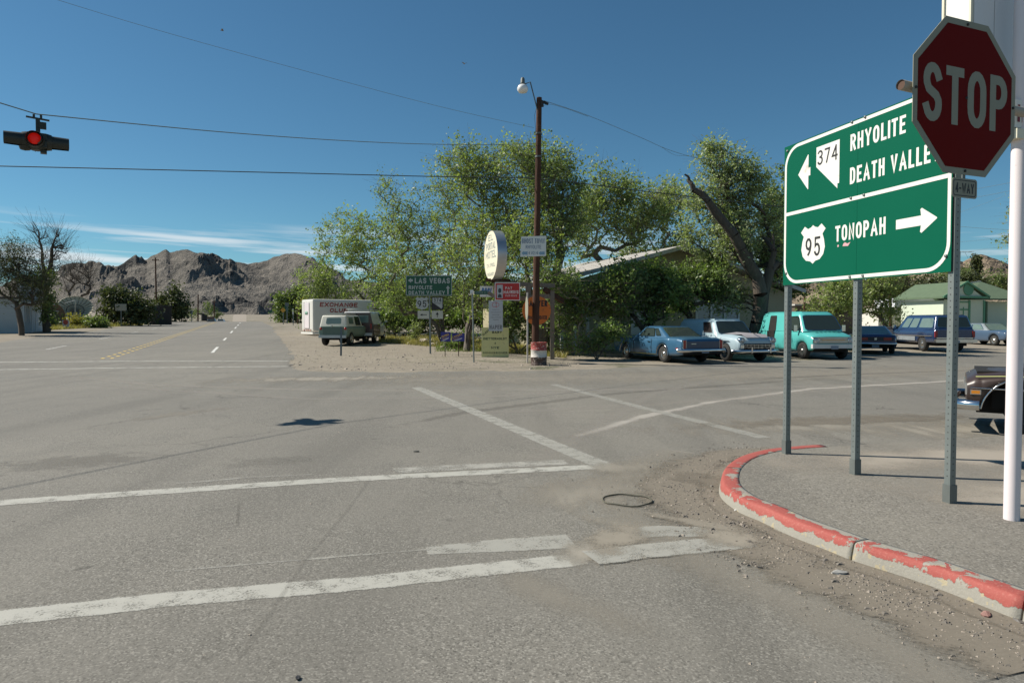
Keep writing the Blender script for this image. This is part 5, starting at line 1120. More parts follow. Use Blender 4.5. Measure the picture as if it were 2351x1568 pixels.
# ---- loop on the road, litter, stones
q = G(1440, 1152); lo = MB().tube([(q.x + .215 * math.cos(a / 24 * 6.283), q.y + .20 * math.sin(a / 24 * 6.283) + .012 * math.sin(a * 1.3), .018 + .004 * math.sin(a * .9)) for a in range(25)], .0075, 6, caps=False).build('wire_hoop', pm('rusty wire', (.09, .085, .06), .7)); tag(lo, 'thin wire hoop lying flat on the dusty asphalt', 'hoop')
q = G(2300, 985)
for i, (x, y, s_, lab, col) in enumerate(((1440 + 870, 1377, .035, 'crumpled clear wrapper against the red kerb', (.6, .62, .62)), (2263, 1416, .03, 'pinkish stone in the gutter dirt', (.32, .18, .15)), (685, 1560, .014, 'black scrap of rubber at the bottom of the picture', (.02, .02, .02)), (1924, 1320, .035, 'flat grey piece of cardboard in the gutter', (.36, .35, .32)), (2345, 1428, .045, 'dark flat scrap near the right edge of the gutter', (.12, .11, .10)), (2253, 1406, .02, 'dark pebble next to the pinkish stone', (.05, .04, .035)), (1745, 1307, .012, 'small black pebble on the asphalt near the crosswalk', (.03, .03, .03)), (1690, 1175, .02, 'white paper scrap near the kerb curve', (.65, .63, .58)), (2238, 1290, .02, 'yellowish straw scrap in the gutter', (.45, .38, .2)), (955, 1038, .03, 'small dark clod lying in the crossing', (.06, .06, .05)), (2195, 826 + 72, .03, 'white scrap by the far sidewalk edge', (.8, .8, .78)))):
    q = G(x, y); r2 = random.Random(i + 40); n = 9; flat = i in (0, 2, 4, 5, 8, 9, 11)
    top = []; vs = [(0, 0, s_ * (.15 if flat else .7))]
    for k in range(n): a_ = k / n * 6.283; rr2 = s_ * r2.uniform(.6, 1.3); vs.append((rr2 * math.cos(a_) * 1.5, rr2 * math.sin(a_) * .8, s_ * (r2.uniform(.05, .3) if flat else .35)))
    for k in range(n): a_ = k / n * 6.283; rr2 = s_ * .9; vs.append((rr2 * math.cos(a_) * 1.5, rr2 * math.sin(a_) * .8, -.004))
    fs = [(0, 1 + k, 1 + (k + 1) % n) for k in range(n)] + [(1 + k, 1 + n + k, 1 + n + (k + 1) % n, 1 + (k + 1) % n) for k in range(n)]
    o = MB().add(vs, fs).build('litter' if flat else 'stone', pm('litter %d' % i, col, .6, var=.4, scale=30)); o.location = (q.x, q.y, q.z + .012); o.rotation_euler.z = i; tag(o, lab, 'litter' if flat else 'stone')
# border rocks of the yard
for i, (x, y, w_, lab) in enumerate(((917, 775, 9, 'pale rock pile edge nearest the white van'), (905, 783, 6, 'small dark based rock beside the van shadow'), (974, 787, 12, 'largest pale rock of the yard border'), (996, 794, 9, 'pale rock just right of the town sign post'), (1016, 799, 6, 'small rock left of the yard sign stake'), (1029, 800, 7, 'whitest rock behind the yard sign stakes'), (1042, 806, 5, 'little rock between the yard sign stakes'))):
    q = G(x, y); s_ = w_ * q.y / 1567; r2 = random.Random(i + 9); bm = bmesh.new(); bmesh.ops.create_icosphere(bm, subdivisions=2, radius=1)
    for v_ in bm.verts: k2 = 1 + .35 * mn.noise(v_.co * 1.6 + Vector((i * 3, 0, 0))); v_.co = Vector((v_.co.x * s_ * 1.1 * k2, v_.co.y * s_ * .8 * k2, v_.co.z * s_ * .55 * k2 + s_ * .3))
    me = bpy.data.meshes.new('border_rock'); bm.to_mesh(me); bm.free(); me.materials.append(pm('pale limestone', (.50, .43, .35), .9, var=.25, scale=6)); o = bpy.data.objects.new('border_rock', me); C.objects.link(o); o.location = q; tag(o, lab, 'rock', 'rocks along the yard border')
# wire yard fence
f0 = G(895, 766); f1 = G(1300, 786)
fe = thing('wire_fence', 'low wire mesh fence along the shaded yard behind the town sign', 'fence', f0)
for i in range(9):
    q = f0.lerp(f1, i / 8); q.z = gz(q.x, q.y); q -= f0; MB().bar(q, q + Vector((0, 0, 1.05)), .05, .05).build('post', GALD, fe)
for j in range(7):
    MB().tube([f0.lerp(f1, i / 8) - f0 + Vector((0, 0, gz(*f0.lerp(f1, i / 8).xy) - f0.lerp(f1, i / 8).z + .15 + j * .14)) for i in range(9)], .008, 4, caps=False).build('wire', GALD, fe)
# ------------------------------------------------------------------ houses
def wallbox(mb, p0, p1, z0, z1, th=.15):
    mb.bar(Vector((p0[0], p0[1], (z0 + z1) / 2)), Vector((p1[0], p1[1], (z0 + z1) / 2)), th, z1 - z0); return mb
def siding(p0, p1, z0, z1, n_out, pitch, mat, parent, skip=()):
    """overlapping boards along a wall; skip = [(u0,u1,za,zb)] openings as fractions and heights"""
    mb = MB(); p0 = Vector((p0[0], p0[1], 0)); p1 = Vector((p1[0], p1[1], 0)); d = p1 - p0; nrm = Vector(n_out).normalized(); z = z0
    while z < z1 - .02:
        sp = [(0, 1)]
        for u0, u1, za, zb in skip:
            if z + pitch > za and z < zb:
                ns = []
                for a, b in sp:
                    if u0 > a: ns.append((a, min(b, u0)))
                    if u1 < b: ns.append((max(a, u1), b))
                sp = [s_ for s_ in ns if s_[1] - s_[0] > .002]
        for a, b in sp:
            q0 = p0 + d * a; q1 = p0 + d * b; zt = min(z + pitch, z1)
            vs = [q0 + nrm * .10 + Vector((0, 0, z)), q1 + nrm * .10 + Vector((0, 0, z)), q1 + nrm * .082 + Vector((0, 0, zt)), q0 + nrm * .082 + Vector((0, 0, zt)), q0 + nrm * .08 + Vector((0, 0, z)), q1 + nrm * .08 + Vector((0, 0, z))]
            mb.add(vs, [(0, 1, 2, 3), (4, 5, 1, 0)])
        z += pitch
    return mb.build('siding', mat, parent, kind='stuff')
def hbox(parent, c, ux, wx, wy, h, name, mat, **k):
    """box in a thing's frame; ux unit vector along the wall"""
    M = Matrix.Rotation(ang(ux), 4, 'Z'); return MB().box(c, (wx, wy, h), M).build(name, mat, parent, **k)
CRM = pm('cream wall paint', (.40, .355, .23), .8, var=.12, scale=1)
SHG = pm('grey shingles', (.42, .40, .37), .9, var=.3, scale=4, bmp=.5)
WTR = pm('white window trim', (.68, .68, .66), .6, var=.1)
# the house among the trees
c0 = P(1246, 648, 33.6); hz = gz(c0.x, c0.y + 2) - .1
ho = thing('house', 'cream house with a low gable roof hidden among the trees', 'house', (c0.x, c0.y, hz), math.atan2(D2.y, D2.x))
ez = 3.35; pk = 5.55; HW = 15.6; HD = 11
def roof(parent, w0, w1, wm_, y0, y1, ez, pk, th, mat, name='roof'):
    mb = MB()
    for a, b in (((w0, ez), (wm_, pk)), ((wm_, pk), (w1, ez))):
        vs = [(a[0], y0, a[1]), (b[0], y0, b[1]), (b[0], y1, b[1]), (a[0], y1, a[1])]; vs += [(x, y, z - th) for x, y, z in vs]
        mb.add(vs, [(0, 1, 2, 3), (7, 6, 5, 4), (0, 4, 5, 1), (1, 5, 6, 2), (2, 6, 7, 3), (3, 7, 4, 0)])
    return mb.build(name, mat, parent)
rf = roof(ho, -.4, HW + .4, 7.9, -.5, HD, ez, pk, .14, SHG)
MB().bar((-.42, -.53, ez - .1), (7.9, -.53, pk - .1), .05, .2).bar((7.9, -.53, pk - .1), (HW + .4, -.53, ez - .1), .05, .2).build('fascia', pm('weathered white trim', (.5, .49, .46), .8, var=.2), ho)
for i in range(10):     # shingle courses catching light on the lit slope
    t = (i + .5) / 10; MB().bar((-.4 + 8.3 * t, -.5, ez + (pk - ez) * t + .012), (-.4 + 8.3 * t, HD, ez + (pk - ez) * t + .012), .03, .02, (0, 0, 1)).build('shingle_course', SHG, ho)
mb = MB(); mb.bar((.5, .3, 1.6), (HW - .5, .3, 1.6), .2, 3.2); mb.bar((.5, .3, 1.6), (.5, HD - .5, 1.6), .2, 3.2); mb.bar((HW - .5, .3, 1.6), (HW - .5, HD - .5, 1.6), .2, 3.2)
mb.add([(.4, .2, 3.2), (HW - .4, .2, 3.2), (7.9, .2, pk - .2)], [(0, 1, 2)]); mb.build('walls', CRM, ho)
siding((.4, .28), (HW - .4, .28), 0, 3.2, (0, -1, 0), .2, CRM, ho, [(.58, .75, .9, 2.6)])
wx = (HW) * .58 + .2
wf = MB(); [wf.box((x, .14, z), (w_, .08, h_)) for x, z, w_, h_ in ((wx + 1.25, 2.62, 2.9, .12), (wx + 1.25, .92, 2.9, .14), (wx - .15, 1.77, .1, 1.6), (wx + 2.65, 1.77, .1, 1.6), (wx + .8, 1.77, .09, 1.6), (wx + 1.7, 1.77, .09, 1.6))]
wi = wf.build('window', WTR, ho)
for x in (wx + .33, wx + 1.25, wx + 2.17): MB().box((x, .18, 1.77), (.82, .02, 1.5)).build('pane', pm('curtained glass', (.30, .34, .38), .15), wi)
MB().box((wx + 1.25, .0, 1.15), (.7, .4, .42)).build('air_conditioner', pm('dark vent', (.06, .05, .045), .7), ho)
for x in (.9, 1.6, 2.3): MB().box((x, -.3, 1.55), (.16, .12, 3.1)).build('porch_post', WTR, ho)
MB().box((5.6, .14, 1.5), (1.1, .06, 1.3)).build('window', WTR, ho)
# green house
gc = GY(2222, 60); gd = Vector((.985, .17, 0)).normalized()
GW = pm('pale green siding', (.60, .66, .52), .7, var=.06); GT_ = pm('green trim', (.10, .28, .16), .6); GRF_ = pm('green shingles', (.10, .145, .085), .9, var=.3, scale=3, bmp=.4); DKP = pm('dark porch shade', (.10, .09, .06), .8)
gh = thing('green_house', 'pale green bungalow with a green roof behind the parked cars', 'house', gc, ang(gd)); kx = 60 / 1567
X = lambda px: (px - 2222) * kx * 1.03; Z = lambda py: (738 - py) * kx + 1.6 - gc.z
mb = MB(); mb.box((X(2210), 2.5, Z(690) / 2), (X(2263) - X(2160), 5, Z(690))); mb.box((X(2320), 5.5, Z(690) / 2), (X(2420) - X(2225), 6, Z(690))); mb.build('walls', GW, gh)
siding((X(2160), .1), (X(2263), .1), 0, Z(688), (0, -1, 0), .17, GW, gh, [(.30, .58, .8, Z(692))])
gx0, gx1, gz0, gz1 = X(2146), X(2262), Z(681), Z(647)
roof(gh, gx0, gx1, (X(2146) + X(2262)) / 2 + .05, -.6, 5.5, gz0 - .05, gz1, .14, GRF_)
MB().plate([(gx0 + .6, gz0), (gx1 - .6, gz0), ((gx0 + gx1) / 2 + .05, gz1 - .25)], -.42, -.3).build('gable', GW, gh)
MB().plate(circ((gx0 + gx1) / 2 + .25, gz0 + .62, .50, 18, .55), -.5, -.44).build('round_vent', GT_, gh)
MB().box(((gx0 + gx1) / 2, -.52, gz0 - .08), (gx1 - gx0, .16, .16)).bar((gx0, -.62, gz0 - .05), ((gx0 + gx1) / 2, -.62, gz1 - .05), .05, .14).bar(((gx0 + gx1) / 2, -.62, gz1 - .05), (gx1, -.62, gz0 - .05), .05, .14).build('trim_boards', GT_, gh)
mb = MB(); a = [(X(2248), 1.2, gz0 - .12), (X(2420), 1.2, gz0 - .12), (X(2400), 6, Z(636)), (X(2258), 6, Z(658)), ]; mb.add(a + [(x, y, z - .14) for x, y, z in a], [(0, 1, 2, 3), (7, 6, 5, 4), (0, 4, 5, 1), (1, 5, 6, 2), (3, 7, 4, 0)]); mb.add([(X(2258), 6, Z(658)), (X(2400), 6, Z(636)), (X(2420), 11, gz0), (X(2240), 11, gz0)], [(0, 1, 2, 3)]); mb.build('roof', GRF_, gh)
MB().bar((X(2258), 5.98, Z(657.5)), (X(2400), 5.98, Z(635.5)), .1, .12).build('ridge_cap', pm('pale ridge cap', (.5, .5, .45), .7), gh)
for x in (X(2194), X(2224), X(2262)): MB().box((x, -.03, Z(690) / 2), (.18, .06, Z(690))).build('corner_board', GT_, gh)
wi = MB().box((X(2209), -.02, Z(711)), (X(2222) - X(2196), .06, .12)).box((X(2209), -.02, Z(730)), (X(2222) - X(2196), .06, .1)).box((X(2209), -.02, Z(712) - .35), (.07, .05, 1.2)).box((X(2209), -.02, Z(694)), (X(2222) - X(2196), .06, .1)).build('window', GT_, gh)
for x in (X(2203), X(2215.5)): MB().box((x, 0.03, Z(711)), (.42, .02, 1.35)).build('pane', pm('pale curtain glass', (.42, .44, .46), .2), wi)
MB().box((X(2290), 2.42, Z(690) / 2), (X(2318) - X(2266), .05, Z(690) - .3)).build('porch_shade_panel', DKP, gh)  # dark sheet before the green wall, porch shade put into its colour
for px in (2272, 2288, 2306): MB().box((X(px), 1.5, Z(690) / 2), (.14, .14, Z(690))).build('porch_post', pm('green porch post', (.16, .22, .13), .7), gh)
MB().box((X(2297), 2.36, 1.1), (.9, .05, 2.0)).build('door', pm('dark door', (.05, .04, .035), .5), gh)
# mobile home
mc_ = GY(2016, 66); mh = thing('mobile_home', 'long white mobile home behind the dark blue suburban wagon', 'mobile home', mc_, R(4)); kx = 66 / 1567
Ww = (2166 - 2012) * kx; MB().box((Ww / 2, 1.6, 1.35), (Ww, 3.2, 2.1)).build('walls', pm('ribbed white panel', (.66, .63, .56), .6, var=.08), mh)
MB().box((Ww / 2 + .8, 1.6, 2.95), (Ww - 1.6, 3.3, .9)).build('roof', pm('white coated roof', (.66, .67, .70), .5), mh)
for i in range(26): MB().box((.2 + i * Ww / 26, -.012, 1.35), (.035, .02, 2.1)).build('rib', pm('rib shadow board', (.55, .52, .46), .7), mh)
wi = MB().box((Ww * .72, -.02, 1.7), (1.0, .05, 1.15)).build('window', WTR, mh); MB().box((Ww * .72, -.05, 1.7), (.86, .02, 1.0)).build('pane', GLS, wi)
# dark shed, wooden frame by the yard tree
q = GY(1830, 62); r_ = thing('shed', 'low brown shed with a light roof edge glimpsed under the green sign', 'shed', q, R(5)); MB().box((2.6, 1.5, 1.3), (5.5, 3, 2.6)).build('walls', pm('brown shed boards', (.12, .09, .065), .8), r_); MB().box((2.6, 1.5, 2.68), (5.9, 3.4, .14)).build('roof', pm('light roof edge', (.5, .48, .44), .8), r_)
# far left house
lc = G(56, 765); lh = thing('sided_house', 'white sided house with a false front at the left edge of the picture', 'house', lc, math.atan2(D2.y, D2.x))
BW = pm('bluish white clapboard', (.42, .46, .47), .8, var=.15, scale=1)
MB().box((-6.1, 2.85, 1.35), (12, 5.5, 2.7)).build('walls', BW, lh)
siding((-12.1, .18), (0, .18), 0, 2.7, (0, -1, 0), .2, BW, lh)
siding((-.18, .1), (-.18, 5.6), 0, 4.3, (1, 0, 0), .2, BW, lh, [(.12, .3, .9, 2.2), (.42, .6, 0, 2.2), (.7, .88, .9, 2.2)])
MB().box((-.3, 2.85, 3.6), (.3, 5.6, 2.0)).build('false_front', BW, lh)
MB().box((-6.2, 2.85, 2.8), (12.1, 5.9, .14)).build('roof', pm('tar roof', (.08, .08, .08), .9), lh)
for u, nm, h0, h1 in ((.21, 'window', .9, 2.2), (.51, 'door', .02, 2.2), (.79, 'window', .9, 2.2)):
    y = .1 + 5.5 * u; o = MB().box((-.09, y, h1 + .06), (.06, 1.15, .12)).box((-.09, y - .54, (h0 + h1) / 2), (.06, .08, h1 - h0)).box((-.09, y + .54, (h0 + h1) / 2), (.06, .08, h1 - h0)).build(nm, WTR, lh)
    MB().box((-.12, y, (h0 + h1) / 2), (.03, 1.0, h1 - h0)).build('pane' if nm == 'window' else 'leaf', GLS if nm == 'window' else pm('blue grey door', (.10, .15, .19), .5), o)
MB().box((.4, 2.85, 2.42), (1.0, 5.2, .08)).build('awning', pm('white awning', (.6, .62, .62), .6), lh)

# ------------------------------------------------------------------ vehicles
TY = pm('tyre rubber', (.025, .024, .022), .85, var=.3); CH = pm('chrome', (.62, .62, .62), .12, 1.0, var=.05); DRK = pm('dark underside', (.012, .011, .010), .9)
GL1 = pm('car window glass', (.035, .05, .045), .04, var=.1); GL2 = pm('light car window glass', (.14, .20, .18), .05, var=.15); LMP = pm('headlight glass', (.5, .5, .48), .1, .3); REDL = pm('tail light red', (.35, .02, .015), .25); AMB = pm('amber lens', (.7, .25, .02), .3); HUB = pm('steel hubcap', (.45, .44, .42), .25, .9, var=.2)
def paint(name, col, rough=.3, coat=.6, var=.08, dirt=None, metal=0, dthr=.6): return pm(name, col, rough, metal, var=var, scale=1.6, dirt=dirt, coat=coat, dscale=3, dthr=dthr)
def shell(sts, arches, wr, n=70):
    xs = [s_[0] for s_ in sts]; x0, x1 = xs[0], xs[-1]; prm = lambda x: [float(np.interp(x, xs, [s_[k] for s_ in sts])) for k in range(1, 5)]
    X_ = sorted(set([x0 + (x1 - x0) * i / n for i in range(n + 1)] + [a + wr * math.cos(math.pi * i / 14) for a in arches for i in range(15)] + xs)); X_ = [x for i, x in enumerate(X_) if i == 0 or x - X_[i - 1] > .004]
    prof = [(0, .93), (.15, .975), (.35, 1.0), (.62, 1.0), (.82, .985), (.94, .955), (1, .90)]; ring = []
    for x in X_:
        zb, zt, hw, zc = prm(x)
        for a in arches:
            if abs(x - a) < wr - 1e-6: zb = max(zb, .30 + math.sqrt(wr * wr - (x - a) ** 2))
        zb = min(zb, zt - .05); z_ = lambda t: zb + (zt - zb) * t; side = [(x, hw * k, z_(t)) for t, k in prof]
        lo = [(x, hw * .90, zb)]; top = [(x, hw * .9 * math.cos(q * math.pi / 8), zt + (zc - zt) * math.sin(q * math.pi / 8)) for q in (1, 2, 3, 4)]
        half = lo + side + top; ring.append(half + [(a, -b, c) for a, b, c in reversed(half[:-1])])
    m = len(ring[0]); mb = MB(); fs = [(i * m + k, i * m + k + 1, (i + 1) * m + k + 1, (i + 1) * m + k) for i in range(len(ring) - 1) for k in range(m - 1)]
    mb.add([p for r_ in ring for p in r_], fs, None, True); mb.add(ring[0], [tuple(range(m))]); mb.add(ring[-1], [tuple(range(m - 1, -1, -1))]); return mb
def wheel(parent, x, y, r, wid, side, hub=HUB, hr=.62, inner=True):
    M_ = Matrix.Translation((x, y, r)); s_ = side
    o = MB().lathe([(r * .6, -wid / 2), (r * .93, -wid / 2), (r, -wid * .3), (r, wid * .3), (r * .93, wid / 2), (r * .6, wid / 2)], 24, M_, axis='y').build('wheel', TY, parent)
    MB().lathe([(r * .64, s_ * wid * .42), (r * hr, s_ * wid * .52), (r * .5, s_ * wid * .36), (r * .25, s_ * wid * .40), (r * .2, s_ * wid * .55), (0, s_ * wid * .58)], 20, M_, axis='y').build('rim', hub, o); return o
def house_top(parent, g_, mat, name='cabin', bev=.06):
    xb0, xb1, xt0, xt1, hb, ht, zb, zt = g_
    bm = bmesh.new(); v = [bm.verts.new(p) for p in [(xb0, -hb, zb), (xb1, -hb, zb), (xb1, hb, zb), (xb0, hb, zb), (xt0, -ht, zt), (xt1, -ht, zt), (xt1, ht, zt), (xt0, ht, zt)]]
    for f in ((0, 3, 2, 1), (4, 5, 6, 7), (0, 1, 5, 4), (1, 2, 6, 5), (2, 3, 7, 6), (3, 0, 4, 7)): bm.faces.new([v[i] for i in f])
    te = [e for e in bm.edges if all(q.co.z > zt - .01 for q in e.verts)]; ve = [e for e in bm.edges if abs(e.verts[0].co.z - e.verts[1].co.z) > .2]
    bmesh.ops.bevel(bm, geom=te + ve, offset=bev, segments=4, profile=.5, affect='EDGES')
    for f in bm.faces: f.smooth = True
    me = bpy.data.meshes.new(name); bm.to_mesh(me); bm.free(); me.materials.append(mat)
    try: me.set_sharp_from_angle(angle=R(40))
    except Exception: pass
    o = bpy.data.objects.new(name, me); C.objects.link(o); o.parent = parent; return o
def pane(parent, g_, face, u0, u1, v0, v1, mat=GL1, name='window', rim=True, off=.012):
    xb0, xb1, xt0, xt1, hb, ht, zb, zt = g_; c = {'front': [(xb1, -hb, zb), (xb1, hb, zb), (xt1, ht, zt), (xt1, -ht, zt)], 'rear': [(xb0, hb, zb), (xb0, -hb, zb), (xt0, -ht, zt), (xt0, ht, zt)],
      'left': [(xb0, hb, zb), (xb1, hb, zb), (xt1, ht, zt), (xt0, ht, zt)], 'right': [(xb0, -hb, zb), (xb1, -hb, zb), (xt1, -ht, zt), (xt0, -ht, zt)]}[face]; c = [Vector(p) for p in c]
    f = lambda u, v_: (c[0].lerp(c[1], u)).lerp(c[3].lerp(c[2], u), v_)
    n = (c[1] - c[0]).cross(c[3] - c[0]).normalized(); ctr = Vector(((xb0 + xb1) / 2, 0, (zb + zt) / 2))
    if n.dot(c[0] - ctr) < 0: n = -n
    q = [f(u0, v0), f(u1, v0), f(u1, v1), f(u0, v1)]; cc = sum(q, Vector()) / 4; q2 = []
    for i in range(4):
        a, b, d = q[i - 1], q[i], q[(i + 1) % 4]; q2 += [b + (a - b) * .12, b + ((a - b) + (d - b)) * .03, b + (d - b) * .08]
    mb = MB(); m = len(q2); mb.add([p + n * off for p in q2] + [p + n * (off - .03) for p in q2], [tuple(range(m))] + [(i, (i + 1) % m, m + (i + 1) % m, m + i) for i in range(m)])
    o = mb.build(name, mat, parent)
    if rim:
        r_ = MB(); q3 = [p + (p - cc) * (.035 / max(.2, (p - cc).length)) for p in q2]; r_.add([p + n * (off + .004) for p in q2] + [p + n * (off + .004) for p in q3], [(i, (i + 1) % m, m + (i + 1) % m, m + i) for i in range(m)]); r_.build('window_trim', CH if rim is True else rim, o)
    return o
def veh(name, label, cat, loc, f, sts, body, arches, wr, r, tw, tops=(), shellname='body', hub=HUB, uw=None):
    t = thing(name, label, cat, loc, math.atan2(f[1], f[0])); shell(sts, arches, wr).build(shellname, body, t)
    x0, x1 = sts[0][0], sts[-1][0]; hw = max(s_[3] for s_ in sts); mb = MB(); mb.box(((x0 + x1) / 2, 0, .48), (x1 - x0 - .5, hw * 1.45, .36))
    for a in arches: mb.box((a, 0, .62), (wr * 2.1, hw * 1.5, .45))
    mb.build('chassis', DRK, t)
    for a in arches:
        for s_ in (1, -1): wheel(t, a, s_ * (tw / 2), r, .2, s_, hub)
    return t
bx = lambda t, n, m, c, d, **k: MB().box(c, d).build(n, m, t, **k)
def both(t, n, m, c, d, **k):
    for s_ in (1, -1): MB().box((c[0], c[1] * s_, c[2]), d).build(n, m, t, **k)
def lampd(t, x, y, z, r, n='headlight', m=LMP, dx=.03):
    s_ = 1 if dx > 0 else -1
    for sy in (1, -1):
        o = MB().lathe([(r * 1.15, -s_ * .06), (r * 1.18, dx), (r, dx), (r * .9, dx * .7)], 16, Matrix.Translation((x, sy * y, z)), axis='x').build(n, CH, t); MB().lathe([(r, dx * .6), (r * .6, dx * 1.2), (0, dx * 1.4)], 16, Matrix.Translation((x, sy * y, z)), axis='x').build('lens', m, o)
# 1 blue coupe, rear towards the road
BL = paint('faded metallic blue paint', (.040, .125, .22), .34, .5, .15, metal=.15); BLt = pm('dark blue trunk panel', (.03, .045, .09), .4, coat=.5)
W0 = G(1525, 832); fc = (-.345, .938); F2 = Vector((fc[0], fc[1], 0)).normalized(); Lf = Vector((-F2.y, F2.x, 0))
c_ = W0 + F2 * 1.38 - Lf * .86
c1 = veh('coupe', 'blue two-door coupe seen from behind under the shade trees', 'car', c_, F2, [(-2.62, .46, .78, .86, .80), (-2.58, .34, .90, .92, .93), (-2.3, .30, .95, .95, .98), (-1.5, .26, .96, .97, 1.0), (-.7, .22, .93, .97, .98), (.6, .22, .92, .97, .95), (1.2, .24, .92, .97, .99), (2.0, .26, .90, .95, .98), (2.45, .3, .84, .90, .90), (2.62, .42, .74, .84, .76)], BL, (-1.38, 1.47), .40, .335, 1.62)
g_ = (-1.62, 1.0, -.75, .30, .84, .66, .92, 1.36); house_top(c1, g_, BL, bev=.09); pane(c1, g_, 'rear', .08, .92, .10, .90); pane(c1, g_, 'front', .06, .94, .08, .92); 
for s_ in ('left', 'right'): pane(c1, g_, s_, .16, .30, .24, .80); pane(c1, g_, s_, .36, .82, .16, .84)
bx(c1, 'rear_panel', BLt, (-2.60, 0, .70), (.06, 1.46, .26)); both(c1, 'tail_light', REDL, (-2.615, .80, .71), (.07, .09, .32)); both(c1, 'lamp_trim', CH, (-2.60, .74, .71), (.06, .02, .34)); both(c1, 'lamp_trim', CH, (-2.60, .865, .71), (.06, .02, .34))
MB().tube([(-2.45, -.97, .50), (-2.68, -.90, .50), (-2.74, 0, .50), (-2.68, .90, .50), (-2.45, .97, .50)], .075, 8).build('rear_bumper', CH, c1); bx(c1, 'bumper_filler', DRK, (-2.62, 0, .42), (.1, 1.7, .12)); bx(c1, 'licence_plate', pm('plate blue grey', (.2, .24, .3), .5), (-2.78, 0, .47), (.02, .3, .13))
for a in (-1.38, 1.47):
    for s_ in (1, -1): MB().tube([(a + .41 * math.cos(R(q)), s_ * .965, .30 + .41 * math.sin(R(q))) for q in range(0, 181, 15)], .014, 5).build('arch_trim', CH, c1)
both(c1, 'sill_trim', CH, (0.05, .955, .30), (2.0, .02, .03)); bx(c1, 'roof_crown', BL, (-.22, 0, 1.365), (.9, 1.1, .03)); bx(c1, 'trunk_emblem', HUB, (-2.635, .42, .74), (.02, .2, .03))
both(c1, 'door_seam', DRK, (.72, .972, .62), (.012, .012, .55)); both(c1, 'door_seam', DRK, (-.62, .972, .62), (.012, .012, .55)); both(c1, 'door_handle', CH, (-.45, .98, .78), (.16, .03, .03)); both(c1, 'side_marker', REDL, (-2.35, .945, .56), (.14, .02, .06))
# 2 old panel truck, front towards the road
LB = paint('chalky pale blue paint', (.36, .47, .52), .5, .2, .1, dirt=(.22, .24, .27), dthr=.66); PRM = pm('grey primer', (.34, .32, .33), .6, var=.12)
W0 = G(1667, 829); F2 = Vector((.30, -.954, 0)).normalized(); Lf = Vector((-F2.y, F2.x, 0)); c_ = W0 - F2 * 1.45 + Lf * .80
c2 = veh('panel_truck', 'pale blue old panel delivery truck with an open side window, nose to the road', 'panel truck', c_, F2, [(-2.45, .40, .98, .80, 1.0), (-2.3, .32, 1.0, .88, 1.03), (-1.5, .30, 1.02, .90, 1.04), (0, .28, 1.02, .91, 1.03), (.75, .28, 1.0, .91, 1.08), (1.5, .30, .97, .90, 1.10), (2.1, .34, .92, .88, 1.02), (2.28, .42, .84, .84, .90), (2.33, .50, .76, .80, .80)], LB, (-1.38, 1.45), .40, .345, 1.56, hub=CH)
g_ = (-2.35, .95, -2.10, .42, .85, .68, 1.0, 1.66); house_top(c2, g_, paint('pale blue roof paint', (.42, .56, .60), .5, .3), bev=.19); pane(c2, g_, 'front', .05, .95, .12, .86, name='windshield')
for s_ in ('left', 'right'): o = pane(c2, g_, s_, .70, .90, .16, .82, pm('open dark window', (.02, .012, .01), .9), rim=LB); MB
bx(c2, 'roof_crown', LB, (-.85, 0, 1.655), (2.4, 1.2, .05))
MB().add([(.98, -.62, 1.05), (.98, .62, 1.05), (2.1, .56, 1.04), (2.28, .50, .92), (2.28, -.50, .92), (2.1, -.56, 1.04), (1.0, 0, 1.12), (2.05, 0, 1.09)], [(0, 6, 7, 5), (6, 1, 2, 7), (7, 2, 3, 4, 5)], Matrix.Translation((0, 0, .02)), True).build('hood', PRM, c2)
lampd(c2, 2.24, .70, .83, .105, dx=.12); both(c2, 'parking_light', CH, (2.31, .70, .60), (.08, .16, .12))
o = bx(c2, 'grille', DRK, (2.31, 0, .60), (.08, 1.24, .22)); 
for z_ in (.54, .60, .66): MB().box((2.355, 0, z_), (.02, 1.2, .012)).build('grille_bar', CH, o)
for y_ in np.linspace(-.5, .5, 7): MB().box((2.36, y_, .60), (.015, .012, .18)).build('grille_bar', CH, o)
MB().tube([(2.1, -.97, .42), (2.38, -.88, .42), (2.48, -.5, .42), (2.50, 0, .42), (2.48, .5, .42), (2.38, .88, .42), (2.1, .97, .42)], .07, 8).build('front_bumper', CH, c2)
both(c2, 'bumper_guard', CH, (2.53, .42, .47), (.07, .06, .22)); bx(c2, 'hood_ornament', CH, (2.12, 0, 1.12), (.22, .03, .03)); both(c2, 'door_seam', DRK, (.9, .915, .70), (.012, .012, .6)); both(c2, 'door_seam', DRK, (-.1, .915, .70), (.012, .012, .6)); both(c2, 'side_trim', CH, (.3, .918, .8), (3.0, .015, .02))
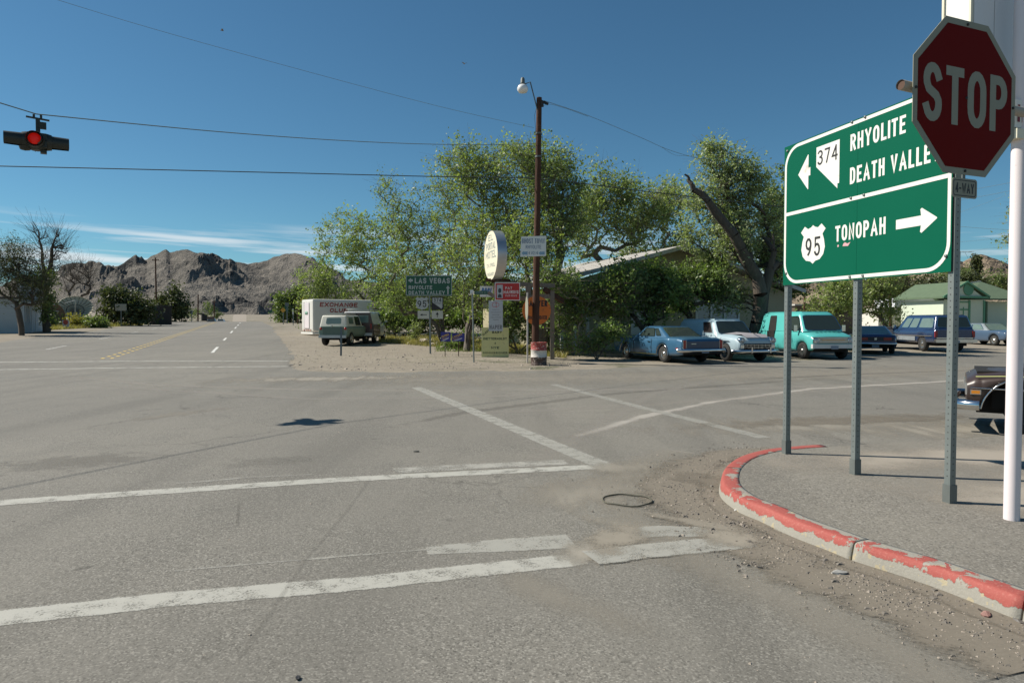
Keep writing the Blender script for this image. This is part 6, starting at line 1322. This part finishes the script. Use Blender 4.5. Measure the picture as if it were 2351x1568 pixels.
# 3 turquoise van
TQ = paint('turquoise van paint', (.10, .47, .44), .3, .5, .08); W0 = G(1849, 824); F2 = Vector((.14, -.99, 0)).normalized(); Lf = Vector((-F2.y, F2.x, 0)); c_ = W0 - F2 * 1.55 + Lf * .80
c3 = veh('van', 'turquoise cargo van parked with its nose towards the road', 'van', c_, F2, [(-2.25, .42, 1.12, .90, 1.14), (-2.2, .34, 1.16, .96, 1.18), (0, .32, 1.16, .99, 1.18), (1.3, .32, 1.14, .99, 1.18), (1.75, .34, 1.06, .97, 1.13), (2.1, .38, .98, .93, 1.04), (2.22, .46, .90, .90, .94)], TQ, (-1.35, 1.5), .42, .35, 1.70)
g_ = (-2.2, 1.62, -2.08, 1.02, .94, .76, 1.14, 1.98); house_top(c3, g_, TQ, bev=.20); pane(c3, g_, 'front', .06, .94, .08, .80, name='windshield'); pane(c3, g_, 'left', .76, .95, .08, .74); pane(c3, g_, 'right', .76, .95, .08, .74); bx(c3, 'roof_crown', TQ, (-.5, 0, 1.965), (2.8, 1.2, .05)); bx(c3, 'doorway', DRK, (-.95, -.985, .80), (.62, .03, .70)); pane(c3, g_, 'right', .25, .42, 0, .82, DRK, name='upper_doorway', rim=False, off=.014)
o = bx(c3, 'grille', pm('silver grille', (.30, .29, .27), .35, .7), (2.20, 0, .80), (.10, 1.74, .26)); lampd(c3, 2.24, .74, .80, .095, dx=.04)
for z_ in (.72, .77, .83, .88): MB().box((2.258, 0, z_), (.02, 1.24, .016)).build('grille_bar', CH, o)
MB().box((2.262, 0, .80), (.02, 1.0, .02)).build('grille_bar', AMB, o); bx(c3, 'front_bumper', pm('white painted bumper', (.60, .60, .58), .4), (2.27, 0, .55), (.14, 1.92, .17)); bx(c3, 'licence_plate', pm('plate blue grey', (.2, .24, .3), .5), (2.35, .0, .50), (.01, .32, .14))
for s_ in (1, -1): MB().box((1.25, s_ * 1.10, 1.28), (.06, .16, .26)).bar((1.25, s_ * .93, 1.24), (1.25, s_ * 1.04, 1.26), .03, .03).build('mirror', CH, c3)
mb = MB(); [mb.box((1.78, y_, 1.155), (.10, .13, .01)) for y_ in np.linspace(-.48, .48, 6)]; mb.build('air_vents', pm('dark teal vents', (.02, .15, .14), .5), c3); both(c3, 'door_seam', DRK, (.62, .992, .8), (.012, .012, .7)); both(c3, 'wiper', DRK, (1.62, .3, 1.19), (.02, .5, .02))
# 4 dark blue fastback
NB = paint('dark navy paint', (.018, .035, .11), .25, .8); q = GY(2001, 32.5)
c4 = veh('fastback_car', 'small dark navy fastback car between the turquoise van and the big blue wagon', 'car', GY(1999, 34.2), Vector((.38, .925, 0)), [(-2.2, .48, .80, .82, .82), (-2.1, .36, .90, .88, .93), (-1.5, .28, .93, .93, .96), (0, .24, .92, .93, .95), (1.5, .26, .88, .92, .92), (2.1, .36, .78, .84, .82)], NB, (-1.3, 1.3), .39, .32, 1.56)
g_ = (-1.75, .85, -.55, .2, .80, .60, .90, 1.32); house_top(c4, g_, NB, bev=.08); pane(c4, g_, 'rear', .08, .92, .12, .88, GL2); pane(c4, g_, 'front', .08, .92, .1, .9)
for s_ in ('left', 'right'): pane(c4, g_, s_, .30, .80, .18, .82, GL2)
bx(c4, 'rear_panel', pm('black tail panel', (.02, .02, .022), .5), (-2.19, 0, .72), (.05, 1.5, .18)); both(c4, 'tail_light', REDL, (-2.22, .5, .72), (.03, .34, .12)); MB().tube([(-2.1, -.86, .5), (-2.27, -.8, .5), (-2.3, 0, .5), (-2.27, .8, .5), (-2.1, .86, .5)], .055, 8).build('rear_bumper', CH, c4); bx(c4, 'licence_plate', pm('plate blue grey', (.2, .24, .3), .5), (-2.25, 0, .40), (.01, .3, .14)); bx(c4, 'fuel_cap', HUB, (-2.22, 0, .72), (.02, .1, .1))
# 5 big blue wagon
SB2 = paint('two tone blue wagon paint', (.022, .045, .11), .28, .7, metal=.2); FLK = paint('light blue hood paint', (.10, .16, .26), .3, .6, metal=.2); Rr = GY(2145, 34.0)
F2 = Vector((.06, .998, 0)); Lf = Vector((-F2.y, F2.x, 0)); c_ = Rr + F2 * 2.78 - Lf * .99; c_.z = gz(c_.x, c_.y)
c5 = veh('station_wagon', 'big navy blue truck wagon with chrome bumper seen from behind', 'wagon', c_, F2, [(-2.76, .52, 1.10, .95, 1.12), (-2.7, .46, 1.14, .99, 1.15), (0, .42, 1.14, 1.01, 1.16), (1.1, .42, 1.13, 1.01, 1.20), (2.2, .44, 1.12, 1.0, 1.18), (2.7, .5, 1.04, .97, 1.10), (2.76, .56, .96, .95, 1.0)], SB2, (-1.55, 1.72), .45, .38, 1.70)
g_ = (-2.72, 1.05, -2.50, .40, .95, .76, 1.12, 1.84); house_top(c5, g_, SB2, bev=.10); pane(c5, g_, 'rear', .06, .94, .16, .86, GL1); pane(c5, g_, 'front', .06, .94, .1, .9)
for s_ in ('left', 'right'): pane(c5, g_, s_, .05, .40, .14, .80, GL2); pane(c5, g_, s_, .46, .66, .14, .80, GL2); pane(c5, g_, s_, .70, .88, .14, .80, GL2)
bx(c5, 'hood', FLK, (1.95, 0, 1.205), (1.5, 1.84, .06)); both(c5, 'fender_panel', FLK, (2.0, 1.003, 1.0), (1.35, .02, .22)); both(c5, 'side_trim', CH, (0, 1.015, .80), (5.2, .02, .035)); both(c5, 'lower_side_panel', pm('silver lower side', (.35, .38, .40), .4, .4), (.1, 1.008, .65), (2.2, .02, .22)); bx(c5, 'tailgate_trim', CH, (-2.77, 0, .70), (.03, 1.76, .05)); bx(c5, 'rear_bumper', CH, (-2.86, 0, .56), (.16, 1.98, .16)); both(c5, 'tail_light', REDL, (-2.77, .90, .90), (.05, .12, .30)); bx(c5, 'licence_plate', pm('plate blue grey', (.2, .24, .3), .5), (-2.95, 0, .53), (.01, .3, .12)); bx(c5, 'tailgate_handle', CH, (-2.78, 0, .96), (.03, .16, .07))
both(c5, 'mirror', CH, (.95, 1.12, 1.25), (.08, .16, .18)); bx(c5, 'roof_crown', SB2, (-1.05, 0, 1.85), (2.6, 1.3, .04))
# 6 dark sedan facing the road
DS = paint('dark slate blue paint', (.06, .10, .16), .3, .6); c6 = veh('sedan', 'dark slate sedan facing the road between the blue wagon and the white pole', 'car', GY(2270, 43.5), Vector((.10, -.995, 0)), [(-2.3, .4, .86, .84, .88), (-1.8, .28, .92, .9, .95), (0, .25, .92, .92, .94), (1.5, .27, .90, .92, .96), (2.2, .36, .84, .88, .88), (2.3, .44, .76, .84, .78)], DS, (-1.3, 1.4), .40, .32, 1.56)
g_ = (-1.7, .95, -1.3, .25, .82, .62, .90, 1.36); house_top(c6, g_, pm('silver grey roof', (.30, .34, .35), .3, .3, coat=.5), bev=.08); pane(c6, g_, 'front', .06, .94, .08, .92, GL2, name='windshield')
for s_ in ('left', 'right'): pane(c6, g_, s_, .10, .45, .15, .85, GL2); pane(c6, g_, s_, .5, .86, .15, .85, GL2)
both(c6, 'headlight', LMP, (2.31, .42, .68), (.04, .72, .13)); bx(c6, 'front_bumper', DRK, (2.36, 0, .48), (.12, 1.75, .14)); bx(c6, 'bumper_strip', CH, (2.43, 0, .52), (.02, 1.7, .03))
# 7 silver car at the right edge
SLV = paint('silver paint', (.42, .44, .44), .3, .6, metal=.4); c7 = veh('sedan', 'silver car half hidden behind the white pole at the right edge', 'car', GY(2375, 44), Vector((-.95, -.3, 0)), [(-2.2, .4, .9, .84, .92), (-1.8, .28, .96, .9, .98), (0, .25, .94, .92, .96), (1.5, .27, .86, .9, .9), (2.2, .40, .72, .84, .76)], SLV, (-1.3, 1.3), .39, .31, 1.54)
g_ = (-1.9, 1.0, -1.3, .2, .80, .64, .92, 1.42); house_top(c7, g_, SLV, bev=.08); pane(c7, g_, 'front', .06, .94, .08, .92)
for s_ in ('left', 'right'): pane(c7, g_, s_, .2, .48, .15, .85); pane(c7, g_, s_, .54, .86, .15, .85)
both(c7, 'headlight', LMP, (2.2, .6, .62), (.04, .3, .14)); bx(c7, 'front_bumper', DRK, (2.25, 0, .45), (.12, 1.7, .14))
# 8 red and white car behind the cottonwood
c8 = veh('old_car', 'small dusty red car glimpsed between the cottonwood trunk and the turquoise van', 'car', GY(1768, 66), Vector((-.9, .43, 0)), [(-2.2, .4, .86, .8, .88), (-1.5, .28, .95, .88, .98), (0, .25, .95, .9, .98), (1.5, .27, .92, .88, .98), (2.2, .36, .82, .8, .86)], paint('dusty red paint', (.30, .07, .06), .6, .1), (-1.3, 1.3), .39, .33, 1.5)
g_ = (-1.6, .9, -1.0, .3, .8, .64, .94, 1.48); house_top(c8, g_, pm('off white roof', (.6, .56, .5), .5), bev=.09)
for s_ in ('left', 'right', 'rear', 'front'): pane(c8, g_, s_, .12, .88, .15, .85, GL2)
# 9 maroon car at the kerb
MR = paint('maroon black paint', (.050, .032, .026), .38, .15, .15); F2 = Vector((-.84, .54, 0)).normalized(); Lf = Vector((-F2.y, F2.x, 0))
q = GY(2358, 9.35); c_ = Vector((q.x, q.y, 0)) - F2 * 1.93 - Lf * .90
c9 = thing('maroon_coupe', 'maroon and black old car at the right edge, parked behind the sign posts', 'car', c_, ang(F2))
shell([(-2.6, .42, .82, .86, .84), (-2.3, .34, .86, .92, .90), (0, .26, .84, .94, .88), (1.2, .26, .83, .94, .90), (2.2, .28, .82, .92, .90), (2.5, .36, .80, .90, .86), (2.6, .40, .74, .88, .80)], (-1.1, 1.93), .50).build('body', MR, c9)
MB().box((0, 0, .50), (4.6, 1.3, .3)).box((-1.1, 0, .6), (.95, 1.3, .4)).box((1.95, -.12, .58), (1.06, 1.4, .60)).build('chassis', DRK, c9)
for a in (-1.1, 1.93):
    for s_ in (1, -1): wheel(c9, a - .1, s_ * .66, .32, .2, s_, HOLE)
    for s_ in (1, -1): MB().tube([(a + .512 * math.cos(R(q2)), s_ * .93, .30 + .512 * math.sin(R(q2))) for q2 in range(8, 173, 9)], .013, 6).build('arch_trim', CH, c9)
g_ = (-1.9, .75, -1.3, -.1, .80, .62, .84, 1.28); house_top(c9, g_, paint('black roof', (.02, .02, .022), .3, .7), bev=.08); pane(c9, g_, 'front', .06, .94, .08, .92, name='windshield')
for s_ in ('left', 'right'): pane(c9, g_, s_, .1, .45, .15, .85); pane(c9, g_, s_, .52, .86, .15, .85)
for s_ in (1, -1):
    MB().tube([(2.5, s_ * .86, .815), (2.2, s_ * .885, .832), (1.2, s_ * .90, .842), (-2.3, s_ * .88, .86)], .008, 5).build('pinstripe', pm('yellow green pinstripe', (.6, .62, .25), .4), c9)
    MB().tube([(2.56, s_ * .905, .66), (2.2, s_ * .945, .655), (0, s_ * .955, .64), (-2.3, s_ * .93, .64)], .012, 5).build('side_trim', CH, c9)
both(c9, 'side_marker', AMB, (2.50, .905, .60), (.10, .02, .045)); both(c9, 'marker_frame', CH, (2.50, .90, .60), (.13, .02, .07))
MB().tube([(2.45, -.96, .42), (2.72, -.92, .42), (2.8, 0, .42), (2.72, .92, .42), (2.45, .96, .42)], .075, 10).build('front_bumper', CH, c9); both(c9, 'bumper_guard', pm('black rubber', (.02, .02, .02), .6), (2.80, .80, .40), (.10, .12, .16)); both(c9, 'headlight', LMP, (2.6, .6, .62), (.04, .4, .14)); bx(c9, 'hood_scoop', DRK, (1.5, 0, .915), (1.0, 1.3, .04))
bx(c9, 'hood_panel', MR, (1.45, 0, .945), (1.2, 1.35, .02))
# 10 the old utility truck
GRP = paint('faded sage green paint', (.17, .235, .185), .5, .15, .12, dirt=(.22, .19, .15), dthr=.66); CRT = pm('cream roof paint', (.62, .60, .50), .5, var=.08, coat=.2)
F2 = Vector((.13, .99, 0)).normalized(); Lf = Vector((-F2.y, F2.x, 0)); W0 = G(749, 793); c_ = W0 + F2 * 1.05 - Lf * .68; c_.z = gz(c_.x, c_.y)
c10 = veh('utility_truck', 'old sage green truck with a cream hardtop, seen from behind on the gravel', 'truck', c_, F2, [(-1.72, .52, 1.04, .80, 1.05), (-1.68, .48, 1.06, .83, 1.06), (0, .46, 1.05, .84, 1.06), (.9, .46, 1.04, .84, 1.10), (1.7, .48, 1.02, .80, 1.08), (2.0, .54, .95, .76, 1.0)], GRP, (-1.05, 1.45), .40, .36, 1.42)
g_ = (-1.68, .72, -1.56, .42, .80, .70, 1.05, 1.66); house_top(c10, g_, CRT, bev=.09); pane(c10, g_, 'rear', .22, .78, .22, .78, GL2, rim=False); pane(c10, g_, 'front', .08, .92, .1, .9)
for s_ in ('left', 'right'): pane(c10, g_, s_, .12, .42, .22, .80, GL2, rim=False); pane(c10, g_, s_, .55, .88, .12, .86)
bx(c10, 'tailgate', pm('darker green tailgate', (.105, .15, .115), .6, var=.2), (-1.735, 0, .78), (.03, 1.16, .46)); bx(c10, 'rear_bumper', pm('dull silver bumper', (.40, .42, .42), .4, .6), (-1.80, 0, .50), (.12, 1.56, .15))
for s_ in (1, -1): MB().lathe([(.075, 0), (.06, -.03), (0, -.035)], 12, Matrix.Translation((-1.735, s_ * .70, .93)), axis='x').build('tail_light', REDL, c10)
bx(c10, 'spare_wheel_bracket', HUB, (-1.77, .05, 1.08), (.05, .08, .1)); mb = MB()
for y_ in (-.62, .62): mb.tube([(-1.2, y_, 1.74), (.1, y_, 1.74)], .015, 6); mb.tube([(-1.2, y_, 1.66), (-1.2, y_, 1.74)], .015, 6); mb.tube([(.1, y_, 1.66), (.1, y_, 1.74)], .015, 6)
for x_ in (-1.2, -.5, .1): mb.tube([(x_, -.62, 1.74), (x_, .62, 1.74)], .015, 6)
mb.build('roof_rack', GAL, c10)
# 11 maroon and white van
F2 = Vector((.0, 1, 0)); WV = paint('white van paint', (.62, .62, .60), .35, .5); MV = paint('dark maroon rear paint', (.055, .02, .018), .4, .5)
c_ = GY(838, 42.3); c11 = veh('passenger_van', 'white van with a maroon rear and roof rack beside the old green truck', 'van', c_, F2, [(-2.25, .45, 1.12, .88, 1.13), (-2.2, .38, 1.14, .94, 1.15), (0, .36, 1.14, .97, 1.16), (1.2, .36, 1.12, .97, 1.16), (2.0, .38, 1.0, .93, 1.08), (2.35, .46, .84, .86, .92)], WV, (-1.35, 1.55), .42, .35, 1.66)
g_ = (-2.2, 1.55, -2.05, .75, .92, .78, 1.13, 1.86); house_top(c11, g_, WV, bev=.1); pane(c11, g_, 'front', .06, .94, .1, .9)
for s_ in ('left', 'right'): pane(c11, g_, s_, .72, .93, .1, .8)
MB().plate([(-.93, .42), (.93, .42), (.95, 1.13), (.80, 1.78), (-.80, 1.78), (-.95, 1.13)], -.03, .0, Matrix.Translation((-2.24, 0, 0)) @ Matrix.Rotation(-math.pi / 2, 4, 'Z') @ Matrix.Rotation(R(0), 4, 'X')).build('rear_doors', MV, c11)
both(c11, 'side_panel', MV, (-1.2, .985, .78), (2.0, .02, .62)); both(c11, 'rear_window', GL2, (-2.275, .42, 1.42), (.02, .56, .44)); both(c11, 'tail_light', REDL, (-2.28, .84, 1.0), (.03, .10, .30)); bx(c11, 'rear_bumper', WV, (-2.36, 0, .52), (.16, 1.86, .16)); bx(c11, 'door_seam', DRK, (-2.277, 0, 1.1), (.01, .02, 1.3)); both(c11, 'mirror', WV, (1.1, 1.1, 1.32), (.1, .16, .2))
mb = MB()
for y_ in (-.7, .7): mb.tube([(-1.9, y_, 1.98), (.5, y_, 1.98)], .018, 6)
for x_ in (-1.9, -1.1, -.3, .5): mb.tube([(x_, -.7, 1.84), (x_, -.7, 1.98), (x_, .7, 1.98), (x_, .7, 1.84)], .018, 6)
mb.build('roof_rack', GAL, c11)
# 12 box trailer
q = GY(718.5, 52); k = 52 / 1567; sd = Vector((.79, .61, 0)).normalized(); tr = thing('box_trailer', 'tall white box trailer with red lettering and a narrow door in its end', 'trailer', q, ang(sd))
LT = 5.0; HT = 2.72; WT = 2.3
MB().box((LT / 2, WT / 2, HT / 2 + .22), (LT, WT, HT - .28)).build('body', pm('white trailer skin', (.72, .70, .64), .5, var=.06), tr, bevel=.16)
MB().box((LT / 2, WT / 2, .2), (LT + .1, WT + .12, .14)).build('base_frame', W_, tr)
o = MB().box((-.03, WT / 2, HT / 2 + .2), (.04, .95, HT - .75)).build('end_door', WHP, tr); MB().box((-.03, WT / 2 + .5, HT / 2 + .2), (.05, .05, HT - .7)).build('door_frame', pm('grey door frame', (.2, .2, .18), .6), o)
for s_ in (-.13, .13): MB().lathe([(0, -.03), (.13, -.025), (.13, 0)], 14, Matrix.Translation((-.055, WT / 2 + s_, 1.75)), axis='x').build('round_sticker', pm('green sticker', (.2, .38, .28), .6), o)
for y_ in (.45, .85, 1.25, 1.75): MB().box((-.02, y_, .42), (.04, .14, .14)).build('marker_lamp', pm('pinkish lamp', (.5, .28, .22), .5), tr)
RL = pm('dark red sign lettering', (.36, .03, .025), .6)
text(MB(), 'EXCHANGE', .55, 2.22, .34, -.006, width=3.1, t=.22, shear=.12).build('lettering', RL, tr); text(MB(), 'CLUB', 1.35, 1.80, .31, -.006, width=1.45, t=.24, shear=.12).build('lettering', RL, tr)
for x_ in (3.0, 3.8): wheel(tr, x_, .05, .33, .2, -1, HUB)
MB().box((1.4, -.012, 1.1), (1.2, .02, .03)).build('side_handle', HUB, tr)

# ------------------------------------------------------------------ far roadside things
def fpole(label, x, ytop, yb, r, Y=None, box=False, dx=0):
    q = G(x, yb) if Y is None else GY(x, Y); t = P(x + dx, ytop, q.y); o = thing('far_pole', label, 'utility pole', q, 0, 'far utility poles'); MB().tube([(0, 0, 0), t - q], [r, r * .75], 8).build('shaft', WOODP, o)
    if box: MB().lathe([(.5, -.6), (.5, .5)], 10, Matrix.Translation(t - q + Vector((1.0, 0, -4)))).bar(t - q + Vector((0, 0, -3.4)), t - q + Vector((1.0, 0, -3.4)), .2, .2).build('transformer', HOLE, o)
    else: MB().bar(t - q + Vector((-.5, 0, -.35)), t - q + Vector((.5, 0, -.35)), .1, .12).build('crossarm', WOODP, o)
fpole('tall far wooden pole left of the mountain peak', 360, 592, 741, .13, dx=-3)
fpole('pole rising out of the dark conical tree', 401, 655, 739, .11)
fpole('far pole carrying a transformer near the road crest', 455, 676, 738.5, .13, 118, True)
fpole('very small far pole behind the crest bushes', 492, 690, 738, .14, 150)
fpole('thin pole among the trees right of the crest', 684, 690, 742, .12, 95)
fpole('dark pole just behind the yard tree under the green sign', 2044, 634, 760, .14, 56)
fpole('thin pole left of the satellite dish', 146, 706, 745, .10, 92)
fpole('thin pole right of the satellite dish', 199, 704, 745, .10, 92)
fpole('short dark pole under the left part of the green sign', 1847, 650, 700, .12, 60)
def disp(label, c, rx, rz, tilt, azd, mat, base):
    o = thing('satellite_dish', label, 'satellite dish', c, 0); Mx = Matrix.Rotation(R(azd), 4, 'Z') @ Matrix.Rotation(R(tilt), 4, 'X'); n = 36; dep = rx * .28
    MB().lathe([(rx * t, -dep * (1 - t * t)) for t in (.02, .25, .48, .5, .75, 1)], n, Mx).build('dish', mat, o); MB().lathe([(rx, 0), (rx * 1.02, .04), (rx, .07)], n, Mx).build('rim', pm('pale dish rim', (.6, .55, .42), .6), o)
    rb = MB()
    for i in range(24): a_ = i / 24 * 6.283; rb.tube([Mx @ Vector((rx * t * math.cos(a_), rx * t * math.sin(a_), -dep * (1 - t * t) + .03)) for t in (.08, .4, .7, 1)], .025, 4)
    rb.build('ribs', pm('dark dish rib', (.16, .14, .1), .7), o); MB().lathe([(rx * .46, -dep * .75), (rx * .50, -dep * .73), (rx * .5, -dep * .72)], n, Mx).build('inner_ring', pm('dark ring', (.05, .045, .04), .7), o)
    for k in range(3): a_ = k * 2.09 + .5; MB().tube([Mx @ Vector((rx * .8 * math.cos(a_), rx * .8 * math.sin(a_), -dep * .3)), Mx @ Vector((0, 0, rx * .7))], .03, 5).build('feed_strut', HUB, o)
    MB().tube([Mx @ Vector((0, 0, -dep)), Vector((0, .1, base - c.z))], .13, 8).build('mast', HOLE, o); return o
q = GY(173, 74); disp('large mesh satellite dish facing up beside the road on the left', P(173, 707, 74), 1.68, 0, 48, 33, pm('brownish dish mesh', (.50, .43, .29), .7, var=.2), q.z)
q = GY(121, 70); disp('smaller brown satellite dish turned sideways near the white house', P(120, 722, 70), 1.4, 0, 72, 68, pm('rusty dish mesh', (.22, .12, .06), .8, var=.25), q.z)
def fsign(name, label, x0, y0, x1, y1, Y, mat, poly=None, post=True, cat='road sign', yb=None, txt=None, pmat=None):
    k = Y / 1567; q = GY((x0 + x1) / 2, Y); o = thing(name, label, cat, q, 0); w_ = (x1 - x0) * k; h_ = (y1 - y0) * k; zc = P((x0 + x1) / 2, (y0 + y1) / 2, Y).z - q.z
    pl_ = poly or [(-.5, -.5), (.5, -.5), (.5, .5), (-.5, .5)]; MB().plate([(p[0] * w_, zc + p[1] * h_) for p in pl_], -.04, -.01).build('panel', mat, o)
    if post: MB().bar((0, .03, 0), (0, .03, zc + h_ * .4), .09, .07, (0, 1, 0)).build('post', pmat or GAL, o)
    if txt: text(MB(), txt[0], txt[3] * w_, zc + txt[1] * h_, txt[2] * h_, -.045, width=w_ * .5, t=.2, center=True).build('lettering', txt[4], o)
    return o
DIA = [(0, -.5), (.5, 0), (0, .5), (-.5, 0)]
fsign('road_sign', 'back of a wide road sign before the big dark bush', 265.5, 698, 292, 713.5, 78, pm('dull sign back', (.34, .31, .24), .7)); fsign('warning_sign', 'back of a diamond warning sign far down the left shoulder', 368, 706, 385, 721, 100, GALD, DIA)
fsign('campaign_sign', 'small red campaign sign far off below the satellite dish', 208, 729, 230, 740, 78, MRED, cat='campaign sign', txt=('MANKINS', -.15, .3, .15, W_)); fsign('round_emblem_sign', 'small grey board with a red round emblem left of the yellow bush', 144, 735, 160, 752, 66, pm('grey small board', (.35, .36, .38), .7), cat='sign')
k_ = 66 / 1567; o_ = [o for o in bpy.data.objects if o.name == 'round_emblem_sign'][0]; MB().plate(circ(0, P(152, 740, 66).z - o_.location.z, .24, 20), -.05, -.045).build('emblem', pm('dull red emblem', (.28, .05, .03), .7), o_)
YEL = pm('faded orange yellow', (.62, .32, .04), .6); fsign('warning_sign', 'orange diamond warning sign right of the far road', 644, 706, 657, 718, 92, YEL, DIA); fsign('warning_sign', 'orange yellow diamond sign hidden behind the white trailer', 689, 680, 709, 700, 60, YEL, DIA); fsign('warning_plate', 'orange plate just behind the trailer edge', 694, 701, 706, 717, 60.3, YEL, post=False)
fsign('guide_sign', 'little green sign far beyond the crest', 617, 712.5, 627, 719, 160, GRN2); fsign('guide_sign', 'dark green sign before the far right trees', 655, 703, 663, 715, 100, GRN2); fsign('road_sign', 'grey sign above the dark green sign far off', 655, 695, 664, 703, 99, GALD); fsign('marker_sign', 'small white marker sign on the far left shoulder', 438, 713, 443, 721, 110, pm('dull white marker', (.4, .4, .38), .7)); fsign('marker_sign', 'short white post far right of the road', 672, 709, 674.5, 722, 88, W_)
fsign('low_board', 'low brownish board before the crest bushes', 476, 727, 493, 733, 112, pm('brown board', (.2, .13, .1), .8), cat='board')
q = GY(342, 86); r_ = thing('dark_shed', 'dark flat roofed shed beside the big dark bush', 'shed', q, R(-8)); MB().box((0, 1.5, 1.15), (2.2, 3, 2.3)).build('walls', pm('dark shed boards', (.025, .02, .016), .9), r_); MB().box((0, 1.5, 2.36), (2.4, 3.2, .1)).build('roof', HOLE, r_)
for i, (x, Y, w_, lab, cl) in enumerate(((487, 190, 5, 'distant dark car parked at the end of the left shoulder', (.05, .06, .08)), (508, 175, 3, 'distant white car at the crest of the road', (.6, .6, .6)))):
    cc = veh('distant_car', lab, 'car', GY(x, 150 + i * 5), Vector((-.3, .95, 0)), [(-2.2, .4, .86, .8, .88), (0, .25, .95, .9, .98), (2.2, .36, .82, .8, .86)], paint('distant car %d' % i, cl), (-1.3, 1.3), .39, .33, 1.5); g_ = (-1.6, .9, -1.0, .3, .8, .64, .94, 1.4); house_top(cc, g_, paint('distant car %d' % i, cl)); pane(cc, g_, 'rear', .1, .9, .1, .9)
# masts over the green house
q = GY(2201, 58); r_ = thing('antenna_mast', 'thin television antenna mast in front of the green house', 'antenna', q); zt = P(2201, 577, 58).z - q.z; MB().tube([(0, 0, 0), (0, 0, zt)], .03, 6).build('mast', GAL, r_)
mb = MB(); mb.bar((-1.0, 0, zt - .1), (1.0, 0, zt - .05), .03, .03); [mb.bar((x_, -.4, zt - .08), (x_, .4, zt - .08), .02, .02) for x_ in (-.9, -.5, 0, .5, .9)]; mb.tube([(.4, 0, zt - .1), (1.5, 0, zt - 2.1)], .012, 4); mb.build('antenna', GAL, r_)
q = GY(2187, 70); r_ = thing('chimney_pipe', 'orange rusty pipe rising left of the green gable', 'pipe', q); MB().tube([(0, 0, 0), (0, 0, P(2187, 636, 70).z - q.z)], .13, 8).build('pipe', pm('orange rusty pipe', (.45, .15, .05), .7), r_)
# yard clutter by the mobile home
for i, (x, y, w_, h_, cl, lab) in enumerate(((1948, 0, 9, 14, (.10, .16, .24), 'bluish drum behind the navy fastback'), (1962, 0, 8, 12, (.25, .3, .34), 'pale drum behind the navy fastback'), (1995, 0, 10, 16, (.12, .14, .2), 'dark drum left of the wooden table'))):
    Y = 46 + i; q = GY(x + 25, Y); o = thing('yard_drum', lab, 'drum', q, 0, 'drums in the yard'); MB().lathe([(0, 0), (.3, 0), (.3, .3), (.32, .31), (.3, .33), (.3, .88), (.28, .9), (0, .9)], 16).build('shell', pm('drum paint %d' % i, cl, .5), o)
q = GY(2020, 47); o = thing('wooden_table', 'rough wooden table in the yard before the mobile home', 'table', q, R(10)); MB().box((0, 0, .82), (1.6, .8, .07)).build('table_top', pm('raw lumber', (.48, .34, .18), .8), o)
for x_ in (-.7, .7):
    for y_ in (-.3, .3): MB().box((x_, y_, .39), (.08, .08, .78)).build('leg', pm('raw lumber', (.48, .34, .18), .8), o)
# two birds high in the sky
for x, y, Y, lab, rz in ((510, 71, 34, 'small bird gliding high above the mountain', .6), (1066, 147, 34, 'small bird high left of the lamp pole', 2.0)):
    o = thing('bird', lab, 'bird', P(x, y, Y), rz)
    MB().lathe([(0, -.08), (.015, -.05), (.028, 0), (.02, .05), (.012, .07), (0, .09)], 8, axis='x').build('body', pm('brown feathers', (.22, .19, .15), .8), o)
    for s_ in (1, -1): MB().add([(.05, s_ * .02, .01), (-.04, s_ * .02, .01), (-.05, s_ * .09, .04), (.03, s_ * .10, .045), (-.06, s_ * .15, .03)], [(0, 1, 2, 3), (3, 2, 4)]).build('wing', pm('brown feathers', (.22, .19, .15), .8), o)
